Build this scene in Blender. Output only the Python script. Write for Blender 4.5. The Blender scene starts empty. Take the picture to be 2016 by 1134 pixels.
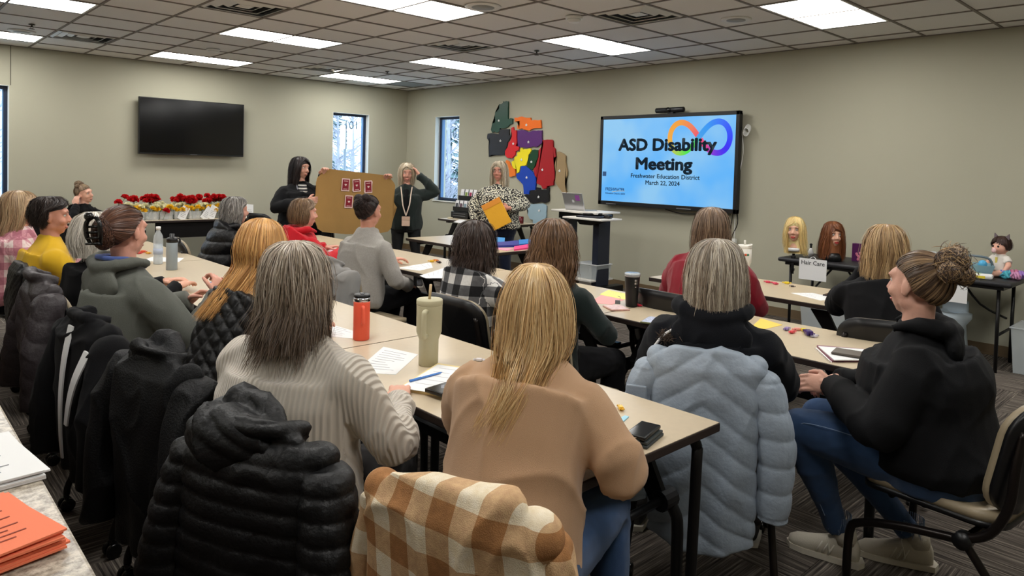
import bpy, bmesh, math, random
import numpy as np
from mathutils import Vector, Matrix, Euler
random.seed(7); RNG=np.random.RandomState(5)
SC=bpy.context.scene
COL=SC.collection
PI=math.pi
def srgb(r,g,b):
    f=lambda c:(c/255/12.92) if c/255<=.04045 else ((c/255+.055)/1.055)**2.4
    return (f(r),f(g),f(b),1.0)
# ---------------------------------------------------------------- camera
CF=1381.0; CPY=378.0
CPOS=np.array([-7.3468,-10.703,1.5397]); YAW,PIT,ROL=.7519,-.035,.0279
_cy,_sy,_cp,_sp=math.cos(YAW),math.sin(YAW),math.cos(PIT),math.sin(PIT)
_fw=np.array([_sy*_cp,_cy*_cp,_sp]); _r0=np.array([_cy,-_sy,0.]); _u0=np.cross(_r0,_fw)
_rt=math.cos(ROL)*_r0+math.sin(ROL)*_u0; _up=-math.sin(ROL)*_r0+math.cos(ROL)*_u0
cam=bpy.data.cameras.new('camera'); cob=bpy.data.objects.new('camera',cam); COL.objects.link(cob)
cam.sensor_width=36; cam.lens=CF/2016*36; cam.shift_y=-(567-CPY)/2016
cam.clip_start=.05; cam.clip_end=200
M=Matrix.Identity(4)
for i in range(3):
    M[i][0]=_rt[i]; M[i][1]=_up[i]; M[i][2]=-_fw[i]; M[i][3]=CPOS[i]
cob.matrix_world=M; SC.camera=cob
# measuring helpers: a photo point on a known real plane gives the real place of a flat thing on that plane
def _ray(u,v): return _fw+_rt*(u-1008)/CF+_up*(CPY-v)/CF
def onZ(u,v,z=.74): d=_ray(u,v); t=(z-CPOS[2])/d[2]; return CPOS+d*t
def onX(u,v,x=0.): d=_ray(u,v); t=(x-CPOS[0])/d[0]; return CPOS+d*t
def onY(u,v,y=0.): d=_ray(u,v); t=(y-CPOS[1])/d[1]; return CPOS+d*t
# ---------------------------------------------------------------- world, exposure
SC.view_settings.view_transform='Standard'; SC.view_settings.look='None'
SC.view_settings.exposure=0.07; SC.view_settings.gamma=1.0; SC.view_settings.use_curve_mapping=False
W=bpy.data.worlds.new('sky'); SC.world=W; W.use_nodes=True
nt=W.node_tree; bg=nt.nodes['Background']
bg.inputs['Color'].default_value=(.68,.83,1.0,1); bg.inputs['Strength'].default_value=4.5
PANEL_E=14.5
# ---------------------------------------------------------------- materials
MATS={}
def mat(name,col,rough=.6,metal=0,spec=.5,bump=None,var=None,trans=0,emit=None,estr=0,coat=0,sheen=0,alpha=1,ior=1.45,subsurf=0):
    """col: srgb 0-255 triple; bump=(scale,strength[,kind]); var=(scale,amount)"""
    if name in MATS: return MATS[name]
    m=bpy.data.materials.new(name); m.use_nodes=True; n=m.node_tree.nodes; l=m.node_tree.links
    b=n['Principled BSDF']; c=srgb(*col)
    b.inputs['Base Color'].default_value=c; b.inputs['Roughness'].default_value=rough
    b.inputs['Metallic'].default_value=metal; b.inputs['Specular IOR Level'].default_value=spec
    b.inputs['IOR'].default_value=ior
    if trans: b.inputs['Transmission Weight'].default_value=trans
    if coat: b.inputs['Coat Weight'].default_value=coat
    if sheen: b.inputs['Sheen Weight'].default_value=sheen
    if subsurf:
        b.inputs['Subsurface Weight'].default_value=subsurf; b.inputs['Subsurface Radius'].default_value=(.012,.005,.003)
        b.inputs['Subsurface Scale'].default_value=1.0
    if alpha<1: b.inputs['Alpha'].default_value=alpha
    if emit: b.inputs['Emission Color'].default_value=srgb(*emit); b.inputs['Emission Strength'].default_value=estr
    tc=n.new('ShaderNodeTexCoord')
    if var:
        nz=n.new('ShaderNodeTexNoise'); nz.inputs['Scale'].default_value=var[0]; nz.inputs['Detail'].default_value=4
        l.new(tc.outputs['Object'],nz.inputs['Vector'])
        mx=n.new('ShaderNodeMix'); mx.data_type='RGBA'; mx.blend_type='MULTIPLY'; mx.inputs[0].default_value=1
        mr=n.new('ShaderNodeMapRange'); mr.inputs[1].default_value=.3; mr.inputs[2].default_value=.7
        mr.inputs[3].default_value=1-var[1]; mr.inputs[4].default_value=1+var[1]*.6
        l.new(nz.outputs['Fac'],mr.inputs[0]); mx.inputs[6].default_value=c; l.new(mr.outputs[0],mx.inputs[7]); l.new(mx.outputs[2],b.inputs['Base Color'])
    if bump:
        kind=bump[2] if len(bump)>2 else 'noise'
        bp=n.new('ShaderNodeBump'); bp.inputs['Strength'].default_value=bump[1]; bp.inputs['Distance'].default_value=.01
        if kind=='noise':
            t=n.new('ShaderNodeTexNoise'); t.inputs['Scale'].default_value=bump[0]; t.inputs['Detail'].default_value=3; o=t.outputs['Fac']
        else:
            t=n.new('ShaderNodeTexWave'); t.inputs['Scale'].default_value=bump[0]; t.bands_direction=kind; o=t.outputs['Fac']
            t.inputs['Distortion'].default_value=.6; t.inputs['Detail'].default_value=1
        l.new(tc.outputs['Object'],t.inputs['Vector']); l.new(o,bp.inputs['Height']); l.new(bp.outputs[0],b.inputs['Normal'])
    MATS[name]=m; return m
def nodes(m): return m.node_tree.nodes, m.node_tree.links, m.node_tree.nodes['Principled BSDF']
def plaid_mat(name,c00,c01,c11,period,axes=('X','Z'),line=None):
    """woven check: c00 light square, c01 mixed squares, c11 dark squares"""
    m=mat(name,(128,128,128),.9,bump=(400,.25)); n,l,b=nodes(m)
    tc=n.new('ShaderNodeTexCoord'); sx=n.new('ShaderNodeSeparateXYZ'); l.new(tc.outputs['UV'],sx.inputs[0])
    def band(out):
        d=n.new('ShaderNodeMath'); d.operation='DIVIDE'; d.inputs[1].default_value=period; l.new(out,d.inputs[0])
        f=n.new('ShaderNodeMath'); f.operation='FRACT'; l.new(d.outputs[0],f.inputs[0])
        g=n.new('ShaderNodeMath'); g.operation='GREATER_THAN'; g.inputs[1].default_value=.5; l.new(f.outputs[0],g.inputs[0]); return g.outputs[0]
    a=band(sx.outputs['X']); c=band(sx.outputs['Y'])
    s=n.new('ShaderNodeMath'); s.operation='ADD'; l.new(a,s.inputs[0]); l.new(c,s.inputs[1])
    h=n.new('ShaderNodeMath'); h.operation='MULTIPLY'; h.inputs[1].default_value=.5; l.new(s.outputs[0],h.inputs[0])
    r=n.new('ShaderNodeValToRGB'); r.color_ramp.interpolation='CONSTANT'
    e=r.color_ramp.elements; e[0].position=0; e[0].color=srgb(*c00); e[1].position=.3; e[1].color=srgb(*c01)
    x=e.new(.8); x.color=srgb(*c11)
    l.new(h.outputs[0],r.inputs[0])
    nz=n.new('ShaderNodeTexNoise'); nz.inputs['Scale'].default_value=60; l.new(tc.outputs['Object'],nz.inputs['Vector'])
    mx=n.new('ShaderNodeMix'); mx.data_type='RGBA'; mx.blend_type='OVERLAY'; mx.inputs[0].default_value=.35
    l.new(r.outputs[0],mx.inputs[6]); l.new(nz.outputs['Fac'],mx.inputs[7]); l.new(mx.outputs[2],b.inputs['Base Color'])
    return m
def attr_mat(name,rough=.45,spec=.4,aniso=.0,attr='col',bump=None):
    if name in MATS: return MATS[name]
    m=mat(name,(128,128,128),rough,spec=spec,bump=bump); n,l,b=nodes(m)
    a=n.new('ShaderNodeAttribute'); a.attribute_name=attr; l.new(a.outputs['Color'],b.inputs['Base Color'])
    if aniso: b.inputs['Anisotropic'].default_value=aniso
    return m
# ---------------------------------------------------------------- mesh helpers
class MB:
    def __init__(s): s.v=[]; s.f=[]; s.uv=[]
    def add(s,V,F):
        o=len(s.v); s.v+= [tuple(map(float,p)) for p in V]; s.f+=[tuple(i+o for i in f) for f in F]; return s
    def box(s,x0,x1,y0,y1,z0,z1,bev=0):
        if bev: return s.add(*bevbox(x0,x1,y0,y1,z0,z1,bev))
        V=[(x,y,z) for x in(x0,x1) for y in(y0,y1) for z in(z0,z1)]
        return s.add(V,[(0,1,3,2),(4,6,7,5),(0,4,5,1),(2,3,7,6),(0,2,6,4),(1,5,7,3)])
    def tube(s,pts,r,n=10,cap=True): return s.add(*tube(pts,r,n,cap))
    def lathe(s,prof,n=24,c=(0,0,0)):
        V=[];F=[]
        for r,z in prof:
            for k in range(n): a=2*PI*k/n; V.append((c[0]+r*math.cos(a),c[1]+r*math.sin(a),c[2]+z))
        for i in range(len(prof)-1):
            for k in range(n): F.append((i*n+k,i*n+(k+1)%n,(i+1)*n+(k+1)%n,(i+1)*n+k))
        if prof[0][0]>1e-6: F.append(tuple(range(n))[::-1])
        if prof[-1][0]>1e-6: F.append(tuple((len(prof)-1)*n+k for k in range(n)))
        return s.add(V,F)
    def ell(s,c,r,R=None,nu=16,nv=10): return s.add(*ellipsoid(c,r,R,nu,nv))
    def obj(s,name,m,parent=None,smooth=False,loc=None,rot=None): return mkobj(name,s.v,s.f,m,parent,smooth,loc,rot)
def bevbox(x0,x1,y0,y1,z0,z1,b):
    bm=bmesh.new(); bmesh.ops.create_cube(bm,size=1)
    for v in bm.verts: v.co=Vector(((x0+x1)/2+v.co.x*(x1-x0),(y0+y1)/2+v.co.y*(y1-y0),(z0+z1)/2+v.co.z*(z1-z0)))
    bmesh.ops.bevel(bm,geom=list(bm.edges),offset=b,segments=2,affect='EDGES',profile=.5)
    bm.verts.index_update(); V=[tuple(v.co) for v in bm.verts]; F=[tuple(v.index for v in f.verts) for f in bm.faces]; bm.free(); return V,F
def tube(pts,r,n=10,cap=True):
    P=np.array(pts,float); m=len(P); R=np.full(m,r,float) if np.isscalar(r) else np.array(r,float)
    T=np.zeros_like(P); T[1:-1]=P[2:]-P[:-2]; T[0]=P[1]-P[0]; T[-1]=P[-1]-P[-2]; T/= (np.linalg.norm(T,axis=1)[:,None]+1e-12)
    a=np.array([0,0,1.]) if abs(T[0][2])<.9 else np.array([1.,0,0]); u=np.cross(T[0],a); u/=np.linalg.norm(u)
    V=[];F=[]
    for i in range(m):
        u=u-T[i]*(u@T[i]); u/=np.linalg.norm(u)+1e-12; w=np.cross(T[i],u)
        for k in range(n): A=2*PI*k/n; V.append(P[i]+R[i]*(math.cos(A)*u+math.sin(A)*w))
    for i in range(m-1):
        for k in range(n): F.append((i*n+k,i*n+(k+1)%n,(i+1)*n+(k+1)%n,(i+1)*n+k))
    if cap: F.append(tuple(range(n))[::-1]); F.append(tuple((m-1)*n+k for k in range(n)))
    return V,F
def ellipsoid(c,r,R=None,nu=16,nv=10):
    V=[];F=[]; r=np.array(r if hasattr(r,'__len__') else (r,)*3,float); c=np.array(c,float)
    R=np.eye(3) if R is None else np.array(R)
    for i in range(nv+1):
        t=PI*i/nv
        if i in(0,nv): V.append(c+R@(r*np.array([0,0,math.cos(t)]))); continue
        for k in range(nu): a=2*PI*k/nu; V.append(c+R@(r*np.array([math.sin(t)*math.cos(a),math.sin(t)*math.sin(a),math.cos(t)])))
    L=len(V)-1
    for k in range(nu): F.append((0,1+k,1+(k+1)%nu)); F.append((L,L-nu+(k+1)%nu,L-nu+k))
    for i in range(nv-2):
        for k in range(nu): a=1+i*nu; F.append((a+k,a+nu+k,a+nu+(k+1)%nu,a+(k+1)%nu))
    return V,F
def sm(P,k=3):
    """smooth a polyline (Catmull-Rom)"""
    P=[np.array(p,float) for p in P]; out=[]
    for i in range(len(P)-1):
        p0=P[max(i-1,0)];p1=P[i];p2=P[i+1];p3=P[min(i+2,len(P)-1)]
        for j in range(k):
            t=j/k; out.append(.5*((2*p1)+(-p0+p2)*t+(2*p0-5*p1+4*p2-p3)*t*t+(-p0+3*p1-3*p2+p3)*t**3))
    out.append(P[-1]); return out
def mkobj(name,V,F,m,parent=None,smooth=False,loc=None,rot=None,col=None,uv=None):
    me=bpy.data.meshes.new(name); me.from_pydata([tuple(v) for v in V] if not isinstance(V,list) else V,[],F if isinstance(F,list) else [tuple(map(int,f)) for f in F]); 
    if m is not None: me.materials.append(m)
    if smooth: me.shade_smooth()
    if col is not None:
        ca=me.color_attributes.new('col','FLOAT_COLOR','POINT'); ca.data.foreach_set('color',np.asarray(col,np.float32).ravel())
    if uv is not None: set_uv(me,uv)
    me.update()
    o=bpy.data.objects.new(name,me); COL.objects.link(o)
    if parent: o.parent=parent
    if loc is not None: o.location=loc
    if rot is not None: o.rotation_euler=rot
    return o
def set_uv(me,uv):
    l=me.uv_layers.new(name='UVMap'); idx=np.empty(len(me.loops),np.int32); me.loops.foreach_get('vertex_index',idx)
    l.data.foreach_set('uv',np.asarray(uv,np.float32)[idx].ravel())
def bevel(o,w=.004,s=2,ang=.6):
    md=o.modifiers.new('bevel','BEVEL'); md.width=w; md.segments=s; md.limit_method='ANGLE'; md.angle_limit=ang; return o
def tag(o,label,cat,group=None,kind=None):
    o['label']=label; o['category']=cat
    if group: o['group']=group
    if kind: o['kind']=kind
    return o
def struct(o,label=None,cat=None):
    o['kind']='structure'
    if label: o['label']=label
    if cat: o['category']=cat
    return o
def empty(name,loc=(0,0,0),rz=0,label=None,cat=None,group=None):
    o=bpy.data.objects.new(name,None); COL.objects.link(o); o.location=loc; o.rotation_euler=(0,0,rz); o.empty_display_size=.1
    if label: tag(o,label,cat,group)
    return o
def dup(root,loc=None,rz=None,label=None,group=None):
    def cp(o,par):
        c=o.copy(); COL.objects.link(c); c.parent=par
        for ch in o.children: cp(ch,c)
        return c
    r=cp(root,None)
    if loc is not None: r.location=loc
    if rz is not None: r.rotation_euler=(0,0,rz)
    if label: r['label']=label
    if group: r['group']=group
    return r
def text(name,s,size,m,parent=None,loc=(0,0,0),rot=(0,0,0),bold=0,ext=.0006,align='CENTER',sx=1,label=None,space=1):
    c=bpy.data.curves.new(name,'FONT'); c.body=s; c.size=size; c.extrude=ext; c.offset=bold; c.align_x=align; c.align_y='CENTER'; c.resolution_u=3; c.space_character=space
    t=bpy.data.objects.new(name,c); COL.objects.link(t)
    dg=bpy.context.evaluated_depsgraph_get(); me=bpy.data.meshes.new_from_object(t.evaluated_get(dg)); bpy.data.objects.remove(t); bpy.data.curves.remove(c)
    me.materials.clear(); me.materials.append(m)
    o=bpy.data.objects.new(name,me); COL.objects.link(o); o.parent=parent; o.location=loc; o.rotation_euler=rot; o.scale=(sx,1,1)
    if label: o['label']=label
    return o
def prism(poly,th,axis='x'):
    """poly: list of (a,b) in plane; extruded th along axis"""
    n=len(poly); V=[];F=[]
    for s in(0,th):
        for a,b in poly: V.append((s,a,b) if axis=='x' else ((a,s,b) if axis=='y' else (a,b,s)))
    bm=bmesh.new(); vs=[bm.verts.new(v) for v in V]
    f=bm.faces.new(vs[:n]); g=bm.faces.new(vs[n:][::-1])
    for i in range(n): bm.faces.new((vs[i],vs[(i+1)%n],vs[n+(i+1)%n],vs[n+i]))
    bmesh.ops.triangulate(bm,faces=[f,g]); bmesh.ops.recalc_face_normals(bm,faces=bm.faces)
    bm.verts.index_update(); V=[tuple(v.co) for v in bm.verts]; F=[tuple(v.index for v in q.verts) for q in bm.faces]; bm.free(); return V,F
# ================================================================ ROOM
H=2.877; T=.6096; GX=.2723; GY=.5506
XL,YF=-9.9,-13.2
m_wall=mat('wall_paint',(172,169,150),.85,bump=(900,.05),var=(1.2,.02))
m_base=mat('baseboard_vinyl',(104,86,62),.6)
m_joint=mat('joint_dark',(84,80,68),.7)
m_reveal=mat('reveal_white',(214,214,206),.7)
m_frame=mat('window_frame_navy',(26,38,62),.4)
m_glass=mat('window_glass',(235,245,255),.0,trans=1,ior=1.01,spec=.3)
def wall_with_holes(axis,a0,a1,holes,th,name):
    """vertical wall on axis plane 0, thickness outward; holes (a0,a1,z0,z1)"""
    mb=MB(); hs=sorted(holes)
    def bx(p0,p1,z0,z1):
        if axis=='y': mb.box(p0,p1,0,th,z0,z1)
        else: mb.box(0,th,p0,p1,z0,z1)
    c=a0
    for h in hs:
        bx(c,h[0],0,H+.2); bx(h[0],h[1],0,h[2]); bx(h[0],h[1],h[3],H+.2); c=h[1]
    bx(c,a1,0,H+.2)
    return struct(mb.obj(name,m_wall),'greige painted wall','wall')
WA=[(-6.68,-5.955,.917,2.387),(-1.50,-.80,.93,2.388)]
WB=[(-1.52,-.85,.94,2.38)]
wb=wall_with_holes('y',XL,.25,WA,.25,'wall_back')
wr=wall_with_holes('x',YF,0,WB,.25,'wall_right')
struct(MB().box(XL-.2,XL,YF-.2,.25,0,H+.2).obj('wall_left',m_wall),'greige side wall behind the counter','wall')
struct(MB().box(XL,.25,YF-.2,YF,0,H+.2).obj('wall_front',m_wall),'greige wall behind the camera','wall')
def baseboard(name,x0,x1,y0,y1,ax):
    mb=MB(); mb.box(x0,x1,y0,y1,0,.095)
    if ax=='y': mb.box(x0,x1,y0-.012,y1,0,.012)
    else: mb.box(x0-.012,x1,y0,y1,0,.012)
    struct(mb.obj(name,m_base),'brown vinyl baseboard','baseboard')
baseboard('baseboard_back',XL,0,-.008,0,'y'); baseboard('baseboard_right',-.008,0,YF,0,'x')
struct(MB().box(-5.946,-5.938,-.004,0,2.39,H).obj('trim_1',m_joint),'thin dark vertical joint in the wall above the left window','trim')
def window(name,ax,a0,a1,z0,z1,label,digits):
    # frame set 0.10 back in the reveal
    r=empty(name); r['kind']='structure'; r['label']=label; r['category']='window'
    d0,d1=.10,.15; fw=.045
    def bx(mb,p0,p1,q0,q1,z0,z1):
        if ax=='y': mb.box(p0,p1,q0,q1,z0,z1)
        else: mb.box(q0,q1,p0,p1,z0,z1)
    f=MB()
    bx(f,a0,a0+fw,d0,d1,z0,z1); bx(f,a1-fw,a1,d0,d1,z0,z1); bx(f,a0+fw,a1-fw,d0,d1,z0,z0+fw); bx(f,a0+fw,a1-fw,d0,d1,z1-fw,z1)
    f.obj('window_frame',m_frame,r)
    g=MB()
    for (p0,p1,q0,q1) in ((a0+fw,a0+fw+.012,z0+fw,z1-fw),(a1-fw-.012,a1-fw,z0+fw,z1-fw)): bx(g,p0,p1,d0+.01,d1+.02,q0,q1)
    g.obj('inner_bead',mat('bead_blue',(70,110,150),.4),r)
    p=MB(); bx(p,a0+fw,a1-fw,.13,.134,z0+fw,z1-fw); p.obj('pane',m_glass,r)
    s=MB(); bx(s,a0-.02,a1+.02,-.02,.10,z0-.018,z0); s.obj('window_sill',m_reveal,r)
    v=MB(); bx(v,a0,a0+.006,0,.1,z0,z1); bx(v,a1-.006,a1,0,.1,z0,z1); bx(v,a0,a1,0,.1,z1-.006,z1); v.obj('reveal',m_reveal,r)
    if digits:
        # vinyl lettering on the outside of the glass, read mirrored from indoors
        m=mat('vinyl_letters',(120,140,155),.6)
        if ax=='y': text('lettering','101',.2,m,r,((a0+a1)/2+.08,.137,z1-.2),(PI/2,0,PI),bold=.001)
        else: text('lettering','101',.22,m,r,(.137,(a0+a1)/2-.04,z1-.30),(PI/2,0,PI/2),bold=.001)
    return r
window('window_1','y',*WA[0],'tall window with dark navy frame at the left end of the back wall',False)
window('window_2','y',*WA[1],'tall narrow window behind the brown cardboard sheet',True)
window('window_3','x',*WB[0],'tall narrow window between the corner and the coloured map',True)
# ---- ceiling grid, tiles, lights
m_tile=mat('ceiling_tile_white',(232,230,227),.95,bump=(260,.35),var=(180,.08))
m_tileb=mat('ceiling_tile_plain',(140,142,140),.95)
m_grid=mat('grid_bar',(126,119,112),.7)
m_panel=mat('light_panel',(255,255,250),.5,emit=(255,253,248),estr=PANEL_E)
m_white=mat('white_metal',(225,225,222),.5); m_blackhole=mat('duct_dark',(12,12,13),.8)
ce=struct(MB().box(XL,.02,YF,.02,H+.05,H+.08).obj('ceiling',mat('ceiling_deck',(200,196,190),.95)),'suspended ceiling of square tiles in a metal grid','ceiling')
g=MB()
xs=[-(GX+k*T) for k in range(-1,16) if 0<=GX+k*T<-XL]; ys=[-(GY+j*T) for j in range(-1,21) if 0<=GY+j*T<-YF]
for x in xs: g.box(x-.011,x+.011,YF,0,H,H+.02)
for y in ys: g.box(XL,0,y-.011,y+.011,H-.0005,H+.02)
g.box(XL,0,-.02,0,H,H+.02); g.box(-.02,0,YF,0,H,H+.02)
g.obj('grid_bars',m_grid,ce)
LIGHTS=[(k,j) for k in(1,5,9,13) for j in(0,4,8,12,16) if not(k in(9,13) and j==8)]
LIGHTS=[(1,0),(5,0),(9,0),(1,4),(5,4),(9,4),(1,8),(5,8),(9,8),(1,12),(5,12),(9,12),(1,16),(5,16),(9,16),(13,4),(13,12)]
VENTS=[(3,6),(3,10),(3,1),(8,1),(7,6)]
used=set()
for k,j in LIGHTS: used|={(k,j),(k+1,j)}
used|=set(VENTS)
tm=None
def tilebox(w,h):
    b=MB(); b.box(-w/2,w/2,-h/2,h/2,0,.012); return b
cx=lambda k:-(GX+k*T)
for k in range(-1,16):
    for j in range(-1,21):
        if (k,j) in used: continue
        x1=cx(k) if k>=0 else 0.; x0=max(cx(k+1),XL); y1=-(GY+j*T) if j>=0 else 0.; y0=max(-(GY+(j+1)*T),YF)
        if x0>=x1 or y0>=y1: continue
        if k>10 or j>15: continue
        full=(k>=0 and j>=0)
        if full and (k,j)!=(0,0):
            if tm is None:
                o=tilebox(T-.018,T-.018).obj('ceiling_tile',m_tile,ce); tm=o.data
            else:
                o=bpy.data.objects.new('ceiling_tile',tm); COL.objects.link(o); o.parent=ce
        else:
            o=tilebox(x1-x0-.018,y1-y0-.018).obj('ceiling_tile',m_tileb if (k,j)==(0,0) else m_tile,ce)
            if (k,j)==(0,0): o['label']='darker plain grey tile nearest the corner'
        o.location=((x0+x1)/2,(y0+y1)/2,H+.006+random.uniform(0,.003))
# remaining tiles out of the frame
rest=MB()
for k in range(-1,16):
    for j in range(-1,21):
        if (k,j) in used or (k<=10 and j<=15): continue
        x1=cx(k) if k>=0 else 0.; x0=max(cx(k+1),XL); y1=-(GY+j*T) if j>=0 else 0.; y0=max(-(GY+(j+1)*T),YF)
        if x0<x1 and y0<y1: rest.box(x0+.009,x1-.009,y0+.009,y1-.009,H+.006,H+.018)
o=rest.obj('ceiling_tiles',m_tile,ce); o['kind']='stuff'
lit={(1,0):'in the corner above the windows',(5,0):'above the wall behind the red flowers, beside the back wall',(9,0):'at the far left against the back wall',
(1,4):'in the middle above the map',(5,4):'above the black television, second from the back wall',(9,4):'at the top left of the room',(1,8):'above the wall display, first in front of the screen',
(5,8):'large at the top centre of the room',(1,12):'large at the top right above the screen wall'}
lm=None
for k,j in LIGHTS:
    r=empty('ceiling_light',(cx(k)-T,-(GY+j*T)-T/2,H),0,'flat white lit ceiling panel '+lit.get((k,j),{0:'first',4:'second',8:'third',12:'fourth',16:'fifth'}[j]+' row from the back wall, '+{1:'nearest the screen wall',5:'in the middle',9:'toward the counter',13:'beyond the counter'}[k]),'ceiling light','two by four foot ceiling lights')
    if lm is None:
        f=MB(); w,h=T-.012,T/2-.012
        f.box(-w,w,-h,-h+.02,.001,.02);f.box(-w,w,h-.02,h,.001,.02);f.box(-w,-w+.02,-h+.02,h-.02,.001,.02);f.box(w-.02,w,-h+.02,h-.02,.001,.02)
        fo=f.obj('frame',m_white,r); do=MB().box(-w+.02,w-.02,-h+.02,h-.02,.004,.012).obj('diffuser',m_panel,r); lm=(fo.data,do.data)
    else:
        for n_,me in zip(('frame','diffuser'),lm):
            o=bpy.data.objects.new(n_,me); COL.objects.link(o); o.parent=r
vl={(3,6):'in the middle of the ceiling between two light panels',(3,10):'at the top right above the screen',(3,1):'near the back wall above the window',(8,1):'at the left above the back wall, dark slot open',(7,6):'at the top edge left of the centre light'}
for k,j in VENTS:
    r=empty('ceiling_vent',(cx(k)-T/2,-(GY+j*T)-T/2,H),0,'square white metal air diffuser '+vl[(k,j)],'vent','ceiling air diffusers')
    w=T/2-.012
    MB().box(-w,w,-w,w,.04,.05).obj('backing',m_blackhole,r)
    for i,(s,dz) in enumerate(((w,0),(w*.74,.004),(w*.48,.008))):
        v=MB(); t=.028
        # sloping louvre ring
        A=[(-s,-s,dz+.02),(s,-s,dz+.02),(s,s,dz+.02),(-s,s,dz+.02)]; q=s-t*1.3; Bp=[(-q,-q,dz-.004),(q,-q,dz-.004),(q,q,dz-.004),(-q,q,dz-.004)]
        B2=[(a,b,c+.006) for a,b,c in Bp]
        v.add(A+Bp+B2,[(0,1,5,4),(1,2,6,5),(2,3,7,6),(3,0,4,7),(4,5,9,8),(5,6,10,9),(6,7,11,10),(7,4,8,11),(8,9,1,0),(9,10,2,1),(10,11,3,2),(11,8,0,3)])
        v.obj('louvre_ring',m_white,r)
    s=w*.22; MB().add([(-s,-s,.012),(s,-s,.012),(s,s,.012),(-s,s,.012),(0,0,-.004)],[(0,1,4),(1,2,4),(2,3,4),(3,0,4),(3,2,1,0)]).obj('centre_plate',m_white,r)
for (x,y,r_,lb) in ((-3.50,-6.17,.155,'round white ceiling speaker at the top centre beside the large light'),(-1.75,-7.51,.13,'round grey ceiling speaker above the screen wall'),(-6.02,-1.35,.13,'round white ceiling speaker at the far left')):
    r=empty('ceiling_speaker',(x,y,H),0,lb,'speaker')
    MB().lathe([(r_*.62,-.004),(r_*.9,-.008),(r_,0),(r_,.005)],32).obj('rim',m_white,r,True)
    MB().lathe([(0.0005,-.007),(r_*.62,-.006),(r_*.62,0)],32).obj('grille',mat('grille_grey',(170,172,172),.6,bump=(800,.6)),r,True)
for (x,y,lb) in ((-2.74,-6.51,'small round white smoke detector above the middle of the room'),(-4.165,-1.90,'small round smoke detector near the back wall')):
    r=empty('smoke_detector',(x,y,H),0,lb,'smoke detector')
    MB().lathe([(.0005,-.05),(.045,-.05),(.06,-.035),(.06,-.022)],24).obj('cap',m_white,r,True)
    MB().lathe([(.07,-.022),(.078,-.012),(.078,0)],24).obj('base',m_white,r,True)
for (x,y,lb) in ((-6.02,-1.96,'small ceiling sprinkler at the far left'),(-1.67,-4.98,'small ceiling sprinkler right of the middle diffuser'),(-1.72,-1.97,'small ceiling sprinkler near the corner')):
    r=empty('sprinkler',(x,y,H),0,lb,'sprinkler'); mm=mat('sprinkler_metal',(70,66,60),.4,metal=.8)
    MB().lathe([(.03,0),(.03,-.006),(.008,-.01),(.008,-.03),(.0005,-.03)],14).obj('escutcheon',mm,r,True)
    MB().lathe([(.0005,-.05),(.026,-.05),(.028,-.046),(.0005,-.044)],14).obj('deflector',mm,r,True)
    MB().tube([(-.01,0,-.02),(-.013,0,-.035),(0,0,-.046)],.002,5).tube([(.01,0,-.02),(.013,0,-.035),(0,0,-.046)],.002,5).obj('yoke',mm,r)
# ---- floor
def carpet_mat():
    m=mat('carpet_tile',(90,84,76),.97,spec=.1,bump=(700,.4)); n,l,b=nodes(m)
    tc=n.new('ShaderNodeTexCoord'); mp=n.new('ShaderNodeMapping'); mp.inputs['Scale'].default_value=(2.2,95,1)
    oi=n.new('ShaderNodeObjectInfo'); ad=n.new('ShaderNodeVectorMath'); ad.operation='ADD'
    mu=n.new('ShaderNodeVectorMath'); mu.operation='SCALE'; mu.inputs['Scale'].default_value=.37
    l.new(oi.outputs['Location'],mu.inputs[0]); l.new(tc.outputs['Object'],ad.inputs[0]); l.new(mu.outputs[0],ad.inputs[1])
    l.new(ad.outputs[0],mp.inputs['Vector'])
    nz=n.new('ShaderNodeTexNoise'); nz.inputs['Scale'].default_value=1; nz.inputs['Detail'].default_value=3; nz.inputs['Roughness'].default_value=.75; l.new(mp.outputs[0],nz.inputs['Vector'])
    r=n.new('ShaderNodeValToRGB'); e=r.color_ramp.elements
    e[0].position=.36; e[0].color=srgb(46,42,40); e[1].position=.68; e[1].color=srgb(160,150,138)
    x=e.new(.5); x.color=srgb(90,83,77); x=e.new(.58); x.color=srgb(114,106,98)
    l.new(nz.outputs['Fac'],r.inputs[0])
    mx=n.new('ShaderNodeMix'); mx.data_type='RGBA'; mx.blend_type='MULTIPLY'; mx.inputs[0].default_value=1
    mr=n.new('ShaderNodeMapRange'); mr.inputs[3].default_value=.75; mr.inputs[4].default_value=1.15; l.new(oi.outputs['Random'],mr.inputs[0])
    l.new(r.outputs[0],mx.inputs[6]); l.new(mr.outputs[0],mx.inputs[7]); l.new(mx.outputs[2],b.inputs['Base Color'])
    return m
m_carpet=carpet_mat()
fl=struct(MB().box(XL-.2,.25,YF-.2,.25,-.15,-.006).obj('floor',m_carpet),'dark grey striped carpet tiles laid quarter turned','floor')
S=.6; fx0=-6.56; fy0=-7.155; tmesh=None; rf=MB()
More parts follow.
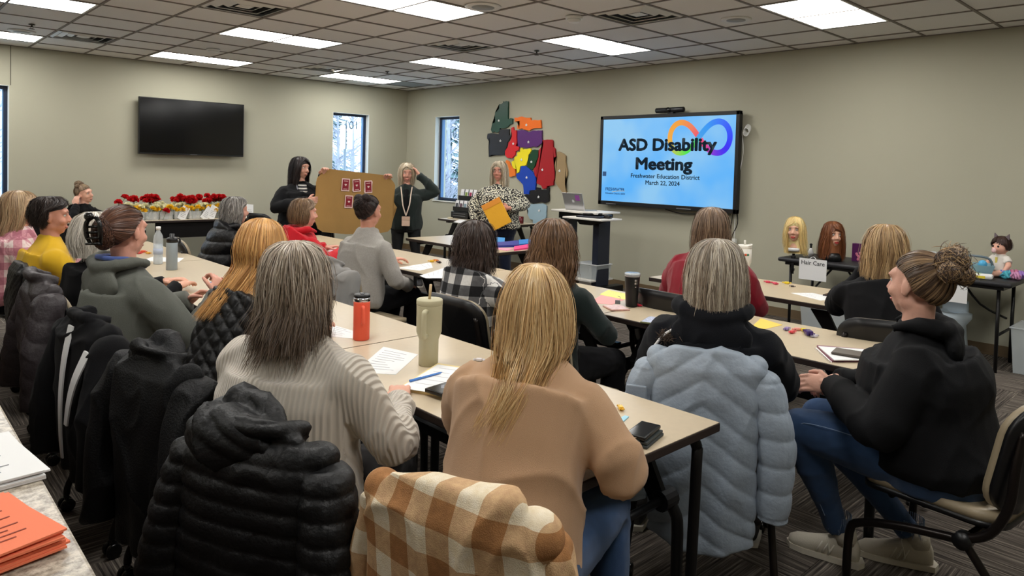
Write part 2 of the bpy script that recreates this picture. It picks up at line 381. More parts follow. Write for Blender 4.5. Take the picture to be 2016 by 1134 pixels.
for i in range(-6,12):
    for j in range(-11,13):
        x0=fx0+i*S; y0=fy0+j*S; x1=min(x0+S,0); y1=min(y0+S,0); x0=max(x0,XL); y0=max(y0,YF)
        if x1-x0<.02 or y1-y0<.02: continue
        if i<-2 or j<-6: rf.box(x0+.001,x1-.001,y0+.001,y1-.001,-.006,0); continue
        full=(x1-x0>.59 and y1-y0>.59)
        if full:
            if tmesh is None: o=MB().box(-S/2+.0012,S/2-.0012,-S/2+.0012,S/2-.0012,-.006,0).obj('carpet_tile',m_carpet,fl); tmesh=o.data
            else: o=bpy.data.objects.new('carpet_tile',tmesh); COL.objects.link(o); o.parent=fl
            o.location=(x0+S/2,y0+S/2,random.uniform(-.0006,0)); o.rotation_euler=(0,0,PI/2 if (i+j)%2 else 0)
        else:
            cxm,cym=(x0+x1)/2,(y0+y1)/2; a,b_=(x1-x0)/2-.0012,(y1-y0)/2-.0012
            if (i+j)%2: a,b_=b_,a
            o=MB().box(-a,a,-b_,b_,-.006,0).obj('carpet_tile',m_carpet,fl); o.location=(cxm,cym,0); o.rotation_euler=(0,0,PI/2 if (i+j)%2 else 0)
o=rf.obj('carpet_tiles',m_carpet,fl); o['kind']='stuff'
# ---- outdoors seen through the windows
og=struct(MB().box(-30,40,.26,45,-.5,-.3).obj('ground',mat('snowy_ground',(232,238,240),.9,var=(.4,.06))),'pale snowy ground outside the windows','ground')
og2=MB().box(.26,40,-25,.26,-.5,-.3).obj('lawn',mat('snowy_ground2',(226,234,232),.9)); struct(og2,'pale ground outside the side window','ground')
m_bark=mat('bark_grey',(150,150,156),.9); m_needle=mat('needle_green',(110,136,132),.9)
def bare_tree(x,y,h,label,seed,sp=.35):
    rr=random.Random(seed); r=empty('bare_tree',(x,y,-.3),0,label,'tree'); mb=MB(); tw=MB()
    mb.tube([(0,0,0),(.03,0,h*.35),(0,.04,h*.7),(.05,0,h)],[.06*h/4,.045*h/4,.025*h/4,.006],6)
    for _ in range(90):
        t=rr.uniform(.12,.95); a=rr.uniform(0,2*PI); L=h*sp*(1.1-t)*rr.uniform(.5,1.1); p=np.array([0,0,h*t]); d=np.array([math.cos(a),math.sin(a),rr.uniform(.4,1.1)]); q=p+d*L*.6
        tw.tube([p,q,q+d*L*.3+np.array([0,0,.1])],[.016,.009,.003],4)
        for _ in range(4):
            s=p+(q-p)*rr.uniform(.3,1); a2=a+rr.uniform(-1.2,1.2); tw.tube([s,s+np.array([math.cos(a2),math.sin(a2),rr.uniform(.2,1)])*L*.35],[.007,.002],3)
    mb.obj('trunk',m_bark,r); o=tw.obj('branches',m_bark,r); o['kind']='stuff'
bare_tree(2.5,7,4.2,'bare shrub tree outside the window behind the cardboard, left',1); bare_tree(4.1,9,5.5,'tall bare tree outside the window behind the cardboard',2)
bare_tree(3.2,3.0,1.7,'bushy bare shrub outside the window beside the map',3,.8); bare_tree(-5.2,8,6,'bare tree far outside the left window',4); bare_tree(7,7.8,6,'bare tree beyond the shrub outside the window beside the map',5)
def conifer(x,y,h,label):
    r=empty('conifer',(x,y,-.3),0,label,'tree'); MB().tube([(0,0,0),(0,0,h*.95)],[.1,.02],6).obj('trunk',m_bark,r); rr=random.Random(9); mb=MB()
    for i in range(420):
        t=rr.uniform(.08,1); a=rr.uniform(0,2*PI); R_=(1-t)*h*.28*rr.uniform(.6,1.1)+.05; p=np.array([0,0,h*t]); q=p+np.array([math.cos(a)*R_,math.sin(a)*R_,-.12*R_]); e=np.array([-math.sin(a),math.cos(a),0])*R_*.18
        mb.add([p,q-e,q+e,p+np.array([0,0,.1])],[(0,1,2),(3,2,1)])
    o=mb.obj('needles',m_needle,r); o['kind']='stuff'
conifer(5.0,12,5.5,'dark conifer outside the window behind the cardboard'); conifer(8.5,9.6,6,'conifer beyond the bare shrub outside the side window')
r=empty('road_sign',(.1,2.4,-.3),.2,'cream rounded sign on a grey post outside the window','sign')
MB().tube([(0,0,0),(0,0,2.65)],.03,10).obj('post',mat('post_grey',(120,128,135),.5),r); MB().box(.00,.13,-.10,-.04,2.12,2.62,.03).obj('panel',mat('cream_sign',(235,222,190),.6),r)
MB().box(-.19,-.06,-.10,-.04,2.12,2.62,.03).obj('panel',mat('cream_sign',(235,222,190),.6),r)
# ================================================================ FURNITURE
m_top=mat('table_laminate',(196,180,154),.28,spec=.45,var=(35,.03)); m_edge=mat('table_edge_dark',(44,34,30),.45)
m_black=mat('black_metal',(20,19,20),.4,metal=.3); m_plast=mat('black_plastic',(16,16,18),.38); m_dkfr=mat('chair_frame_bronze',(34,29,27),.3,metal=.6)
m_vinyl=mat('taupe_vinyl',(150,136,112),.42,bump=(120,.08)); m_paper=mat('paper_white',(226,226,226),.8); m_ink=mat('ink_grey',(150,150,155),.8)
m_chrome=mat('chrome',(200,200,205),.18,metal=1); m_clear=mat('clear_plastic',(228,236,240),.15,alpha=.32,spec=.6)
m_wheel=mat('caster_black',(12,12,13),.25)
def fold_table(x0,x1,y0,y1,label,group,top=.74,mt=None,name='folding_table',panel=False):
    cx_,cy_=(x0+x1)/2,(y0+y1)/2; w,h=(x1-x0)/2-.001,(y1-y0)/2-.002
    r=empty(name,(cx_,cy_,0),0,label,'table',group)
    bevel(MB().box(-w,w,-h,h,top-.030,top-.0012).obj('edge_band',m_edge,r),.004)
    MB().box(-w+.003,w-.003,-h+.003,h-.003,top-.004,top).obj('tabletop',mt or m_top,r)
    for s in(-1,1):
        yy=s*(h-.17)
        MB().box(-w+.05,w-.05,yy-.03,yy+.03,top-.055,top-.030).obj('cross_beam',m_black,r)
        # swing bracket from under the top down to the hub
        y2=s*(h-.03); y1_=s*(h-.33)
        V,F=prism([(y1_,top-.055),(y1_+s*.11,top-.055),(s*(h-.12),.50),(s*(h-.12),.44),(s*(h-.17),.46)] if s>0 else [(y1_,top-.055),(s*(h-.17),.46),(s*(h-.12),.44),(s*(h-.12),.50),(y1_+s*.11,top-.055)],.02)
        for sx in(-1,1):
            b=MB(); b.add([(v[0]+sx*(w-.12)-.01,v[1],v[2]) for v in V],F); b.obj('swing_bracket',m_black,r)
            k=MB(); k.tube([(sx*(w-.135),s*(h-.13),.475),(sx*(w-.07),s*(h-.13),.475)],.034,14); k.obj('hub_knob',m_plast,r)
            l=MB(); l.tube(sm([(sx*(w-.09),s*(h-.13),.47),(sx*(w-.075),s*(h-.11),.43),(sx*(w-.07),s*(h-.10),.36),(sx*(w-.07),s*(h-.10),.02)],3),.02,10); l.tube([(sx*(w-.07),s*(h-.10),.02),(sx*(w-.07),s*(h-.10),0)],.025,10)
            l.obj('leg',m_black,r,True)
            if sx>0:
                l2=MB(); l2.tube(sm([(sx*(w-.10),s*(h-.04),top-.035),(sx*(w-.085),s*(h-.03),top-.07),(sx*(w-.085),s*(h-.03),top-.13),(sx*(w-.085),s*(h-.04),.02)],3),.018,10); l2.obj('folding_leg',m_black,r,True)
    MB().box(-.02,.02,-h+.13,h-.13,.46,.50).obj('stretcher',m_black,r)
    for s in(-1,1): MB().tube([(-w+.12,s*(h-.13),.475),(w-.12,s*(h-.13),.475)],.014,8).obj('hinge_tube',m_black,r,True)
    if panel: MB().box(-w+.08,w-.08,h-.03,h-.02,top-.22,top-.05).obj('modesty_panel',m_black,r)
    return r
R1=(-6.0,-5.32); R2=(-4.32,-3.64); R3=(-2.97,-2.29)
g1='front row of tables nearest the camera'; g2='middle row of tables'; g3='back row of tables'
fold_table(*R1,-9.55,-8.035,'beige table with dark edge with the khaki tumbler, nearest the camera',g1)
fold_table(*R1,-8.035,-6.52,'beige table holding the coral insulated mug',g1)
fold_table(*R1,-6.52,-5.0,'beige table behind the woman with the hair claw, wrapped sweets on it',g1)
fold_table(*R1,-5.0,-3.48,'beige table at the far left end of the nearest row',g1)
fold_table(*R2,-9.74,-8.22,'beige table with the purple sweets, spiral notebook and yellow sheet',g2)
fold_table(*R2,-8.22,-6.7,'beige table with the black tumbler and the yellow and pink sheets',g2)
fold_table(*R2,-6.7,-5.18,'beige table with white papers beside the plaid shirt woman',g2)
fold_table(*R2,-5.18,-3.66,'beige table in front of the person in the red hooded jacket',g2)
fold_table(*R3,-9.08,-7.56,'beige table with the white tumbler and the pink sweets, nearest the right wall',g3)
fold_table(*R3,-5.86,-4.34,'beige table holding the blue and pink folders',g3)
fold_table(-.92,-.2,-3.62,-2.2,'beige table against the right wall with the brochure rack and red mug','tables along the walls')
def wall_table(x0,x1,y0,y1,label,grp='tables along the walls'):
    r=empty('folding_table',((x0+x1)/2,(y0+y1)/2,0),0,label,'table',grp); w,h=(x1-x0)/2-.002,(y1-y0)/2
    bevel(MB().box(-w,w,-h,h,.705,.7338).obj('edge_band',m_edge,r),.004); MB().box(-w+.003,w-.003,-h+.003,h-.003,.731,.735).obj('tabletop',m_top,r)
    MB().box(-w+.06,w-.06,-h+.06,-h+.07,.50,.70).obj('modesty_panel',m_black,r)
    for s in(-1,1):
        for t in(-1,1):
            MB().tube(sm([(s*(w-.12),t*(h-.10),.70),(s*(w-.09),t*(h-.08),.62),(s*(w-.09),t*(h-.08),0)],3),.018,8).obj('leg',m_black,r,True)
        MB().tube([(s*(w-.09),-h+.08,.30),(s*(w-.09),h-.08,.30)],.012,8).obj('brace',m_black,r,True)
    return r
wall_table(-4.62,-3.1,-1.12,-.42,'long table along the back wall carrying the right half of the red flowers')
wall_table(-6.14,-4.62,-1.12,-.70,'long table along the back wall where a seated woman rests her arm')
# black plastic folding tables by the right wall
m_btop=mat('charcoal_tabletop',(34,34,38),.5,bump=(300,.1))
def plastic_table(x0,x1,y0,y1,label):
    r=empty('folding_table',((x0+x1)/2,(y0+y1)/2,0),0,label,'table','charcoal plastic folding tables'); w,h=(x1-x0)/2,(y1-y0)/2
    MB().box(-w,w,-h,h,.70,.74,.015).obj('tabletop',m_btop,r,True); MB().box(-w+.04,w-.04,-h+.06,h-.06,.672,.70).obj('apron',m_black,r)
    for s in(-1,1):
        for t in(-1,1): MB().tube([(t*(w-.08),s*(h-.1),.69),(t*(w-.09),s*(h-.10),.0)],.014,8).obj('leg',m_black,r,True)
        MB().tube([(-w+.09,s*(h-.1),.30),(w-.09,s*(h-.1),.30)],.011,8).obj('crossbar',m_black,r,True)
        MB().tube(sm([(0,s*(h-.42),.68),(0,s*(h-.28),.50),(w-.14,s*(h-.13),.38)],3),.010,8).obj('brace',m_black,r,True)
    return r
plastic_table(-.78,-.12,-8.44,-7.50,'charcoal folding table by the right wall under the two wig heads')
plastic_table(-.76,-.10,-9.40,-8.46,'charcoal folding table by the right wall under the doll')
# counter in the near left corner
cn=empty('counter',(-7.5,-10.2,0),0,'speckled grey stone counter in the near left corner','counter')
m_gran=mat('granite_speckle',(170,163,150),.3,spec=.5); n,l,b=nodes(m_gran); tc=n.new('ShaderNodeTexCoord')
v1=n.new('ShaderNodeTexNoise'); v1.inputs['Scale'].default_value=60; v1.inputs['Detail'].default_value=6; v1.inputs['Roughness'].default_value=.75; l.new(tc.outputs['Object'],v1.inputs['Vector'])
v2=n.new('ShaderNodeTexNoise'); v2.inputs['Scale'].default_value=5; v2.inputs['Detail'].default_value=4; l.new(tc.outputs['Object'],v2.inputs['Vector'])
r1=n.new('ShaderNodeValToRGB'); e=r1.color_ramp.elements; e[0].position=.38; e[0].color=srgb(118,108,94); e[1].position=.60; e[1].color=srgb(196,186,170); l.new(v1.outputs['Fac'],r1.inputs[0])
r2=n.new('ShaderNodeValToRGB'); e=r2.color_ramp.elements; e[0].position=.36; e[0].color=srgb(118,98,78); e[1].position=.5; e[1].color=srgb(255,255,255); l.new(v2.outputs['Fac'],r2.inputs[0])
mx=n.new('ShaderNodeMix'); mx.data_type='RGBA'; mx.blend_type='MULTIPLY'; mx.inputs[0].default_value=.8; l.new(r1.outputs[0],mx.inputs[6]); l.new(r2.outputs[0],mx.inputs[7]); l.new(mx.outputs[2],b.inputs['Base Color'])
bevel(MB().box(-.28,.42,-1.6,5.2,.862,.90).obj('worktop',m_gran,cn),.006)
MB().box(-.24,.38,-1.55,5.15,.08,.862).obj('cabinet_body',mat('cabinet_brown',(92,74,58),.6),cn); MB().box(-.20,.33,-1.5,5.1,0,.08).obj('plinth',m_black,cn)
# ---- chairs
def rrect(hw,hh,r,n=5):
    P=[]
    for cx_,cy_,a0 in((hw-r,hh-r,0),(-hw+r,hh-r,PI/2),(-hw+r,-hh+r,PI),(hw-r,-hh+r,1.5*PI)):
        for i in range(n+1): a=a0+PI/2*i/n; P.append((cx_+r*math.cos(a),cy_+r*math.sin(a)))
    return P
def slab(P,f0,f1,nr=4):
    """thick curved pad: outline P (a,b) -> points on surfaces f0(a,b), f1(a,b)"""
    n=len(P); V=[];F=[]
    for k in range(nr+1):
        s=1-k/nr
        for a,b in P: V.append(f0(a*s,b*s))
    N=len(V)
    for k in range(nr+1):
        s=1-k/nr
        for a,b in P: V.append(f1(a*s,b*s))
    for k in range(nr):
        for i in range(n):
            j=(i+1)%n; F.append((k*n+i,k*n+j,(k+1)*n+j,(k+1)*n+i)); F.append((N+k*n+j,N+k*n+i,N+(k+1)*n+i,N+(k+1)*n+j))
    for i in range(n): F.append((i,N+i,N+(i+1)%n,(i+1)%n))
    return V,F
chair_src=None
def make_chair(loc,rz,label):
    global chair_src
    if chair_src: return dup(chair_src,(loc[0],loc[1],0),rz,label,'rolling meeting chairs')
    r=empty('rolling_chair',(loc[0],loc[1],0),rz,label,'chair','rolling meeting chairs'); chair_src=r
    P=rrect(.235,.225,.09)
    f=lambda z:(lambda a,b:(a,b,z+.012*((a/.23)**2)-.02*max(0,(b-.1))/.12*.6))
    mkobj('seat_pad',*slab(P,f(.468),f(.435)),m_vinyl,r,True); mkobj('seat_shell',*slab([(a*1.02,b*1.02) for a,b in P],f(.437),f(.418)),m_plast,r,True)
    P=rrect(.225,.185,.10,6)
    def bk(off): return lambda a,b:(a,-.235-off-.07*(max(0,(b+.19)/.38))**1.3+.055*(a/.225)**2,.66+b)
    mkobj('back_pad',*slab(P,bk(-.022),bk(.004)),m_vinyl,r,True); mkobj('back_shell',*slab([(a*1.025,b*1.02) for a,b in P],bk(.002),bk(.022)),m_plast,r,True)
    for s in(-1,1):
        fr=MB(); fr.tube(sm([(s*.19,-.262,.76),(s*.215,-.255,.64),(s*.225,-.245,.52),(s*.235,-.20,.42),(s*.24,-.13,.375)],4),.015,10); fr.obj('back_upright',m_dkfr,r,True)
        MB().tube([(s*.225,-.13,.372),(s*.262,-.13,.372)],.028,16).obj('pivot_hub',m_plast,r,True)
        fl_=MB(); fl_.tube(sm([(s*.243,-.13,.372),(s*.245,.06,.335),(s*.25,.20,.29),(s*.255,.235,.24),(s*.255,.24,.07)],4),.015,10); fl_.obj('leg',m_dkfr,r,True)
        rl=MB(); rl.tube(sm([(s*.243,-.13,.372),(s*.25,-.22,.26),(s*.262,-.29,.12),(s*.262,-.30,.07)],4),.014,10); rl.obj('leg',m_dkfr,r,True)
        for y in(.24,-.30):
            x=s*(.255 if y>0 else .262); c=MB()
            for d in(-.018,.018): c.tube([(x+d-.009,y,.028),(x+d-.007,y,.028),(x+d+.007,y,.028),(x+d+.009,y,.028)],[.022,.028,.028,.022],16)
            c.tube([(x,y,.075),(x,y,.03)],.011,8); c.obj('caster',m_wheel,r,True)
    MB().tube([(-.24,-.13,.372),(.24,-.13,.372)],.013,8).tube([(-.2,.12,.41),(.2,.12,.41)],.011,8).obj('under_tube',m_dkfr,r,True)
    return r
# ---- podium
pd=empty('lectern_cart',(-.8,-5.02,0),0,'navy and white standing presentation cart with laptop by the right wall','lectern')
m_navy=mat('cart_navy',(30,36,52),.45); m_lam=mat('cart_white_top',(226,222,214),.4)
for y,nm in((.26,'column'),(-.27,'column')):
    MB().box(-.10,.12,y-.045,y+.045,.10,1.0,.006).obj(nm,m_navy,pd)
bevel(MB().box(-.22,.22,-.38,.36,1.012,1.036).obj('top_shelf',m_lam,pd),.005)
MB().box(-.14,.18,-.30,.30,.93,1.012).obj('under_top_box',m_black,pd)
o=bevel(MB().box(-.40,-.02,-.60,.0,.955,.975).obj('keyboard_shelf',m_lam,pd),.005); MB().add(*prism([(-.5,.955),(-.02,.955),(-.1,.88),(-.28,.88)],.10)).obj('shelf_bracket',m_black,pd,loc=(-.2,0,0))
bevel(MB().box(-.20,.22,-.30,.30,.20,.222).obj('lower_shelf',m_lam,pd),.004); MB().box(-.30,.28,-.42,-.30,.06,.15,.01).obj('foot',m_black,pd); MB().box(-.30,.28,.30,.42,.06,.15,.01).obj('foot',m_black,pd)
for x in(-.27,.25):
    for y in(-.36,.36): MB().tube([(x-.012,y,.032),(x+.012,y,.032)],.032,12).tube([(x,y,.06),(x,y,.035)],.012,8).obj('caster',m_wheel,pd,True)
MB().tube(sm([(-.26,.0,.94),(-.33,.12,.85),(-.30,.17,.70),(-.22,.18,.60)],4),.004,6).box(-.235,-.205,.165,.195,.55,.60).obj('hanging_cord',m_plast,pd)
# laptop
lp=empty('laptop',(-.82,-4.98,1.036),0,'open silver laptop with purple sticker on the cart','laptop')
m_alu=mat('laptop_silver',(190,190,192),.3,metal=.7)
MB().box(-.11,.11,-.16,.16,.0,.012,.003).obj('base',m_alu,lp); 
V,F=bevbox(-.004,.004,-.16,.16,0,.215,.003); c,s=math.cos(.34),math.sin(.34)
LM=lambda p:(p[0]*c-p[2]*s-.11,p[1],p[0]*s+p[2]*c+.012)
mkobj('screen_lid',[LM(p) for p in V],F,m_alu,lp)
V,F=bevbox(-.0065,-.0042,-.115,-.045,.12,.19,.002); mkobj('sticker',[LM(p) for p in V],F,mat('sticker_purple',(150,80,160),.5),lp)
V,F=bevbox(-.0055,-.0042,-.015,.015,.095,.125,.002); mkobj('emblem',[LM(p) for p in V],F,mat('emblem_silver',(225,225,228),.2),lp)
dc=empty('document_camera',(-1.0,-5.32,.975),.15,'folded black device lying on the white keyboard shelf of the cart','device')
MB().box(-.1,.1,-.17,.17,0,.022,.008).obj('base',mat('device_navy',(24,28,40),.4),dc); MB().tube([(-.05,.1,.035),(.02,-.12,.045)],.014,10).obj('arm',m_plast,dc,True); MB().box(-.02,.06,-.24,-.16,0,.045,.015).obj('head',m_plast,dc,True)
bn=empty('storage_bin',(-.78,-5.17,.222),0,'small clear bin on the lower shelf of the cart','bin'); 
def bin_mesh(w,d,h,t=.003,taper=.88):
    V=[];F=[]
    for s,z in((taper,0),(1,h)):
        for a,b in((-1,-1),(1,-1),(1,1),(-1,1)): V.append((a*w/2*s,b*d/2*s,z))
    for s,z in((taper,t),(1,h)):
        for a,b in((-1,-1),(1,-1),(1,1),(-1,1)): V.append((a*(w/2*s-t),b*(d/2*s-t),z))
    F=[(3,2,1,0),(8,9,10,11)]
    for i in range(4):
        j=(i+1)%4; F+=[(i,j,4+j,4+i),(8+j,8+i,12+i,12+j),(4+i,4+j,12+j,12+i)]
    return V,F
mkobj('tub',*bin_mesh(.28,.34,.17),m_clear,bn); MB().box(-.15,.15,-.18,.18,.17,.182,.004).obj('lid',mat('bin_lid',(225,228,230),.4,alpha=.8),bn)
# ---- wall television (off)
y=-.12; a=onY(275,188,y); b2=onY(483,205,y); c2=onY(268,306,y)
tx0,tx1,tz0,tz1=a[0]-.01,b2[0]-.02,1.585,2.375
tv=empty('television',((tx0+tx1)/2,y,(tz0+tz1)/2),0,'large black switched-off television on the back wall','television')
w,h=(tx1-tx0)/2,(tz1-tz0)/2
MB().box(-w,w,-.01,.045,-h,h,.006).obj('case',mat('tv_case',(14,14,15),.35),tv); MB().box(-w+.012,w-.012,-.013,-.0105,-h+.022,h-.012).obj('screen',mat('tv_glass_dark',(4,4,6),.12,spec=.6),tv)
MB().box(-.25,.25,.045,.12,-.2,.2).obj('wall_mount',m_black,tv); MB().box(-.05,.05,-.0125,-.010,-h+.006,-h+.014).obj('badge',mat('badge_grey',(80,80,82),.4),tv)
# ---- interactive display
xs_=-.12; TL=onX(1181,230,xs_);TR=onX(1456,217,xs_);BR=onX(1452,420,xs_);BL=onX(1181,403,xs_)
sy0,sy1=(TR[1]+BR[1])/2,(TL[1]+BL[1])/2; sz0,sz1=(BL[2]+BR[2])/2,(TL[2]+TR[2])/2
dp=empty('wall_display',(xs_,(sy0+sy1)/2,(sz0+sz1)/2),0,'large wall display showing the blue ASD Disability Meeting slide','display')
hw,hh=(sy1-sy0)/2,(sz1-sz0)/2; m_bez=mat('display_bezel',(20,20,22),.35)
bez=MB(); t=.045; bez.box(-.012,.05,-hw,hw,hh-t,hh); bez.box(-.012,.05,-hw,hw,-hh,-hh+t*1.15); bez.box(-.012,.05,-hw,-hw+t,-hh,hh); bez.box(-.012,.05,hw-t,hw,-hh,hh); bevel(bez.obj('bezel',m_bez,dp),.004)
MB().box(.0,.09,-hw+.02,hw-.02,-hh+.02,hh-.02).obj('housing',m_black,dp); MB().box(.09,.12,-.4,.4,-.3,.3).obj('wall_mount',m_black,dp)
m_scr=mat('slide_blue',(10,10,10),.3,emit=(108,184,246),estr=.95); n,l,b=nodes(m_scr); tc=n.new('ShaderNodeTexCoord'); sx=n.new('ShaderNodeSeparateXYZ'); l.new(tc.outputs['Object'],sx.inputs[0])
nz=n.new('ShaderNodeTexNoise'); nz.inputs['Scale'].default_value=1.6; nz.inputs['Detail'].default_value=2; l.new(tc.outputs['Object'],nz.inputs['Vector'])
rp=n.new('ShaderNodeValToRGB'); e=rp.color_ramp.elements; e[0].position=.35; e[0].color=srgb(92,178,248); e[1].position=.65; e[1].color=srgb(140,198,240); l.new(nz.outputs['Fac'],rp.inputs[0]); l.new(rp.outputs[0],b.inputs['Emission Color'])
MB().box(-.0018,-.0005,-hw+t,hw-t,-hh+t*1.15,hh-t).obj('screen',m_scr,dp)
def onS(u,v): p=onX(u,v,xs_-.003); return (-.003,p[1]-(sy0+sy1)/2,p[2]-(sz0+sz1)/2)
RB=(PI/2,0,-PI/2)
m_txt=mat('slide_text',(24,36,46),.5,emit=(24,36,46),estr=.9)
def stext(s,u0,u1,v,size,bold,m=m_txt,dx=0):
    p0=onS(u0,v); p1=onS(u1,v); pc=onS((u0+u1)/2,v); want=abs(p1[1]-p0[1])
    o=text('slide_text',s,size,m,dp,(pc[0]-dx,pc[1],pc[2]),RB,bold=0,ext=.0003); o.scale=(want/max(o.dimensions.x,1e-3),1,1)
    if bold:
        me=o.data; bm=bmesh.new()
        for k in range(8):
            nb=len(bm.verts); bm.from_mesh(me); bm.verts.ensure_lookup_table(); a_=k*PI/4
            for v in bm.verts[nb:]: v.co.x+=bold*1.3*math.cos(a_)/o.scale[0]; v.co.y+=bold*math.sin(a_)
        bm.to_mesh(me); bm.free()
    o['kind']='stuff' if False else ''
    del o['kind']; return o
p=onS(1309,287)
stext('ASD Disability',1214,1404,286,.205,.0085,dx=.0025)
stext('Meeting',1250,1359,324,.205,.0085,dx=.0025); stext('Freshwater Education District',1239,1374,348,.075,.0012,dx=.001); stext('March 22, 2024',1270,1337,361,.075,.0012,dx=.001)
m_txt2=mat('slide_text_blue',(30,50,90),.5,emit=(30,50,90),estr=.9)
stext('FRESHWATER',1192,1229,373,.055,.0008,m_txt2,.001); stext('Education District 6004',1192,1230,381,.032,.0004,m_txt2,.001)
sw=MB(); a=onS(1205,378);b2=onS(1230,375); sw.tube(sm([(-.0035,a[1],a[2]),(-.0035,(a[1]+b2[1])/2,a[2]+.018),(-.0035,b2[1],b2[2]-.008)],4),.003,5); sw.obj('logo_swoosh',mat('swoosh_tan',(170,150,90),.5,emit=(170,150,90),estr=.8),dp)
a=onS(1190,342); MB().box(-.0032,-.0018,a[1]-.03,a[1]+.03,a[2]-.03,a[2]+.03).obj('menu_tab',mat('menu_navy',(26,52,86),.5,emit=(40,70,110),estr=.8),dp)
# rainbow infinity ribbon
cL=onS(1348,271); cR=onS(1405,270); rL=.185; rR=.215
pts=[];N=120
for i in range(N):
    q=2*PI*i/N; 
    cxm=(cL[1]+cR[1])/2; half=abs(cL[1]-cR[1])/2
    A=half+ .20; den=1+math.sin(q)**2
    X_=A*1.02*math.cos(q)/den; Z_=A*1.30*math.sin(q)*math.cos(q)/den
    pts.append((cxm-X_,cL[2]+Z_*1.0,q))
V=[];F=[];C_=[]
def rgbmix(stops,t):
    for (t0,c0),(t1,c1) in zip(stops,stops[1:]):
        if t<=t1: k=(t-t0)/(t1-t0); return tuple(c0[i]+(c1[i]-c0[i])*k for i in range(3))
    return stops[-1][1]
STP=[(0,(30,60,250)),(.08,(40,110,250)),(.17,(30,150,245)),(.25,(60,160,235)),(.3,(80,220,80)),(.36,(70,230,70)),(.43,(170,210,80)),(.5,(245,170,60)),(.58,(245,160,50)),(.68,(240,120,90)),(.75,(240,70,110)),(.82,(235,60,140)),(.88,(120,40,220)),(.95,(50,20,245)),(1,(30,60,250))]
for i,(yy,zz,q) in enumerate(pts):
    p0=np.array(pts[i-1][:2]); p1=np.array(pts[(i+1)%N][:2]); tn=(p1-p0)/np.linalg.norm(p1-p0); nn=np.array([-tn[1],tn[0]]); dx=-.0012-(.0006 if (q%(2*PI))<PI else 0)
    for s in(-.034,.034): V.append((-.003+dx*.5,yy+nn[0]*s,zz+nn[1]*s)); C_.append(srgb(*rgbmix(STP,i/N)))
for i in range(N): j=(i+1)%N; F.append((2*i,2*i+1,2*j+1,2*j))
m_inf=mat('infinity_ribbon',(10,10,10),.5); n,l,b=nodes(m_inf); at=n.new('ShaderNodeAttribute'); at.attribute_name='col'; l.new(at.outputs['Color'],b.inputs['Emission Color']); b.inputs['Emission Strength'].default_value=.9
mkobj('infinity_symbol',V,F,m_inf,dp,col=C_)
MB().box(-.015,-.0122,-.42,-.22,-hh+.012,-hh+.022).box(-.015,-.0122,hw-.30,hw-.14,-hh+.012,-hh+.02).obj('button_strip',mat('led_grey',(120,120,125),.4),dp)
MB().ell((-.014,-hw+.24,-hh+.025),.007).obj('power_light',mat('led_blue',(120,170,255),.4,emit=(140,190,255),estr=3),dp)
wc=empty('webcam_bar',(xs_+.02,onX(1317,214,xs_)[1],sz1+.045),0,'black conference camera bar on top of the wall display','camera')
MB().tube([(0,-.205,0),(0,-.195,0),(0,.195,0),(0,.205,0)],[.02,.032,.032,.02],16).obj('body',m_plast,wc,True); MB().tube([(-.045,0,0),(-.02,0,0)],.03,16).obj('lens',mat('lens_black',(6,6,8),.1),wc,True); MB().box(-.02,.03,-.06,.02,-.046,-.028).obj('stand',m_plast,wc)
rc=empty('cable_coil',(xs_+.03,sy0-.03,sz1-.24),0,'coil of white cable hanging at the upper right edge of the display','cable')
cb=MB()
for k in range(5): cb.tube([(0.01*k,-.03+.035*math.cos(a_),.01*k+.045*math.sin(a_)) for a_ in np.linspace(0,6.3,16)],.004,5)
cb.obj('loops',mat('cable_white',(214,214,210),.5),rc,True)
for i,(pts_,mm,lb) in enumerate([([(1458,240),(1463,300),(1452,360),(1447,430),(1446,470)],mat('cable_white',(214,214,210),.5),'white power cable hanging at the right side of the display with a loose plug'),
    ([(1445,400),(1440,440),(1436,470),(1438,500)],m_plast,'black cable hanging below the right corner of the display'),([(1450,410),(1452,440),(1440,470),(1436,520)],m_plast,'second black cable crossing the white one below the display'),
    ([(1310,412),(1340,420),(1380,421),(1420,418)],m_plast,'black cable sagging under the lower edge of the display')]):
    P_=[onX(u,v,-.05) for u,v in pts_]; o_=P_[0]; e_=empty('cable',tuple(o_),0,lb,'cable'); MB().tube(sm([p_-o_ for p_ in P_],4),.006 if i else .005,6).obj('cord',mm,e_,True)
    if i==0: q_=P_[-1]-o_; MB().box(q_[0]-.02,q_[0]+.02,q_[1]-.02,q_[1]+.02,q_[2]-.05,q_[2]).obj('plug',mm,e_)
# outlets
def outlet(name,loc,ax,label):
    r=empty(name,loc,0 if ax=='y' else -PI/2,label,'outlet'); MB().box(-.036,.036,-.006,0,-.058,.058,.002).obj('plate',mat('steel_plate',(186,188,192),.3,metal=.6),r)
    for z in(-.022,.022): MB().box(-.014,.014,-.008,-.005,z-.014,z+.014,.002).obj('socket',m_paper,r)
p=onY(408,495,0); outlet('outlet',(p[0],0,.24),'y','steel wall outlet low on the back wall under the flower table')
p=onX(1168,490,0); 
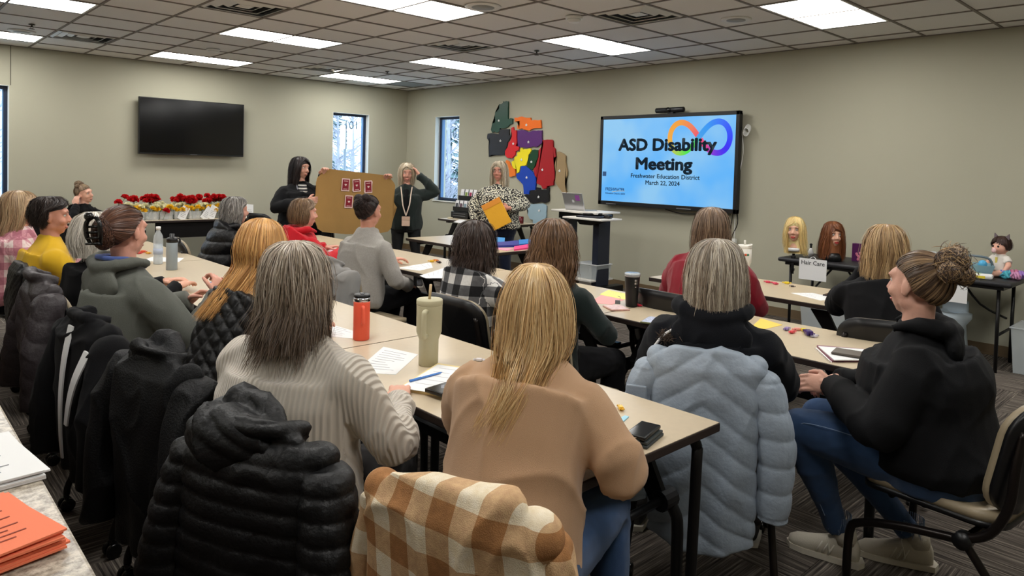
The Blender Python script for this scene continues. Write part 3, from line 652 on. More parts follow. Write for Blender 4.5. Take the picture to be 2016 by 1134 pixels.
# ---- coloured county map on the right wall
MAP={'dark green county piece at the top left of the wall map':((30,72,58),[(222,42),(265,42),(265,195),(290,185),(303,190),(303,232),(280,240),(262,262),(245,270),(195,272),(190,300),(165,312),(150,300),(128,310),(118,285),(130,255),(130,230),(155,220),(150,195),(155,135),(175,130),(175,112),(188,108),(190,65),(222,62)],(183,207)),
'bright orange county piece at the top right of the wall map':((238,112,20),[(320,180),(350,182),(385,172),(420,182),(458,182),(460,202),(545,202),(550,270),(480,275),(450,292),(400,285),(395,275),(345,278),(345,245),(365,240),(365,210),(325,218)],(420,244)),
'charcoal county piece at the left of the wall map':((34,36,44),[(195,283),(275,280),(275,330),(290,345),(260,390),(250,440),(240,470),(235,500),(180,505),(125,500),(100,518),(105,470),(98,430),(108,400),(85,360),(90,320),(120,315),(185,325)],(197,381)),
'narrow scarlet county piece between the charcoal and purple ones':((206,28,36),[(293,270),(310,262),(315,290),(335,290),(340,400),(330,425),(360,432),(355,460),(330,468),(325,500),(300,530),(265,530),(240,500),(240,470),(265,430),(270,395),(285,385),(300,340)],(307,405)),
'purple county piece below the orange one':((86,36,108),[(345,290),(400,288),(440,308),(480,292),(555,290),(558,400),(510,435),(480,430),(440,440),(350,430)],(438,391)),
'yellow county piece in the middle of the wall map':((240,222,30),[(370,450),(385,440),(395,455),(460,447),(462,470),(440,500),(440,530),(430,560),(420,590),(370,600),(360,650),(340,660),(340,625),(310,620),(300,590),(295,560),(320,550),(320,520),(345,510),(345,480),(370,475)],(378,543)),
'small forest green county piece beside the yellow one':((12,62,34),[(470,462),(495,455),(525,460),(530,490),(520,530),(500,570),(490,610),(468,632),(428,600),(432,570),(445,530),(445,500),(462,490)],(463,561)),
'large crimson county piece at the right of the wall map':((164,24,34),[(560,372),(640,370),(650,380),(650,430),(670,450),(672,490),(682,515),(660,525),(660,620),(672,640),(672,700),(655,730),(655,760),(600,770),(595,790),(565,795),(550,765),(510,745),(515,700),(495,680),(485,620),(510,590),(515,560),(530,520),(525,470),(545,440),(570,400)],(557,629)),
'tan county piece at the right edge of the wall map':((158,134,98),[(682,480),(700,472),(740,490),(760,510),(758,560),(765,600),(775,640),(770,680),(755,710),(755,750),(768,835),(740,830),(700,780),(670,735),(675,640),(664,620),(664,530),(688,518)],(705,638)),
'royal blue county piece in the lower middle of the wall map':((20,66,176),[(375,600),(420,598),(470,640),(500,690),(505,730),(500,800),(450,808),(445,840),(400,838),(395,760),(375,735),(340,700),(335,665),(365,655)],(422,696)),
'black county piece near the bottom of the wall map':((22,22,26),[(512,780),(540,785),(545,800),(600,800),(602,780),(618,780),(615,900),(580,915),(540,905),(480,920),(445,905),(412,900),(410,920),(398,915),(405,845),(452,843),(455,812),(505,808)],(524,863)),
'pale blue county piece at the bottom of the wall map':((150,176,190),[(425,915),(480,925),(560,918),(595,940),(590,1040),(575,1060),(575,1130),(480,1110),(480,1060),(450,1050),(435,1015),(440,980),(425,950)],(530,980)),
'orange county piece half hidden behind the speaking woman':((232,120,36),[(250,545),(270,555),(285,590),(325,625),(328,680),(280,690),(250,640),(240,590)],None)}
m_star=mat('star_white',(240,240,240),.5)
for lb,(c_,poly,st) in MAP.items():
    P_=[onX(940+u/4.363,190+v/4.363,-.02) for u,v in poly]; ctr=np.mean(P_,axis=0)
    # slightly jagged outline
    q=[]
    for i in range(len(P_)):
        a_,b_=P_[i],P_[(i+1)%len(P_)]; q.append(a_); L=np.linalg.norm(b_-a_)
        if L>.07:
            for k in range(1,int(L/.035)): t_=k/int(L/.035); q.append(a_+(b_-a_)*t_+np.array([0,random.uniform(-1,1),random.uniform(-1,1)])*.005)
    V,F=prism([(p_[1]-ctr[1],p_[2]-ctr[2]) for p_ in q],.022)
    e_=empty('map_piece',(-.028,ctr[1],ctr[2]),0,lb,'map piece','coloured wall map of county shapes')
    mkobj('county_shape',V,F,mat('map_'+lb.split(' county')[0].replace(' ','_'),c_,.35,var=(3,.05)),e_)
    if st:
        s_=onX(940+st[0]/4.363,190+st[1]/4.363,-.03)-ctr; sp=[]
        for k in range(10): rr=.024 if k%2==0 else .011; sp.append((s_[1]+rr*math.sin(k*PI/5),s_[2]+rr*math.cos(k*PI/5)))
        V,F=prism(sp,.003); mkobj('star',[(v[0]-.004,v[1],v[2]) for v in V],F,m_star,e_)
# ================================================================ PEOPLE BUILDERS
def vnoise(P,s,seed=0):
    """vectorised smooth value noise in [-1,1]"""
    Q=np.asarray(P,float)*s+seed*17.31; I=np.floor(Q).astype(np.int64); f=Q-I; f=f*f*(3-2*f)
    def h(i,j,k): 
        x=(i*374761393+j*668265263+k*2147483647+seed*1274126177)&0xffffffff
        x=((x^(x>>13))*1274126177)&0xffffffff; return ((x^(x>>16))&0xffff)/32767.5-1
    r=0
    for a in(0,1):
        for b in(0,1):
            for c in(0,1):
                w=(f[:,0] if a else 1-f[:,0])*(f[:,1] if b else 1-f[:,1])*(f[:,2] if c else 1-f[:,2])
                r=r+w*h(I[:,0]+a,I[:,1]+b,I[:,2]+c)
    return r
def ring_loft(rings,n=24,p=2.3):
    """rings: (centre(3), hw, hd[, axis_dir]) stacked; closed tube, ring plane horizontal unless tilted by dir"""
    V=[];F=[]
    C_=[np.array(r[0],float) for r in rings]
    for i,r in enumerate(rings):
        c=C_[i]; t=(C_[min(i+1,len(C_)-1)]-C_[max(i-1,0)]); t/=np.linalg.norm(t)+1e-9
        x=np.array([1.,0,0]); y=np.cross(t,x); y/=np.linalg.norm(y)+1e-9
        if y[1]<0: y=-y
        for k in range(n):
            a=2*PI*k/n; ca,sa=math.cos(a),math.sin(a)
            V.append(c+x*r[1]*math.copysign(abs(ca)**(2/p),ca)+y*r[2]*math.copysign(abs(sa)**(2/p),sa))
    m=len(rings)
    for i in range(m-1):
        for k in range(n): F.append((i*n+k,i*n+(k+1)%n,(i+1)*n+(k+1)%n,(i+1)*n+k))
    F.append(tuple(range(n))[::-1]); F.append(tuple((m-1)*n+k for k in range(n)))
    return V,F
def blob(mb,voxel=.01,smooth=3,fac=.5):
    """union of closed shells in mb -> one continuous smooth surface (numpy verts, quad faces)"""
    me=bpy.data.meshes.new('tmp'); me.from_pydata(mb.v,[],mb.f)
    bm=bmesh.new(); bm.from_mesh(me); bmesh.ops.recalc_face_normals(bm,faces=bm.faces); bm.to_mesh(me); bm.free()
    o=bpy.data.objects.new('tmp',me); COL.objects.link(o)
    r=o.modifiers.new('r','REMESH'); r.mode='VOXEL'; r.voxel_size=voxel; r.adaptivity=0
    if smooth: s=o.modifiers.new('s','SMOOTH'); s.iterations=smooth; s.factor=fac
    dg=bpy.context.evaluated_depsgraph_get(); ev=o.evaluated_get(dg); m2=ev.to_mesh()
    n=len(m2.vertices); V=np.empty(n*3,np.float32); m2.vertices.foreach_get('co',V); V=V.reshape(-1,3).astype(float)
    N=np.empty(n*3,np.float32); m2.vertices.foreach_get('normal',N); N=N.reshape(-1,3).astype(float)
    F=np.empty(len(m2.loops),np.int32); m2.loops.foreach_get('vertex_index',F)
    ls=np.empty(len(m2.polygons),np.int32); m2.polygons.foreach_get('loop_total',ls)
    ev.to_mesh_clear(); bpy.data.objects.remove(o); bpy.data.meshes.remove(me)
    return V,N,F,ls
def fastobj(name,V,F,ls,m,parent,col=None,uv=None):
    me=bpy.data.meshes.new(name); me.vertices.add(len(V)); me.vertices.foreach_set('co',np.asarray(V,np.float32).ravel())
    me.loops.add(len(F)); me.loops.foreach_set('vertex_index',np.asarray(F,np.int32)); me.polygons.add(len(ls))
    st=np.concatenate(([0],np.cumsum(ls)[:-1])).astype(np.int32); me.polygons.foreach_set('loop_start',st); me.polygons.foreach_set('loop_total',np.asarray(ls,np.int32))
    me.update(calc_edges=True); me.materials.append(m); me.shade_smooth()
    if col is not None: ca=me.color_attributes.new('col','FLOAT_COLOR','POINT'); ca.data.foreach_set('color',np.asarray(col,np.float32).ravel())
    if uv is not None: set_uv(me,uv)
    o=bpy.data.objects.new(name,me); COL.objects.link(o); o.parent=parent; return o
def rotm(yaw=0,pitch=0,roll=0):
    """yaw about z (+left), pitch about x (+ up), roll about y"""
    return np.array((Euler((0,0,yaw)).to_matrix()@Euler((pitch,0,0)).to_matrix()@Euler((0,roll,0)).to_matrix()))
def hand_mb(wr,d,nrm,curl=.5,side=1,sc=1.0,spread=.12):
    """five-fingered hand; wr wrist point, d pointing direction, nrm back-of-hand normal, side=+1 thumb to the left of d"""
    mb=MB(); d=np.array(d,float); d/=np.linalg.norm(d); nrm=np.array(nrm,float); nrm-=d*(d@nrm); nrm/=np.linalg.norm(nrm); s=np.cross(nrm,d)*side; wr=np.array(wr,float)
    R=np.column_stack([s,d,nrm])
    mb.ell(wr+d*.05*sc,(.040*sc,.050*sc,.016*sc),R,14,8); mb.tube([wr-d*.03*sc,wr+d*.015*sc,wr+d*.04*sc],[.025*sc,.025*sc,.022*sc],10)
    L=[.072,.080,.074,.058]; 
    for k in range(4):
        off=(1.5-k)*.0195*sc; base=wr+d*.085*sc+s*off; dd=d+s*off*spread*30*.1; dd/=np.linalg.norm(dd); pts=[base-dd*.02*sc,base]; p=base; a=0
        for j,fr in enumerate((.42,.32,.26)):
            a+=curl*(.75 if j==0 else .9); q=dd*math.cos(a)-nrm*math.sin(a); p=p+q*L[k]*fr*sc*1.08; pts.append(p)
        mb.tube(pts,[.0095*sc,.0096*sc,.0088*sc,.0080*sc,.0062*sc],8)
    b=wr+d*.022*sc+s*.026*sc; t1=b+(d*.6+s*.7-nrm*.2)*.036*sc; t2=t1+(d*.85+s*.25-nrm*(.35+curl*.3))*.030*sc; t3=t2+(d*.9-nrm*(.4+curl*.4))*.022*sc
    mb.tube([b-d*.01*sc,b,t1,t2,t3],[.013*sc,.014*sc,.0115*sc,.0100*sc,.0075*sc],8)
    return mb
def head_mb(face=True,sc=1.0):
    """head in local frame: centre of skull at origin, +y forward; chin at about z=-.12"""
    mb=MB(); e=lambda c,r:mb.ell(c,r,None,20,12)
    e((0,-.018,.035),(.074,.094,.084)); e((0,.025,-.02),(.062,.068,.09)); e((0,.030,-.065),(.050,.055,.048)); e((0,.052,-.098),(.022,.024,.018))
    e((0,.070,.025),(.050,.026,.030)); 
    for s in(-1,1):
        e((s*.034,.062,-.035),(.024,.026,.024)); e((s*.075,-.005,-.012),(.008,.018,.031)); e((s*.046,.004,-.062),(.015,.034,.028))
    if face:
        mb.tube([(0,.088,.012),(0,.101,-.012),(0,.111,-.032),(0,.098,-.042)],[.008,.010,.0125,.010],8)
        for s in(-1,1): e((s*.012,.097,-.036),(.008,.010,.0075)); e((s*.030,.084,.026),(.020,.009,.0055))
        e((0,.084,-.069),(.020,.010,.006)); e((0,.081,-.078),(.018,.010,.006))
    else: e((0,.095,-.025),(.012,.018,.022))
    if sc!=1: mb.v=[(x*sc,y*sc,z*sc) for x,y,z in mb.v]
    return mb
def xf(mb,R,t):
    o=MB(); P=np.array(mb.v)@np.array(R).T+np.array(t); o.v=[tuple(p) for p in P]; o.f=mb.f; return o
def merge(a,b): a.add(b.v,b.f); return a
SK={}
def skin(rgb=(214,160,136)):
    k='skin_%d_%d_%d'%rgb; return mat(k,rgb,.5,spec=.35,subsurf=.08,bump=(180,.06),var=(14,.06))
# ---------------- hair
m_hair=None
def hair_mat():
    global m_hair
    if m_hair is None:
        m_hair=attr_mat('hair_strands',.38,.45)
    return m_hair
def prof_eval(prof,t):
    """prof rows (z,rx,ry,yo); t in [0,1] by arc length"""
    P=np.array(prof,float); d=np.sqrt(np.diff(P[:,0])**2+np.diff((P[:,1]+P[:,2])/2)**2); s=np.concatenate(([0],np.cumsum(d))); s/=s[-1]
    return [np.interp(t,s,P[:,i]) for i in range(4)],s
def hair(parent,R,c,prof,colors,n=500,rad=.0012,face=(1.05,.055),wave=0,wl=.06,jit=.006,seed=1,tips=None,steps=14,clump=9,zend=None,part=0.,flick=0.,scale=1.,name='hair',shell=True,front_len=None,frizz=0.,clumpr=.008,wander=.012,lvar=.05,swirl=(0,0),fly=.03):
    """face=(half angle of the open face, hairline z). strands run down meridians of the profile"""
    rs=np.random.RandomState(seed); V=[];F=[];C_=[];ls=[]; nv=0; fa,fz=face
    cols=np.minimum(1,np.array([srgb(*q)[:3] for q in colors])*1.25); P=np.array(prof,float)
    n=int(n*1.7); rad=rad*.8
    ph=None
    nc=max(1,n//clump); allV=[];allC=[]
    K=steps+1; T_=np.linspace(0.0,1,K)
    def strand(phi,tmax,lay,dz,seedv,colr,offs):
        t=T_*tmax; (z,rx,ry,yo),s=prof_eval(prof,t)
        # face opening: strands that would cross the face are combed to its edges
        p=((phi+PI)%(2*PI))-PI   # 0 = front
        pp=np.full(K,p)
        if abs(p)<fa:
            tgt=fa*(1 if p>=part else -1); k=np.clip((fz+.03-z)/.05,0,1); k=k*k*(3-2*k); pp=p+(tgt-p)*k
        else: pass
        sw=wave*np.sin(2*PI*(np.cumsum(np.concatenate(([0],np.abs(np.diff(z)))))/wl)+seedv)*np.clip(T_*1.6-.3,0,1)
        pp=pp+sw*4
        wa=wander*np.clip(T_*1.5-.15,0,1); g1=np.sin(T_*7*tmax+seedv*3.1)*wa; g2=np.sin(T_*5*tmax+seedv*5.7)*wa
        x=np.sin(pp)*(rx*lay+sw*.6+g2)+np.cos(pp)*g1+offs[0]*np.clip(T_*3,0,1); y=np.cos(pp)*(ry*lay+sw*.6+g2)-np.sin(pp)*g1+yo+offs[1]*np.clip(T_*3,0,1); zz=z+dz*T_
        below=np.clip((-z-.06)/.18,0,1.5)**1.6; x=x+swirl[0]*below; y=y+swirl[1]*below
        if flick: kk=np.clip((T_-.8)/.2,0,1); x+=np.sin(pp)*flick*kk; y+=np.cos(pp)*flick*kk
        return np.column_stack([x,y,zz])
    for ci in range(nc):
        phi0=rs.uniform(-PI,PI); l0=1-abs(rs.normal(0,.045)); cc=(cols[rs.randint(len(cols))]*.6+cols.mean(0)*.4)*rs.uniform(.85,1.15); sv=rs.uniform(0,6.28); tm0=1-abs(rs.normal(0,lvar)) ; dz0=rs.uniform(-jit,jit)*2
        if front_len is not None and abs(phi0)<fa+.35: tm0*=front_len
        for k in range(clump):
            phi=phi0+rs.normal(0,.035); lay=l0+rs.normal(0,.008)+ (abs(rs.normal(0,frizz)) if frizz else 0)+(abs(rs.normal(0,.07)) if rs.rand()<fly else 0); o=rs.normal(0,clumpr*.45,2)
            S=strand(phi,min(1,max(.3,tm0+rs.normal(0,.02))),lay,dz0,sv+rs.normal(0,.15),cc,o)
            S[:,0]+=np.cumsum(rs.normal(0,jit*.03,K)); S[:,1]+=np.cumsum(rs.normal(0,jit*.03,K))
            c1=cc*rs.uniform(.88,1.12)
            col=np.tile(c1,(K,1))
            if tips is not None:
                w=np.clip((T_-.4)/.5,0,1)[:,None]; tc_=np.array(srgb(*tips)[:3])*rs.uniform(.8,1.15); col=col*(1-w)+tc_*w
            allV.append(S); allC.append(col)
    S=np.array(allV)*scale; Ccol=np.array(allC); m=len(S)
    S=S@np.array(R).T+np.array(c)
    tn=np.gradient(S,axis=1); tn/=np.linalg.norm(tn,axis=2,keepdims=True)+1e-9
    ctr=np.array(c); out=S-ctr; out-=tn*(out*tn).sum(2,keepdims=True); out/=np.linalg.norm(out,axis=2,keepdims=True)+1e-9
    side=np.cross(tn,out); rr=rad*1.25*np.interp(T_,[0,.1,.75,1],[.8,1,.9,.2])[None,:,None]
    tw=rs.uniform(-.6,.6,(m,1,1)); sd=side*np.cos(tw)+out*np.sin(tw)
    VV=np.stack([S+sd*rr,S-sd*rr],axis=2).reshape(-1,3); CC=np.repeat(Ccol.reshape(-1,3),2,axis=0)
    base=(np.arange(m)*K*2)[:,None]+(np.arange(K-1)*2)[None,:]
    Q=np.stack([base,base+1,base+3,base+2],axis=-1).reshape(-1,4); FF=Q.ravel(); LS=np.full(len(Q),4)
    if shell:
        nu,nvv=56,20; t=np.linspace(0,1,nvv+1)*.97; (z,rx,ry,yo),s=prof_eval(prof,t); SV=[];SC_=[]
        for i in range(nvv+1):
            lim=0
            for k in range(nu+1):
                p=-PI+2*PI*k/nu
                if z[i]<fz: 
                    w=min(1,(fz-z[i])/.03); 
                    if abs(p)<fa: p=math.copysign(abs(p)+(fa-abs(p))*w,p if p!=0 else 1)
                lay=.93+.02*math.sin(p*23+i*.2)+.015*math.sin(p*41)
                SV.append((math.sin(p)*rx[i]*lay,math.cos(p)*ry[i]*lay+yo[i],z[i]-.003)); SC_.append(cols[(k*7)%len(cols)]*(.75+.12*math.sin(p*31)) if tips is None else (cols[0]*(1-min(1,max(0,(t[i]-.4)/.5)))+np.array(srgb(*tips)[:3])*min(1,max(0,(t[i]-.4)/.5)))*(.75+.12*math.sin(p*31)))
        SV=np.array(SV)*scale@np.array(R).T+np.array(c); qs=[]
        for i in range(nvv):
            for k in range(nu): a_=i*(nu+1)+k; qs.append((a_,a_+1,a_+nu+2,a_+nu+1))
        off=len(VV); VV=np.vstack([VV,SV]); CC=np.vstack([CC,np.array(SC_)]); Q2=np.array(qs)+off; FF=np.concatenate([FF,Q2.ravel()]); LS=np.concatenate([LS,np.full(len(Q2),4)])
    CC=np.column_stack([np.clip(CC,0,1),np.ones(len(CC))])
    return fastobj(name,VV,FF,LS,hair_mat(),parent,col=CC)
def updo(parent,R,c,bun,colors,n=1500,rad=.0010,seed=1,r=(.081,.106,.100),ctr=(0,-.018,.022),hair_front=28,nape=-58,ear=-2,name="hair",loose=0):
    """hair swept over the skull from the hairline to a bun direction"""
    rs=np.random.RandomState(seed); cols=np.minimum(1,np.array([srgb(*q)[:3] for q in colors])*1.25); r=np.array(r); ctr=np.array(ctr); bun=(np.array(bun)-ctr)/r; bun/=np.linalg.norm(bun)
    K=14; T_=np.linspace(0,1,K); SS=[];CC=[]
    def hl(phi):
        a=abs(math.degrees(phi)); return np.interp(a,[0,45,72,88,100,140,180],[hair_front,hair_front-6,14,ear,ear-22,nape+8,nape])
    nc=n//10; VV=[];FF=[]
    for ci in range(nc):
        phi0=rs.uniform(-PI,PI); s0=rs.uniform(0,.75) if rs.rand()<.65 else 0.; cc=(cols[rs.randint(len(cols))]*.6+cols.mean(0)*.4)*rs.uniform(.82,1.18); lay0=1+rs.normal(0,.012)+.02; bow=rs.normal(0,.05)
        for k in range(10):
            phi=phi0+rs.normal(0,.05); e=math.radians(hl(phi)); d0=np.array([math.sin(phi)*math.cos(e),math.cos(phi)*math.cos(e),math.sin(e)]); s1=min(.8,max(0,s0+rs.normal(0,.03)))
            om=math.acos(max(-1,min(1,d0@bun))); tt=s1+(1-s1)*T_; so=math.sin(om)+1e-6
            D=(np.sin((1-tt)*om)[:,None]*d0+np.sin(tt*om)[:,None]*bun)/so
            sd=np.cross(d0,bun); sd/=np.linalg.norm(sd)+1e-9; D=D+sd*(bow*np.sin(tt*PI))[:,None]; D/=np.linalg.norm(D,axis=1)[:,None]
            lay=lay0+rs.normal(0,.006); L=np.full(K,lay); L[0]-=.02 if s1<.02 else 0
            SS.append(ctr+D*r*L[:,None]); CC.append(np.tile(cc*rs.uniform(.88,1.12),(K,1)))
    for i in range(loose):
        sgn=rs.choice([-1,1]); p0=np.array([sgn*.078,.02,.03]); SS.append(np.array([p0+np.array([sgn*.004*math.sin(t*5),.012*math.sin(t*3+i),-.13*t*rs.uniform(.6,1)]) for t in T_])); CC.append(np.tile(cols[0],(K,1)))
    S=np.array(SS)@np.array(R).T+np.array(c); C_=np.array(CC); m=len(S); tn=np.gradient(S,axis=1); tn/=np.linalg.norm(tn,axis=2,keepdims=True)+1e-9; out=S-np.array(c); out/=np.linalg.norm(out,axis=2,keepdims=True)
    side=np.cross(tn,out); rr=rad*1.3*np.interp(T_,[0,.1,.8,1],[.5,1,1,.5])[None,:,None]; tw=rs.uniform(-.5,.5,(m,1,1)); sd=side*np.cos(tw)+out*np.sin(tw)
    VV=np.stack([S+sd*rr,S-sd*rr],axis=2).reshape(-1,3); C2=np.repeat(C_.reshape(-1,3),2,axis=0); base=(np.arange(m)*K*2)[:,None]+(np.arange(K-1)*2)[None,:]; Q=np.stack([base,base+1,base+3,base+2],axis=-1).reshape(-1,4)
    # scalp shell under the strands
    SV=[];qs=[];nu,nv_=48,16
    for i in range(nv_+1):
        for k in range(nu+1):
            phi=-PI+2*PI*k/nu; e0=math.radians(hl(phi)); e=PI/2+(e0-PI/2)*i/nv_; SV.append(ctr+np.array([math.sin(phi)*math.cos(e),math.cos(phi)*math.cos(e),math.sin(e)])*r*(.995 if i<nv_ else .95))
    SV=np.array(SV)@np.array(R).T+np.array(c)
    for i in range(nv_):
        for k in range(nu): a=i*(nu+1)+k; qs.append((a,a+1,a+nu+2,a+nu+1))
    Q=np.vstack([Q,np.array(qs)+len(VV)]); VV=np.vstack([VV,SV]); C2=np.vstack([C2,np.tile(cols.mean(0)*.6,(len(SV),1))]); C2=np.column_stack([np.clip(C2,0,1),np.ones(len(C2))])
    return fastobj(name,VV,Q.ravel(),np.full(len(Q),4),hair_mat(),parent,col=C2)
def tuft(parent,name,centres,colors,rad=.0014,n=400,seed=3,r=(.05,.05,.045),R=None,loops=1.2,spike=0.):
    """bun: strands wound around an ellipsoid; centres: list of (c, scale)"""
    rs=np.random.RandomState(seed); cols=np.array([srgb(*q)[:3] for q in colors]); VV=[];CC=[];FF=[];nv=0; K=14; r=np.array(r)
    R=np.eye(3) if R is None else R
    for ctr,sc in centres:
        mb=MB(); mb.ell(ctr,r*sc*.9,R,16,10); o=len(VV); VV+= [np.array(v) for v in mb.v]; CC+=[cols[0]*.6]*len(mb.v); FF+=[[i+o for i in f] for f in mb.f]
        for i in range(n):
            ax=rs.normal(size=3); ax/=np.linalg.norm(ax); u=np.cross(ax,rs.normal(size=3)); u/=np.linalg.norm(u); w=np.cross(ax,u); tt=np.linspace(0,loops*rs.uniform(.5,1)*PI,K); h=rs.uniform(-.5,.5)
            lay=rs.uniform(.95,1.05)*np.ones(K)
            if rs.rand()<spike: lay[-5:]+=np.linspace(0,.5,5)
            P=(np.cos(tt)[:,None]*u+np.sin(tt)[:,None]*w)*math.sqrt(1-h*h)+ax*h; P=P*lay[:,None]; P=(P*r*sc)@R.T+np.array(ctr)
            cc=cols[rs.randint(len(cols))]*rs.uniform(.8,1.2); V_,F_=tube(P,[rad*.6]+[rad]*(K-2)+[rad*.3],3,False); o=len(VV); VV+=V_; CC+=[cc]*len(V_); FF+=[[a+o for a in f] for f in F_]
    CC=np.column_stack([np.clip(np.array(CC),0,1),np.ones(len(CC))]); ls=[len(f) for f in FF]
    return fastobj(name,np.array(VV),np.concatenate([np.array(f) for f in FF]),np.array(ls),hair_mat(),parent,col=CC)
# ---------------- cloth displacement patterns
def folds(P,N,amp=.006,sc=7,seed=1,aniso=(1,1,.45)):
    Q=P*np.array(aniso); Q=Q+.05*np.column_stack([vnoise(P,5,seed+7),vnoise(P,5,seed+8),vnoise(P,5,seed+9)])
    Q=Q@rotm(.5,.6,.3).T; n1=vnoise(Q*np.array([1,.45,1]),sc,seed); n2=vnoise(Q*np.array([.5,1,1]),sc*1.9,seed+3)
    r=(1-np.abs(n1))**5*1.3-.35+((1-np.abs(n2))**5-.25)*.6+vnoise(P,4,seed+5)*.5
    return P+N*(amp*r)[:,None]
def quilt(P,N,kind,s,amp,P0=None,wd=.16):
    Q=P if P0 is None else P0
    x,y,z=Q[:,0],Q[:,1],Q[:,2]
    def seam(v): f=np.abs((v/s)%1-.5)*2; return 1-np.clip((1-f)/wd,0,1)   # 1 at seam -> 0
    if kind=='h': d=seam(z+.02*np.sin(x*9))
    elif kind=='diamond': d=np.maximum(seam(x*.9+y*.9+z),seam(z-x*.9-y*.9))
    elif kind=='chevron': d=seam(z+np.abs(x)*.7)
    elif kind=='slant': d=seam(z*.9+x*.45+.012*np.sin(z*25))
    puff=0
    ph={'h':[z],'diamond':[x*.9+y*.9+z,z-x*.9-y*.9],'chevron':[z+np.abs(x)*.7],'slant':[z*.9+x*.45]}[kind]
    pf=np.ones(len(z))
    for v in ph: pf=np.minimum(pf,np.sqrt(np.abs(np.sin(PI*(v/s+.5)))+1e-6))
    wr=vnoise(Q*np.array([1,1,1]),28,5)*.22*amp
    return P+N*(amp*(pf-.55)+wr)[:,None]
# ---------------- whole person
def person(label,head,yaw,lean=.10,hz=None,seat=.45,girth=1.0,sw=.175,top=None,top_name='sweater',bot=None,bot_name='trousers',skin_c=(214,160,136),
           hyaw=0,hpitch=0,hroll=0,face=False,arms=None,knees=None,stand=False,topfn=None,loose=.016,neck=.0,collar=None,shoe_m=None,hem=.50,voxel=.0095,hands=(1,1),
           hsc=1.0,sleeve=True,hood=None,handspec=None,bust=0.,short_hem=None,feet=None,uvm=None,legw=1.,top_loose=0.,fold=.011,shd=.215):
    """head: world (x,y,z) of the skull centre; yaw: facing, 0 = +Y world, positive turns left. Local frame: +y forward"""
    hx,hy,hzw=head; f=np.array([-math.sin(yaw),math.cos(yaw)]); 
    r=empty('person',(hx-f[0]*lean,hy-f[1]*lean,0),yaw,label,'person'); Hz=hzw
    g=girth; sh=Hz-shd; hipz=(seat+.10) if not stand else Hz*.545
    L=lambda t:lean*t
    wz=hipz+.17 if not stand else hipz+.14
    cz=(wz+sh)/2+.02
    def torso(o,g2=1.0,top_=True,low=None):
        mb=MB(); lo=low if low is not None else hipz-.08
        rings=[((0,-.01,lo),(.165+.0)*g*1.0+o,.125*g+o),((0,-.01,hipz),.178*g+o,.138*g+o),((0,L(.10),(hipz+wz)/2),.170*g+o,.130*g+o),((0,L(.22),wz),.158*g+o,.118*g+o),((0,L(.45)+bust*.3,cz-.03),.168*g+o,.122*g+o+bust*.5),((0,L(.62)+bust*.3,cz+.06),.172*(.5+.5*g)+o,.118*(.5+.5*g)+o+bust*.4),((0,L(.80),sh-.05),(sw-.012)+o,.100*(.6+.4*g)+o),((0,L(.85),sh+.005),sw*.82+o*.8,.085+o*.7),((0,L(.88),sh+.040),sw*.60+o*.6,.070+o*.5),((0,L(.90),sh+.066),sw*.42+o*.4,.060+o*.4),((0,L(.93),sh+.088),.058+o*.3,.058+o*.3)]
        mb.add(*ring_loft(rings,26,2.1)); return mb
    A=arms or [((-.26,.06,sh-.28),(-.16,.30,.77)),((.26,.06,sh-.28),(.16,.30,.77))]
    SHp=[np.array((-sw*.95,L(.80),sh-.055)),np.array((sw*.95,L(.80),sh-.055))]
    def armpath(i):
        e=np.array(A[i][0],float); w=np.array(A[i][1],float); s=SHp[i]; return s,e,w
    def arm(mb,i,o,short=0):
        s,e,w=armpath(i); inn=np.array((SHp[i][0]*.55,s[1],s[2]+.01))
        u=(e-s)/np.linalg.norm(e-s); k=.5+.5*g
        P=[inn if o>0 else s*.98,s*1.0,s+(e-s)*.3,s+(e-s)*.65,e,e+(w-e)*.3,e+(w-e)*.65,w]; Rr=[.050*k,.056*k,.052*k,.046*k,.042*k,.041*k,.034,.027]
        mb.tube([P[0]]+sm(P[1:],2),[ (Rr[0]+o)]+list(np.interp(np.linspace(1,7,13),range(8),Rr)+o),14)
        mb.ell(s+np.array((0,0,-.006)),np.array((.056,.064,.060))*(.6+.4*k)+o*.8)
    KN=knees or [(-.11,.44,seat+.08),(.11,.44,seat+.08)]; FT=feet or [(-.12,.42,.10),(.12,.42,.10)]
    if stand: KN=knees or [(-.10,.02,Hz*.30),(.10,.02,Hz*.30)]; FT=feet or [(-.11,-.02,.09),(.11,-.02,.09)]
    def leg(mb,i,o):
        hp=np.array(((-.095,.095)[i],0.0,hipz-.01)); k=np.array(KN[i],float); a=np.array(FT[i],float); g3=(.55+.45*g)*legw
        rr=[.095*g3,.092*g3,.078*g3,.064*g3,.058*g3,.058*g3,.045,.040]
        P=[hp,hp+(k-hp)*.3,hp+(k-hp)*.65,k-(k-hp)*.06,k+(a-k)*.08,k+(a-k)*.35,k+(a-k)*.7,a]
        mb.tube(P,[q+o for q in rr],14); mb.ell(hp,(.105*g3+o,.115*g3+o,.10*g3+o)); mb.ell(k,(.06*g3+o,.062*g3+o,.06*g3+o))
    # ---- body (skin)
    B=torso(-.045); 
    hc=np.array((0,lean,Hz)); RH=rotm(hyaw,hpitch,hroll)
    nb=np.array((0,L(.90),sh+.05)); nt=hc+RH@np.array((0,-.012,-.06))
    B.tube([nb-np.array((0,0,.05)),nb,(nb+nt)/2,nt],[.066,.058,.052,.054],16)
    merge(B,xf(head_mb(face,hsc),RH,hc))
    for i in(0,1): arm(B,i,-.012); leg(B,i,-.018)
    V,N,F,ls=blob(B,voxel if not face else min(voxel,.0075),3 if not face else 2)
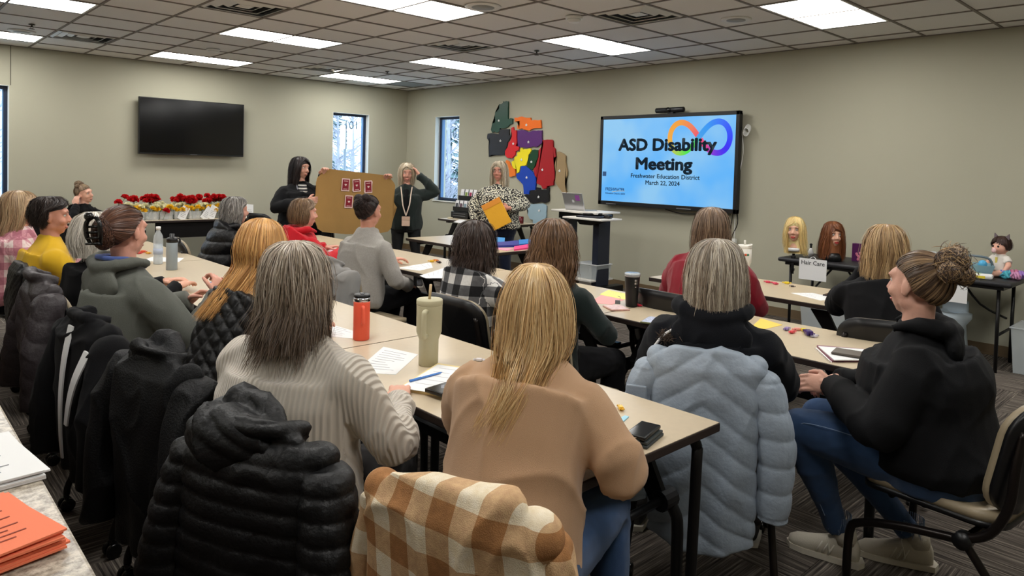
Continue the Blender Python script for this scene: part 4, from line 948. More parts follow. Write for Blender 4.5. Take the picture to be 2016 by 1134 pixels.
    # hands joined to the same mesh at a finer grain
    for i in(0,1):
        if not hands[i]: continue
        s,e,w=armpath(i); d=w-e; d/=np.linalg.norm(d); sp=(handspec or {}).get(i,{}); d=np.array(sp.get('d',d),float)
        nr=np.array(sp.get('n',(0,0,1)),float)
        if abs(nr@d)/np.linalg.norm(d)>.95: nr=np.array((0,1,0))
        hm=hand_mb(w,d,nr,sp.get('curl',.45),sp.get('side',1 if i==1 else -1),sp.get('sc',.98))
        V2,N2,F2,l2=blob(hm,.0042,1); F=np.concatenate([F,F2+len(V)]); V=np.vstack([V,V2]); ls=np.concatenate([ls,l2])
    fastobj('body',V,F,ls,skin(skin_c),r)
    # ---- clothes
    if top:
        low=hem if not stand else (short_hem or hipz-.10)
        Tm=torso(loose+top_loose,low=low)
        if sleeve:
            for i in(0,1): arm(Tm,i,loose*.8)
        V,N,F,ls=blob(Tm,voxel,9); 
        # cut: remove cap of neck so the neckline stays below the throat
        P0=V.copy()
        V=folds(V,N,fold if topfn is None else .003,6.5,int(abs(hx*13))+1)
        if topfn: V=topfn(V,N,P0)
        uv=None
        if uvm is not None: uv=uvm(P0,N)
        fastobj(top_name,V,F,ls,top,r,uv=uv)
    if bot:
        Lm=MB(); Lm.add(*ring_loft([((0,-.01,hipz-.10),.160*g,.125*g),((0,-.01,hipz),.184*g+.008,.142*g+.008),((0,L(.12),hipz+.10),.172*g+.008,.132*g+.008)],22))
        for i in(0,1): leg(Lm,i,.006)
        V,N,F,ls=blob(Lm,voxel,4); V=folds(V,N,.003,9,3,(1,1,1)); fastobj(bot_name,V,F,ls,bot,r)
    if shoe_m is not None:
        for i in(0,1):
            a=np.array(FT[i],float); shoe(r,a,shoe_m)
    if face:
        er=MB(); mi=mat('eye_white',(226,222,218),.2); md=mat('eye_dark',(40,30,26),.15)
        for s in(-1,1):
            c=hc+RH@(np.array((s*.030,.074,.006))*hsc); e_=MB(); e_.ell(c,.0115*hsc,RH); e_.obj('eye',mi,r,True)
            c2=hc+RH@(np.array((s*.030,.0795,.006))*hsc); MB().ell(c2,(.0062*hsc,.0068*hsc,.0062*hsc),RH,12,8).obj('iris',md,r,True)
            c3=[hc+RH@(np.array(q)*hsc) for q in((s*.016,.092,.0235),(s*.030,.093,.029),(s*.044,.082,.025))]; MB().tube(c3,[.0022,.0028,.0016],6).obj('eyebrow',mat('brow_brown',(92,68,52),.8),r,True)
            c4=[hc+RH@(np.array(q)*hsc) for q in((s*.018,.0835,.0125),(s*.030,.0885,.0155),(s*.042,.080,.012))]; MB().tube(c4,[.0014,.002,.0012],6).obj('upper_lid',mat('lid_dark',(96,64,52),.7),r,True)
        l_=[hc+RH@(np.array(q)*hsc) for q in((-.021,.083,-.072),(-.010,.0935,-.0700),(0,.0945,-.0715),(.010,.0935,-.0700),(.021,.083,-.072))]
        l2=[hc+RH@(np.array(q)*hsc) for q in((-.018,.083,-.0745),(0,.0925,-.078),(.018,.083,-.0745))]
        MB().tube(sm(l_,3),.0030,6).tube(sm(l2,3),.0036,6).obj('lips',mat('lip_rose',(186,112,104),.5),r,True)
    return r,hc,RH
def shoe(parent,a,m,yaw=0,sole=None,name='shoe'):
    R=rotm(yaw); mb=MB(); x,y,z=a; g0=z-.10+.0
    def P(q): return R@np.array(q,float)+np.array((x,y,g0))
    rings=[((0,-.085,.045),.020,.030),((0,-.075,.055),.033,.045),((0,-.02,.058),.038,.055),((0,.05,.045),.041,.042),((0,.11,.036),.045,.032),((0,.155,.032),.040,.028),((0,.18,.028),.020,.018)]
    V=[];F=[];n=14
    for c,hw,hd in rings:
        for k in range(n): q=2*PI*k/n; V.append(P((hw*math.cos(q),c[1],max(.008,c[2]+hd*math.sin(q)))))
    for i in range(len(rings)-1):
        for k in range(n): F.append((i*n+k,i*n+(k+1)%n,(i+1)*n+(k+1)%n,(i+1)*n+k))
    F.append(tuple(range(n))[::-1]); F.append(tuple((len(rings)-1)*n+k for k in range(n)))
    mb.add(V,F); mb.tube([P((0,-.035,.08)),P((0,-.03,.13))],[.042,.040],14); o=mb.obj(name,m,parent,True)
    s=MB(); out=[(.036,-.09),(.042,-.02),(.046,.06),(.048,.12),(.036,.17),(0,.192),(-.036,.17),(-.048,.12),(-.046,.06),(-.042,-.02),(-.036,-.09),(0,-.105)]
    if name=='sneaker':
        lc=mat('lace_cream',(226,220,206),.7)
        for k in range(5):
            yy=.02+.022*k; zz=.092-.011*k; MB().tube([P((-.026,yy,zz-.012)),P((0,yy,zz)),P((.026,yy,zz-.012))],.003,6).obj('lace',lc,parent,True)
        for sd in(-1,1):
            for k in range(3): MB().tube([P((sd*.034,.0+.022*k,.072)),P((sd*.043,.022+.022*k,.030))],.004,6).obj('side_stripe',mat('stripe_shoe',(214,208,194),.6),parent,True)
        MB().tube(sm([P((.0,.02,.096)),P((-.03,.03,.10)),P((-.045,.02,.07)),P((-.05,.015,.04))],3),.0022,5).obj('lace_end',lc,parent,True)
    V=[P((q[0],q[1],h)) for h in(0.002,.024) for q in out]; n=len(out); F=[tuple(range(n))[::-1],tuple(range(n,2*n))]+[(i,(i+1)%n,n+(i+1)%n,n+i) for i in range(n)]
    s.add(V,F).obj('sole',sole or mat('sole_white',(205,200,188),.6),o)
    return o
# ================================================================ PEOPLE
FX=-PI/2      # facing the right wall
def PR(zend,w=.105,d=.10,vol=1.0,yo=-.03,yend=None,top=.128,mid=None):
    ye=yo if yend is None else yend
    P=[(top,.0,.0,-.015),(top-.007,.042*vol,.052*vol,-.015),(top-.035,.074*vol,.090*vol,-.014),(.04,.092*vol,.110*vol,-.012),(-.02,.100*vol,.113*vol,-.014),(-.08,.5*(.102*vol+w),.5*(.108*vol+d),-.02)]
    if zend<-.12:
        n=max(2,int((-.08-zend)/.06))
        for k in range(1,n+1):
            t=k/n; P.append((-.08+(zend+.08)*t,.102*vol*(1-t)*.5+w*(1-(1-t)*.5),.104*vol*(1-t)*.5+d*(1-(1-t)*.5),-.02+(ye+.02)*t))
    else: P.append((zend,w,d,ye))
    return P
def boxuv(P,N):
    u=np.where(np.abs(N[:,1])>np.abs(N[:,0])*.8,P[:,0],P[:,1]+.3); return np.column_stack([u+5,P[:,2]+5])
def fabric(name,c,rough=.9,b=(500,.25),v=(9,.05),sheen=.15): return mat(name,c,rough,spec=.2,bump=b,var=v,sheen=sheen)
m_denim=fabric('denim_blue',(52,78,116),.85,(900,.4),(25,.12)); m_dark=fabric('dark_trousers',(14,14,18),sheen=.03); m_blk=fabric('black_knit',(13,13,16),.85,(600,.3),sheen=.03); m_nyl=mat('black_nylon',(9,9,12),.45,spec=.4,bump=(60,.25))
def hood(r,hc,lean,m,sc=1.0,drop=.0,lining=None,w=.12):
    sh=hc[2]-.215; mb=MB(); pts=[(-w*.62,lean+.07,sh+.06),(-w*.9,lean*.9,sh+.085),(-w*.8,lean*.9-.075,sh+.075),(0,lean*.9-.115,sh+.06),(w*.8,lean*.9-.075,sh+.075),(w*.9,lean*.9,sh+.085),(w*.62,lean+.07,sh+.06)]
    mb.tube(sm(pts,4),np.interp(np.linspace(0,1,25),[0,.2,.5,.8,1],[.010,.024,.028,.024,.010])*sc,12); mb.ell((0,lean*.85-.105,sh+.01-drop),(w*.95*sc,.034*sc,.07*sc)); mb.ell((0,lean*.85-.095,sh-.035-drop),(w*.75*sc,.034*sc,.07*sc))
    V,N,F,ls=blob(mb,.009,3); V=folds(V,N,.006,12,4); return fastobj('hood',V,F,ls,m,r)
def rib_mat(name,c,sc=28,amt=.5,dark=.86):
    m=mat(name,c,.92,spec=.15,sheen=.2); n,l,b=nodes(m); tc=n.new('ShaderNodeTexCoord'); w=n.new('ShaderNodeTexWave'); w.bands_direction='X'; w.inputs['Scale'].default_value=sc; w.inputs['Distortion'].default_value=.35; w.inputs['Detail'].default_value=2
    l.new(tc.outputs['Object'],w.inputs['Vector']); bp=n.new('ShaderNodeBump'); bp.inputs['Strength'].default_value=amt; bp.inputs['Distance'].default_value=.012; l.new(w.outputs['Fac'],bp.inputs['Height']); l.new(bp.outputs[0],b.inputs['Normal'])
    mx=n.new('ShaderNodeMix'); mx.data_type='RGBA'; mx.inputs[6].default_value=tuple(x*dark for x in srgb(*c)[:3])+(1,); mx.inputs[7].default_value=srgb(*c); l.new(w.outputs['Fac'],mx.inputs[0]); l.new(mx.outputs[2],b.inputs['Base Color']); return m
CH=[]   # chairs to place: (x,y,rot,label)
def chb(bx,by,yaw,label):
    f=(-math.sin(yaw),math.cos(yaw)); CH.append((bx+f[0]*.26,by+f[1]*.26,yaw,label))
def rec_chair(head,yaw,lean,label,back=.02):
    f=np.array([-math.sin(yaw),math.cos(yaw)]); CH.append((head[0]-f[0]*(lean+back),head[1]-f[1]*(lean+back),yaw,label))
TBL=lambda yw=.50,ye=.20,z=.775:[((-.27,ye,z-.07),(-.12,yw,z)),((.27,ye,z-.07),(.12,yw,z))]
# --- row nearest the camera -------------------------------------------------
# blonde, tan sweatshirt
hp=(-5.98,-9.35,1.16)
r,hc,RH=person('woman with long blonde hair in a tan sweatshirt leaning on the nearest table',hp,FX+.42,lean=.17,shd=.195,girth=.97,sw=.172,top=fabric('tan_fleece',(186,150,118),.93,(700,.3),(6,.04)),top_name='sweatshirt',bot=m_denim,bot_name='jeans',
   hyaw=.34,arms=[((-.25,.24,.765),(-.02,.40,.785)),((.27,.10,.775),(.12,.34,.785))],loose=.026,hem=.50,voxel=.0085,bust=.02,skin_c=(216,164,140),knees=[(-.12,.40,.52),(.16,.44,.52)],feet=[(-.14,.38,.10),(.18,.40,.10)],shoe_m=mat('shoe_dark',(40,38,40),.6))
chb(-6.42,-9.58,FX+.26,'rolling chair with the cream and brown checked overshirt on it')
hair(r,RH,hc,[(.120,0,0,-.015),(.113,.040,.050,-.015),(.086,.068,.084,-.014),(.04,.084,.100,-.012),(-.02,.092,.104,-.014),(-.08,.094,.102,-.018),(-.12,.086,.092,-.03),(-.15,.064,.07,-.065),(-.19,.054,.045,-.135),(-.24,.050,.035,-.162),(-.29,.045,.030,-.178)],[(196,162,110),(214,184,136),(172,136,90),(144,110,72),(222,196,150)],n=3000,rad=.0010,wave=.006,wl=.16,seed=11,steps=20,face=(.9,.05),clump=12,jit=.014,clumpr=.014,wander=.012,lvar=.035,swirl=(-.06,0),fly=.02)
# grey-brown hair, ribbed sweater
hp=(-6.39,-8.75,1.175)
r,hc,RH=person('woman with layered grey-brown hair in a cream ribbed sweater',hp,FX+.42,lean=.03,shd=.20,girth=1.2,sw=.20,top=rib_mat('cream_rib_knit',(206,198,186),26),top_name='sweater',bot=fabric('dark_grey_trousers',(46,44,46)),
   hyaw=.30,arms=[((-.29,.12,.72),(-.10,.36,.775)),((.31,.10,.715),(.16,.36,.755))],loose=.022,hem=.48,voxel=.009,bust=.03,skin_c=(212,160,138))
chb(-6.60,-9.08,FX+.30,'rolling chair with the black hooded down jacket on it')
hair(r,RH,hc,PR(-.190,.086,.07,.90,-.03,yend=-.075),[(176,164,148),(150,134,116),(196,186,172),(120,104,90)],n=2600,rad=.0011,wave=.004,wl=.12,seed=21,steps=18,tips=(104,86,70),face=(.9,.055),jit=.028,clumpr=.02,flick=.022,clump=10,lvar=.13,wander=.012,fly=.04)
# long golden hair, quilted black jacket
hp=(-6.07,-7.78,1.165)
r,hc,RH=person('woman with long straight golden hair in a black diamond-quilted vest jacket',hp,FX+.2,lean=.20,girth=1.0,sw=.18,top=m_nyl,top_name='quilted_jacket',bot=m_dark,
   hyaw=.28,hpitch=-.15,arms=TBL(.42,.22),loose=.03,topfn=lambda V,N,P0:quilt(V,N,'diamond',.075,.012,P0),hem=.47,voxel=.008)
chb(-6.57,-8.22,FX+.1,'rolling chair with the plain black raincoat on it')
hair(r,RH,hc,PR(-.31,.085,.05,.98,-.03,yend=-.15),[(196,150,92),(176,128,72),(214,172,112),(150,104,60)],n=1500,rad=.0012,wave=.003,wl=.2,seed=31,steps=16,face=(.9,.06),jit=.008,swirl=(-.05,0),lvar=.08)
# claw clip, grey-green hooded jacket
hp=(-6.44,-7.12,1.195)
m_gg=fabric('grey_green_canvas',(96,98,92),.8,(300,.2),(10,.05),.05)
r,hc,RH=person('woman with auburn hair held by a black claw clip, in a grey-green hooded jacket',hp,FX+.22,lean=.03,girth=1.08,sw=.19,top=m_gg,top_name='jacket',bot=m_dark,
   hyaw=.30,hroll=0,face=True,arms=[((-.27,.22,.70),(-.12,.42,.80)),((.30,.20,.70),(.12,.42,.86))],loose=.032,hem=.47,voxel=.009,bust=.03,skin_c=(218,160,140),handspec={1:dict(d=(-.35,.3,.75),n=(.6,.2,.2),curl=.9),0:dict(d=(.4,.4,.4),n=(-.4,0,.8),curl=.9)})
chb(-6.62,-7.48,FX+.1,'rolling chair with the black and white striped track jacket on it')
hood(r,hc,.03,m_gg,1.2,.03,w=.135)
o=MB(); sh=hc[2]-.215; o.tube(sm([(-.05,.10,sh+.05),(-.075,.02,sh+.09),(-.055,-.06,sh+.10),(0,-.08,sh+.105),(.055,-.06,sh+.10),(.075,.02,sh+.09),(.05,.10,sh+.05)],4),.012,8).obj('shirt_collar',fabric('blue_shirt',(74,92,150)),r,True)
cl=[(76,50,40),(94,62,48),(60,40,34),(110,76,58)]
updo(r,RH,hc,(0,-.125,.03),cl,n=2200,seed=41)
tuft(r,'hair_bun',[(hc+RH@np.array((-.01,-.105,.0)),1.0)],cl,n=420,r=(.055,.045,.075),R=RH,loops=1.0)
cw=MB()
for s in(-1,1): cw.tube(sm([hc+RH@np.array(q) for q in((s*.008,-.165,.075),(s*.036,-.172,.05),(s*.040,-.170,.0),(s*.030,-.158,-.045))],4),[.009]*3+[.010]*7+[.008]*3,8)
for z in(-.045,-.02,.005,.03): cw.tube([hc+RH@np.array((-.038,-.172,z)),hc+RH@np.array((.038,-.172,z+.006))],.006,6)
q=hc+RH@np.array((-.02,-.175,.078)); cw.ell(q,(.026,.018,.020)); cw.obj('claw_clip',mat('claw_black',(14,13,13),.25),r,True)
# silver bob
hp=(-6.36,-6.24,1.10)
r,hc,RH=person('woman with a silver-white bob in a black top',hp,FX,lean=.05,girth=1.05,top=m_blk,bot=m_dark,hyaw=.15,arms=TBL(.44,.2),loose=.016)
chb(-6.60,-6.40,FX,'rolling chair with the brown-grey puffer coat on it')
hair(r,RH,hc,PR(-.13,.108,.10,1.10,-.025),[(206,200,190),(222,218,210),(184,176,164),(160,150,138)],n=1300,rad=.0013,seed=51,face=(1.05,.055),jit=.01,flick=-.01)
# short dark hair, mustard sweater
hp=(-6.42,-5.32,1.14)
r,hc,RH=person('person with short curly dark hair in a mustard sweater',hp,FX-.05,lean=.05,girth=1.08,sw=.185,top=fabric('mustard_knit',(206,164,34),.92,(500,.3)),bot=m_dark,hyaw=-.25,face=True,arms=TBL(.46,.2),loose=.02,skin_c=(206,146,124),bust=.02)
chb(-6.56,-5.52,FX,'rolling chair with the dark quilted vest on it')
hair(r,RH,hc,[(.130,0,0,-.01),(.122,.045,.058,-.01),(.095,.074,.094,-.012),(.045,.082,.106,-.015),(0,.078,.102,-.022),(-.04,.068,.090,-.028),(-.07,.056,.078,-.032)],[(40,32,30),(56,46,42),(30,24,24)],n=900,rad=.0014,seed=61,face=(1.62,.06),wave=.012,wl=.03,jit=.012,clumpr=.012,frizz=.02)
# pink plaid
hp=(-6.50,-4.72,1.155)
m_pk=plaid_mat('pink_plaid',(226,206,202),(198,140,150),(168,104,118),.10)
r,hc,RH=person('woman with long light brown hair in a pink and cream plaid shirt jacket',hp,FX-.1,lean=.10,girth=1.1,top=m_pk,top_name='shirt_jacket',bot=m_dark,hyaw=-.15,face=True,arms=TBL(.48,.2),loose=.03,uvm=boxuv,skin_c=(216,164,140))
chb(-6.70,-4.66,FX+.3,'rolling chair with a round empty back at the far left edge')
hair(r,RH,hc,PR(-.20,.10,.085,1.05,-.03,yend=-.05),[(150,122,94),(170,142,110),(126,100,76),(188,164,130)],n=900,rad=.0014,seed=71,face=(1.15,.055),jit=.01)
# --- middle row --------------------------------------------------------------
# puffer woman
hp=(-4.86,-4.42,1.085)
r,hc,RH=person('woman with wavy grey hair in a black hooded puffer coat',hp,FX-.2,lean=.12,girth=1.2,sw=.19,top=m_nyl,top_name='puffer_coat',bot=m_dark,hyaw=-.1,arms=TBL(.40,.2),loose=.04,topfn=lambda V,N,P0:quilt(V,N,'h',.11,.018,P0),skin_c=(210,158,138))
rec_chair(hp,FX-.2,.10,'rolling chair under the woman in the black puffer coat',.09)
hood(r,hc,.12,m_nyl,1.25,.0,w=.135)
hair(r,RH,hc,PR(-.16,.105,.095,1.05,-.03),[(112,108,104),(138,134,130),(84,80,78),(160,156,150)],n=900,rad=.0015,seed=81,wave=.014,wl=.07,face=(1.1,.055),jit=.012)
# red jacket
hp=(-4.58,-5.18,1.105)
m_red=fabric('red_fleece',(188,20,34),.85)
r,hc,RH=person('person with short brown hair in a red and charcoal hooded jacket',hp,FX,lean=.14,girth=1.15,sw=.185,top=m_red,top_name='jacket',bot=m_dark,hyaw=-.1,face=True,arms=[((-.28,.16,.70),(-.14,.42,.775)),((.30,.20,.72),(.14,.46,.778))],loose=.03,skin_c=(214,158,138))
hood(r,hc,.14,m_red,1.2,.0,w=.14)
pb=MB(); pb.add(*ring_loft([((0,-.012,.50),.222,.182),((0,.0,.70),.215,.176),((0,.05,.80),.214,.168),((0,.062,.83),.205,.158)],30)); V,N,F,ls=blob(pb,.01,3); fastobj('charcoal_back_panel',V,F,ls,fabric('charcoal_fleece',(44,44,48)),r)
rec_chair(hp,FX,.14,'rolling chair under the person in the red jacket',.07)
hair(r,RH,hc,PR(-.085,.070,.080,.98,-.03),[(120,94,68),(96,72,52),(146,118,88),(78,58,44)],n=1000,rad=.0014,seed=91,face=(1.55,.055),jit=.01,clumpr=.012)
# grey sweater
hp=(-4.56,-6.17,1.185)
r,hc,RH=person('woman with dark pinned-up hair in a light grey knit sweater',hp,FX+.15,lean=.08,girth=1.08,sw=.19,top=fabric('heather_knit',(164,160,154),.95,(420,.5),(120,.10)),bot=m_dark,hyaw=.15,face=True,arms=[((-.27,.12,.72),(-.12,.40,.775)),((.29,.10,.70),(.16,.34,.62))],loose=.024,bust=.02,skin_c=(206,146,124),voxel=.009)
chb(-5.02,-6.50,FX+.1,'rolling chair with the light grey jacket on it')
dk=[(44,32,30),(60,44,40),(32,24,24)]
updo(r,RH,hc,(0,-.09,.08),dk,n=1400,seed=101)
tuft(r,'hair_bun',[(hc+RH@np.array((0,-.085,.045)),1.0),(hc+RH@np.array((.03,-.07,.095)),.6),(hc+RH@np.array((-.035,-.075,.09)),.6)],dk,n=260,r=(.062,.05,.06),R=RH)
# plaid shirt
hp=(-4.68,-7.55,1.095)
m_bw=plaid_mat('buffalo_plaid',(214,212,208),(96,96,98),(20,20,22),.115)
r,hc,RH=person('woman with wavy dark hair in a black and white checked shirt',hp,FX+.1,lean=.08,girth=1.0,sw=.185,top=m_bw,top_name='shirt',bot=m_dark,hyaw=.2,arms=[((-.29,.22,.72),(-.12,.46,.775)),((.32,.10,.76),(.18,.36,.775))],loose=.03,uvm=boxuv)
chb(-5.02,-7.78,FX,'rolling chair with a bare black back behind the checked shirt')
hair(r,RH,hc,PR(-.17,.118,.10,1.12,-.03),[(54,42,38),(40,32,30),(72,58,52)],n=1300,rad=.0015,seed=111,wave=.014,wl=.09,face=(1.0,.05),jit=.02,clumpr=.016,flick=.012)
# dark green top
hp=(-4.72,-8.22,1.155)
r,hc,RH=person('woman with long wavy brown hair in a dark green top',hp,FX+.15,lean=.08,girth=1.08,sw=.19,top=fabric('dark_green_knit',(24,34,33),.85),bot=m_dark,hyaw=.25,arms=[((-.27,.16,.70),(-.12,.42,.775)),((.31,.12,.72),(.02,.34,.776))],loose=.018,knees=[(-.12,.42,.52),(.16,.46,.50)],feet=[(-.12,.40,.10),(.20,.36,.12)],shoe_m=mat('shoe_dark',(40,38,40),.6))
chb(-5.10,-8.42,FX+.05,'rolling chair with a bare black back, partly behind the blonde hair')
hair(r,RH,hc,PR(-.25,.120,.08,1.04,-.035,yend=-.11),[(92,68,50),(118,88,64),(72,54,42),(142,110,80)],n=1800,rad=.0014,seed=121,wave=.018,wl=.10,face=(1.0,.05),jit=.022,clumpr=.02,tips=(124,92,66),steps=18)
# black hoodie
hp=(-4.96,-9.30,1.165)
m_hd=fabric('black_fleece',(14,16,22),.88,(500,.25),sheen=.05)
r,hc,RH=person('woman with a streaked grey bob in a black hooded sweatshirt',hp,FX+.42,lean=.02,girth=1.05,sw=.19,top=m_hd,top_name='hooded_sweatshirt',bot=m_denim,bot_name='jeans',hyaw=.10,arms=[((-.27,.22,.71),(-.12,.40,.778)),((.25,.18,.715),(.04,.36,.778))],loose=.030,voxel=.009,knees=[(-.30,.34,.50),(.14,.42,.52)],feet=[(-.32,.30,.10),(.14,.38,.10)],shoe_m=mat('shoe_dark',(40,38,40),.6))
chb(-5.06,-9.33,FX+.5,'rolling chair with the pale blue quilted coat on it')
hood(r,hc,.02,m_hd,1.2,.02,w=.135)
sh=hc[2]-.215
MB().tube(sm([(-.12,-.08,sh+.01),(-.175,-.085,sh-.03),(-.225,-.07,sh-.11),(-.26,-.03,sh-.20)],4),.0055,6).obj('white_piping',m_paper,r,True)
MB().box(-.028,.028,-.175,-.163,sh-.165,sh-.145,.004).obj('white_drawcord',m_paper,r)
hair(r,RH,hc,PR(-.165,.108,.10,1.10,-.02),[(186,176,158),(150,136,118),(206,198,184),(104,88,74),(84,70,60)],n=2300,rad=.0012,seed=131,steps=16,face=(.95,.055),wave=.003,wl=.1,jit=.010,clumpr=.010,clump=9,lvar=.04,wander=.008)
# right-hand woman
hp=(-4.52,-9.86,1.155)
yw=.28
r,hc,RH=person('large woman at the right with a highlighted topknot, black hooded top and frayed jeans',hp,yw,lean=.07,girth=1.36,sw=.195,top=mat('black_jersey',(11,12,15),.8,spec=.25,bump=(500,.25)),top_name='hooded_top',bot=m_denim,bot_name='jeans',hyaw=-.58,hpitch=.05,face=True,
   arms=[((-.27,.16,.67),(.00,.34,.735)),((.27,.18,.67),(.14,.34,.72))],loose=.030,bust=.04,hem=.50,voxel=.009,knees=[(-.02,.44,.55),(.20,.40,.54)],feet=[(.12,.31,.125),(.25,.06,.125)],legw=1.0,skin_c=(216,166,146),
   handspec={0:dict(d=(-.05,.9,-.05),n=(-.8,.1,.6),curl=.6),1:dict(d=(-.75,.5,.0),n=(.3,.3,.8),curl=.55)})
RW=r; rwc=hc; rwR=RH
CH.append((-4.47,-9.99,-.12,'rolling chair with taupe seat under the woman with frayed jeans'))
hood(r,hc,.07,MATS['black_jersey'],1.15,.0,w=.125)
br=[(70,54,46),(52,40,36),(96,76,60),(140,114,84)]
updo(r,RH,hc,(0,-.11,.10),br,n=3200,seed=141,loose=3)
tuft(r,'topknot',[(hc+RH@np.array((.0,-.115,.10)),1.0),(hc+RH@np.array((.05,-.10,.125)),.6),(hc+RH@np.array((-.045,-.14,.075)),.65),(hc+RH@np.array((.02,-.15,.06)),.6)],br+[(170,140,100)],n=620,r=(.060,.05,.055),R=RH,spike=.05,loops=1.1,rad=.0012)
MB().tube(sm([(-.175,.02,.60),(-.165,.18,.60),(-.125,.34,.605),(-.085,.44,.585),(-.062,.46,.50),(-.005,.40,.34),(.045,.35,.20)],4),.0016,5).obj('side_seam',mat('seam_thread',(120,140,170),.8),r)
for s,a in((-1,(.12,.31,.125)),(1,(.25,.06,.125))):
    rs=np.random.RandomState(5); fr=MB()
    for k in range(46):
        t=2*PI*k/46; p=np.array((a[0]+.052*math.cos(t),a[1]+.05*math.sin(t),a[2]+.045)); fr.tube([p+np.array((0,0,.02)),p,p+np.array((rs.normal(0,.006),rs.normal(0,.006),-rs.uniform(.015,.045)))],[.0016,.0014,.0006],4)
    o=fr.obj('frayed_hem',mat('fray_thread',(120,136,160),.9),r); o['kind']='stuff'
    shoe(r,(a[0],a[1],.10),mat('cream_sneaker',(196,188,172),.75,bump=(300,.2)),0.1*s,mat('sneaker_sole',(214,206,190),.6),'sneaker')
# --- back row ------------------------------------------------------------------
hp=(-3.42,-8.35,1.20)
r,hc,RH=person('woman with long brown-grey hair in a maroon sweater',hp,FX+.15,lean=.16,girth=1.2,sw=.20,top=fabric('maroon_knit',(122,18,34),.9),bot=m_dark,hyaw=.25,arms=[((-.30,.20,.72),(-.12,.44,.775)),((.30,.20,.72),(.12,.44,.775))],loose=.03)
rec_chair(hp,FX,.22,'rolling chair with a black back behind the maroon sweater')
hair(r,RH,hc,PR(-.22,.11,.09,1.12,-.03),[(116,94,76),(96,76,62),(140,118,98),(78,62,52)],n=1200,rad=.0015,seed=151,face=(1.0,.05),jit=.012)
hp=(-3.22,-9.30,1.16)
r,hc,RH=person('woman with highlighted shoulder-length hair in a black top, hand to her mouth',hp,FX+.45,lean=.16,girth=1.1,sw=.19,top=m_blk,bot=m_denim,bot_name='jeans',hyaw=.15,face=True,arms=[((-.23,.30,.79),(-.05,.33,1.02)),((.28,.12,.70),(.02,.34,.72))],loose=.020,skin_c=(218,162,142),handspec={0:dict(d=(.25,-.1,.9),n=(-.3,.7,.1),curl=.9)})
rec_chair(hp,FX+.4,.16,'rolling chair under the woman with highlighted hair by the wig heads',.06)
hair(r,RH,hc,PR(-.19,.105,.09,1.08,-.025),[(170,140,100),(146,116,82),(196,168,126),(112,86,62)],n=1300,rad=.0014,seed=161,face=(1.1,.05),jit=.012,wave=.004,wl=.1)
# --- seated by the flower table, facing the camera side ------------------------
hp=(-5.25,-.56,1.06)
r,hc,RH=person('woman with a pinned-up brown updo in a black top, resting her cheek on her hand',hp,PI+.40,lean=.06,girth=1.0,sw=.19,top=m_blk,bot=m_dark,hyaw=.25,hroll=.25,hpitch=.05,face=True,arms=[((-0.3, 0.16, 0.74), (-0.1, 0.34, 0.775)),((0.24, 0.20, 0.78), (0.125, 0.09, 0.915))],loose=.016,handspec={1: {'d': (-0.1, -0.1, 0.9), 'n': (0.8, 0.3, 0.1), 'curl': 0.7}},skin_c=(224,172,150))
CH.append((-5.27,-.50,PI+.1,'rolling chair behind the flower table at the back wall'))
ub=[(116,94,74),(150,128,100),(88,68,54)]
updo(r,RH,hc,(0,-.05,.13),ub,n=1300,rad=.0014,seed=171,ear=-8)
tuft(r,'hair_bun',[(hc+RH@np.array((.0,-.05,.13)),.8),(hc+RH@np.array((.05,-.03,.11)),.5),(hc+RH@np.array((-.05,-.06,.11)),.6)],ub,n=160,r=(.06,.05,.045),R=RH,rad=.002)
# --- the cardboard plane (the two women hold it)
def depthpt(u,v,w): return CPOS+_ray(u,v)*w
A_=depthpt(620,400,7.72); B_=depthpt(778,400,8.42); dv=(B_-A_); dv[2]=0; L_=np.linalg.norm(dv); dv/=L_; nv=np.array([dv[1],-dv[0],0])
if nv@(CPOS-A_)<0: nv=-nv
def onB(u,v,off=0):
    d=_ray(u,v); A0=A_+nv*off; t=((A0-CPOS)@nv)/(d@nv); return CPOS+d*t
def w2l(head,yaw,p):
    q=np.array(p)-np.array((head[0],head[1],0)); c,s=math.cos(-yaw),math.sin(-yaw); return (q[0]*c-q[1]*s,q[0]*s+q[1]*c,q[2])
def dirl(yaw,v): c,s=math.cos(-yaw),math.sin(-yaw); return (v[0]*c-v[1]*s,v[0]*s+v[1]*c,v[2])
# --- standing ---------------------------------------------------------------------
def depthpt(u,v,w): return CPOS+_ray(u,v)*w
h=depthpt(592,330,7.95)
yb=math.atan2(-(CPOS[0]-h[0]),(CPOS[1]-h[1]))
yB=yb+.25; wl=onB(634,345,-.035)+np.array((0,0,.0)); wr_=onB(606,394,.02)
r,hc,RH=person('standing woman with long black hair holding the left edge of the cardboard',tuple(h),yB,lean=.0,stand=True,girth=1.3,sw=.20,top=m_blk,top_name='cardigan',bot=m_dark,hyaw=.55,hpitch=-.05,face=True,shd=.235,
   arms=[((-.27,-.10,1.12),w2l(h,yB,wl)),((.30,.10,1.02),w2l(h,yB,wr_))],loose=.03,short_hem=.68,bust=.05,skin_c=(214,162,142),handspec={0:dict(d=dirl(yB,nv*.55+np.array((0,0,.8))),n=dirl(yB,np.array((0,0,.6))-nv*.7),curl=.75),1:dict(d=dirl(yB,dv),n=dirl(yB,nv),curl=.5)},shoe_m=mat('shoe_dark',(40,38,40),.6))
SBH=r
hair(r,RH,hc,PR(-.27,.105,.085,1.05,-.03),[(32,25,25),(44,34,34),(24,19,20)],n=1000,rad=.0017,seed=181,face=(.85,.06),part=.3,jit=.010,clumpr=.012)
sp=MB(); sp.add(*ring_loft([((0,.085,h[2]-.62),.050,.118),((0,.11,h[2]-.45),.055,.125),((0,.085,h[2]-.28),.055,.095),((0,.06,h[2]-.19),.05,.055)],20)); 
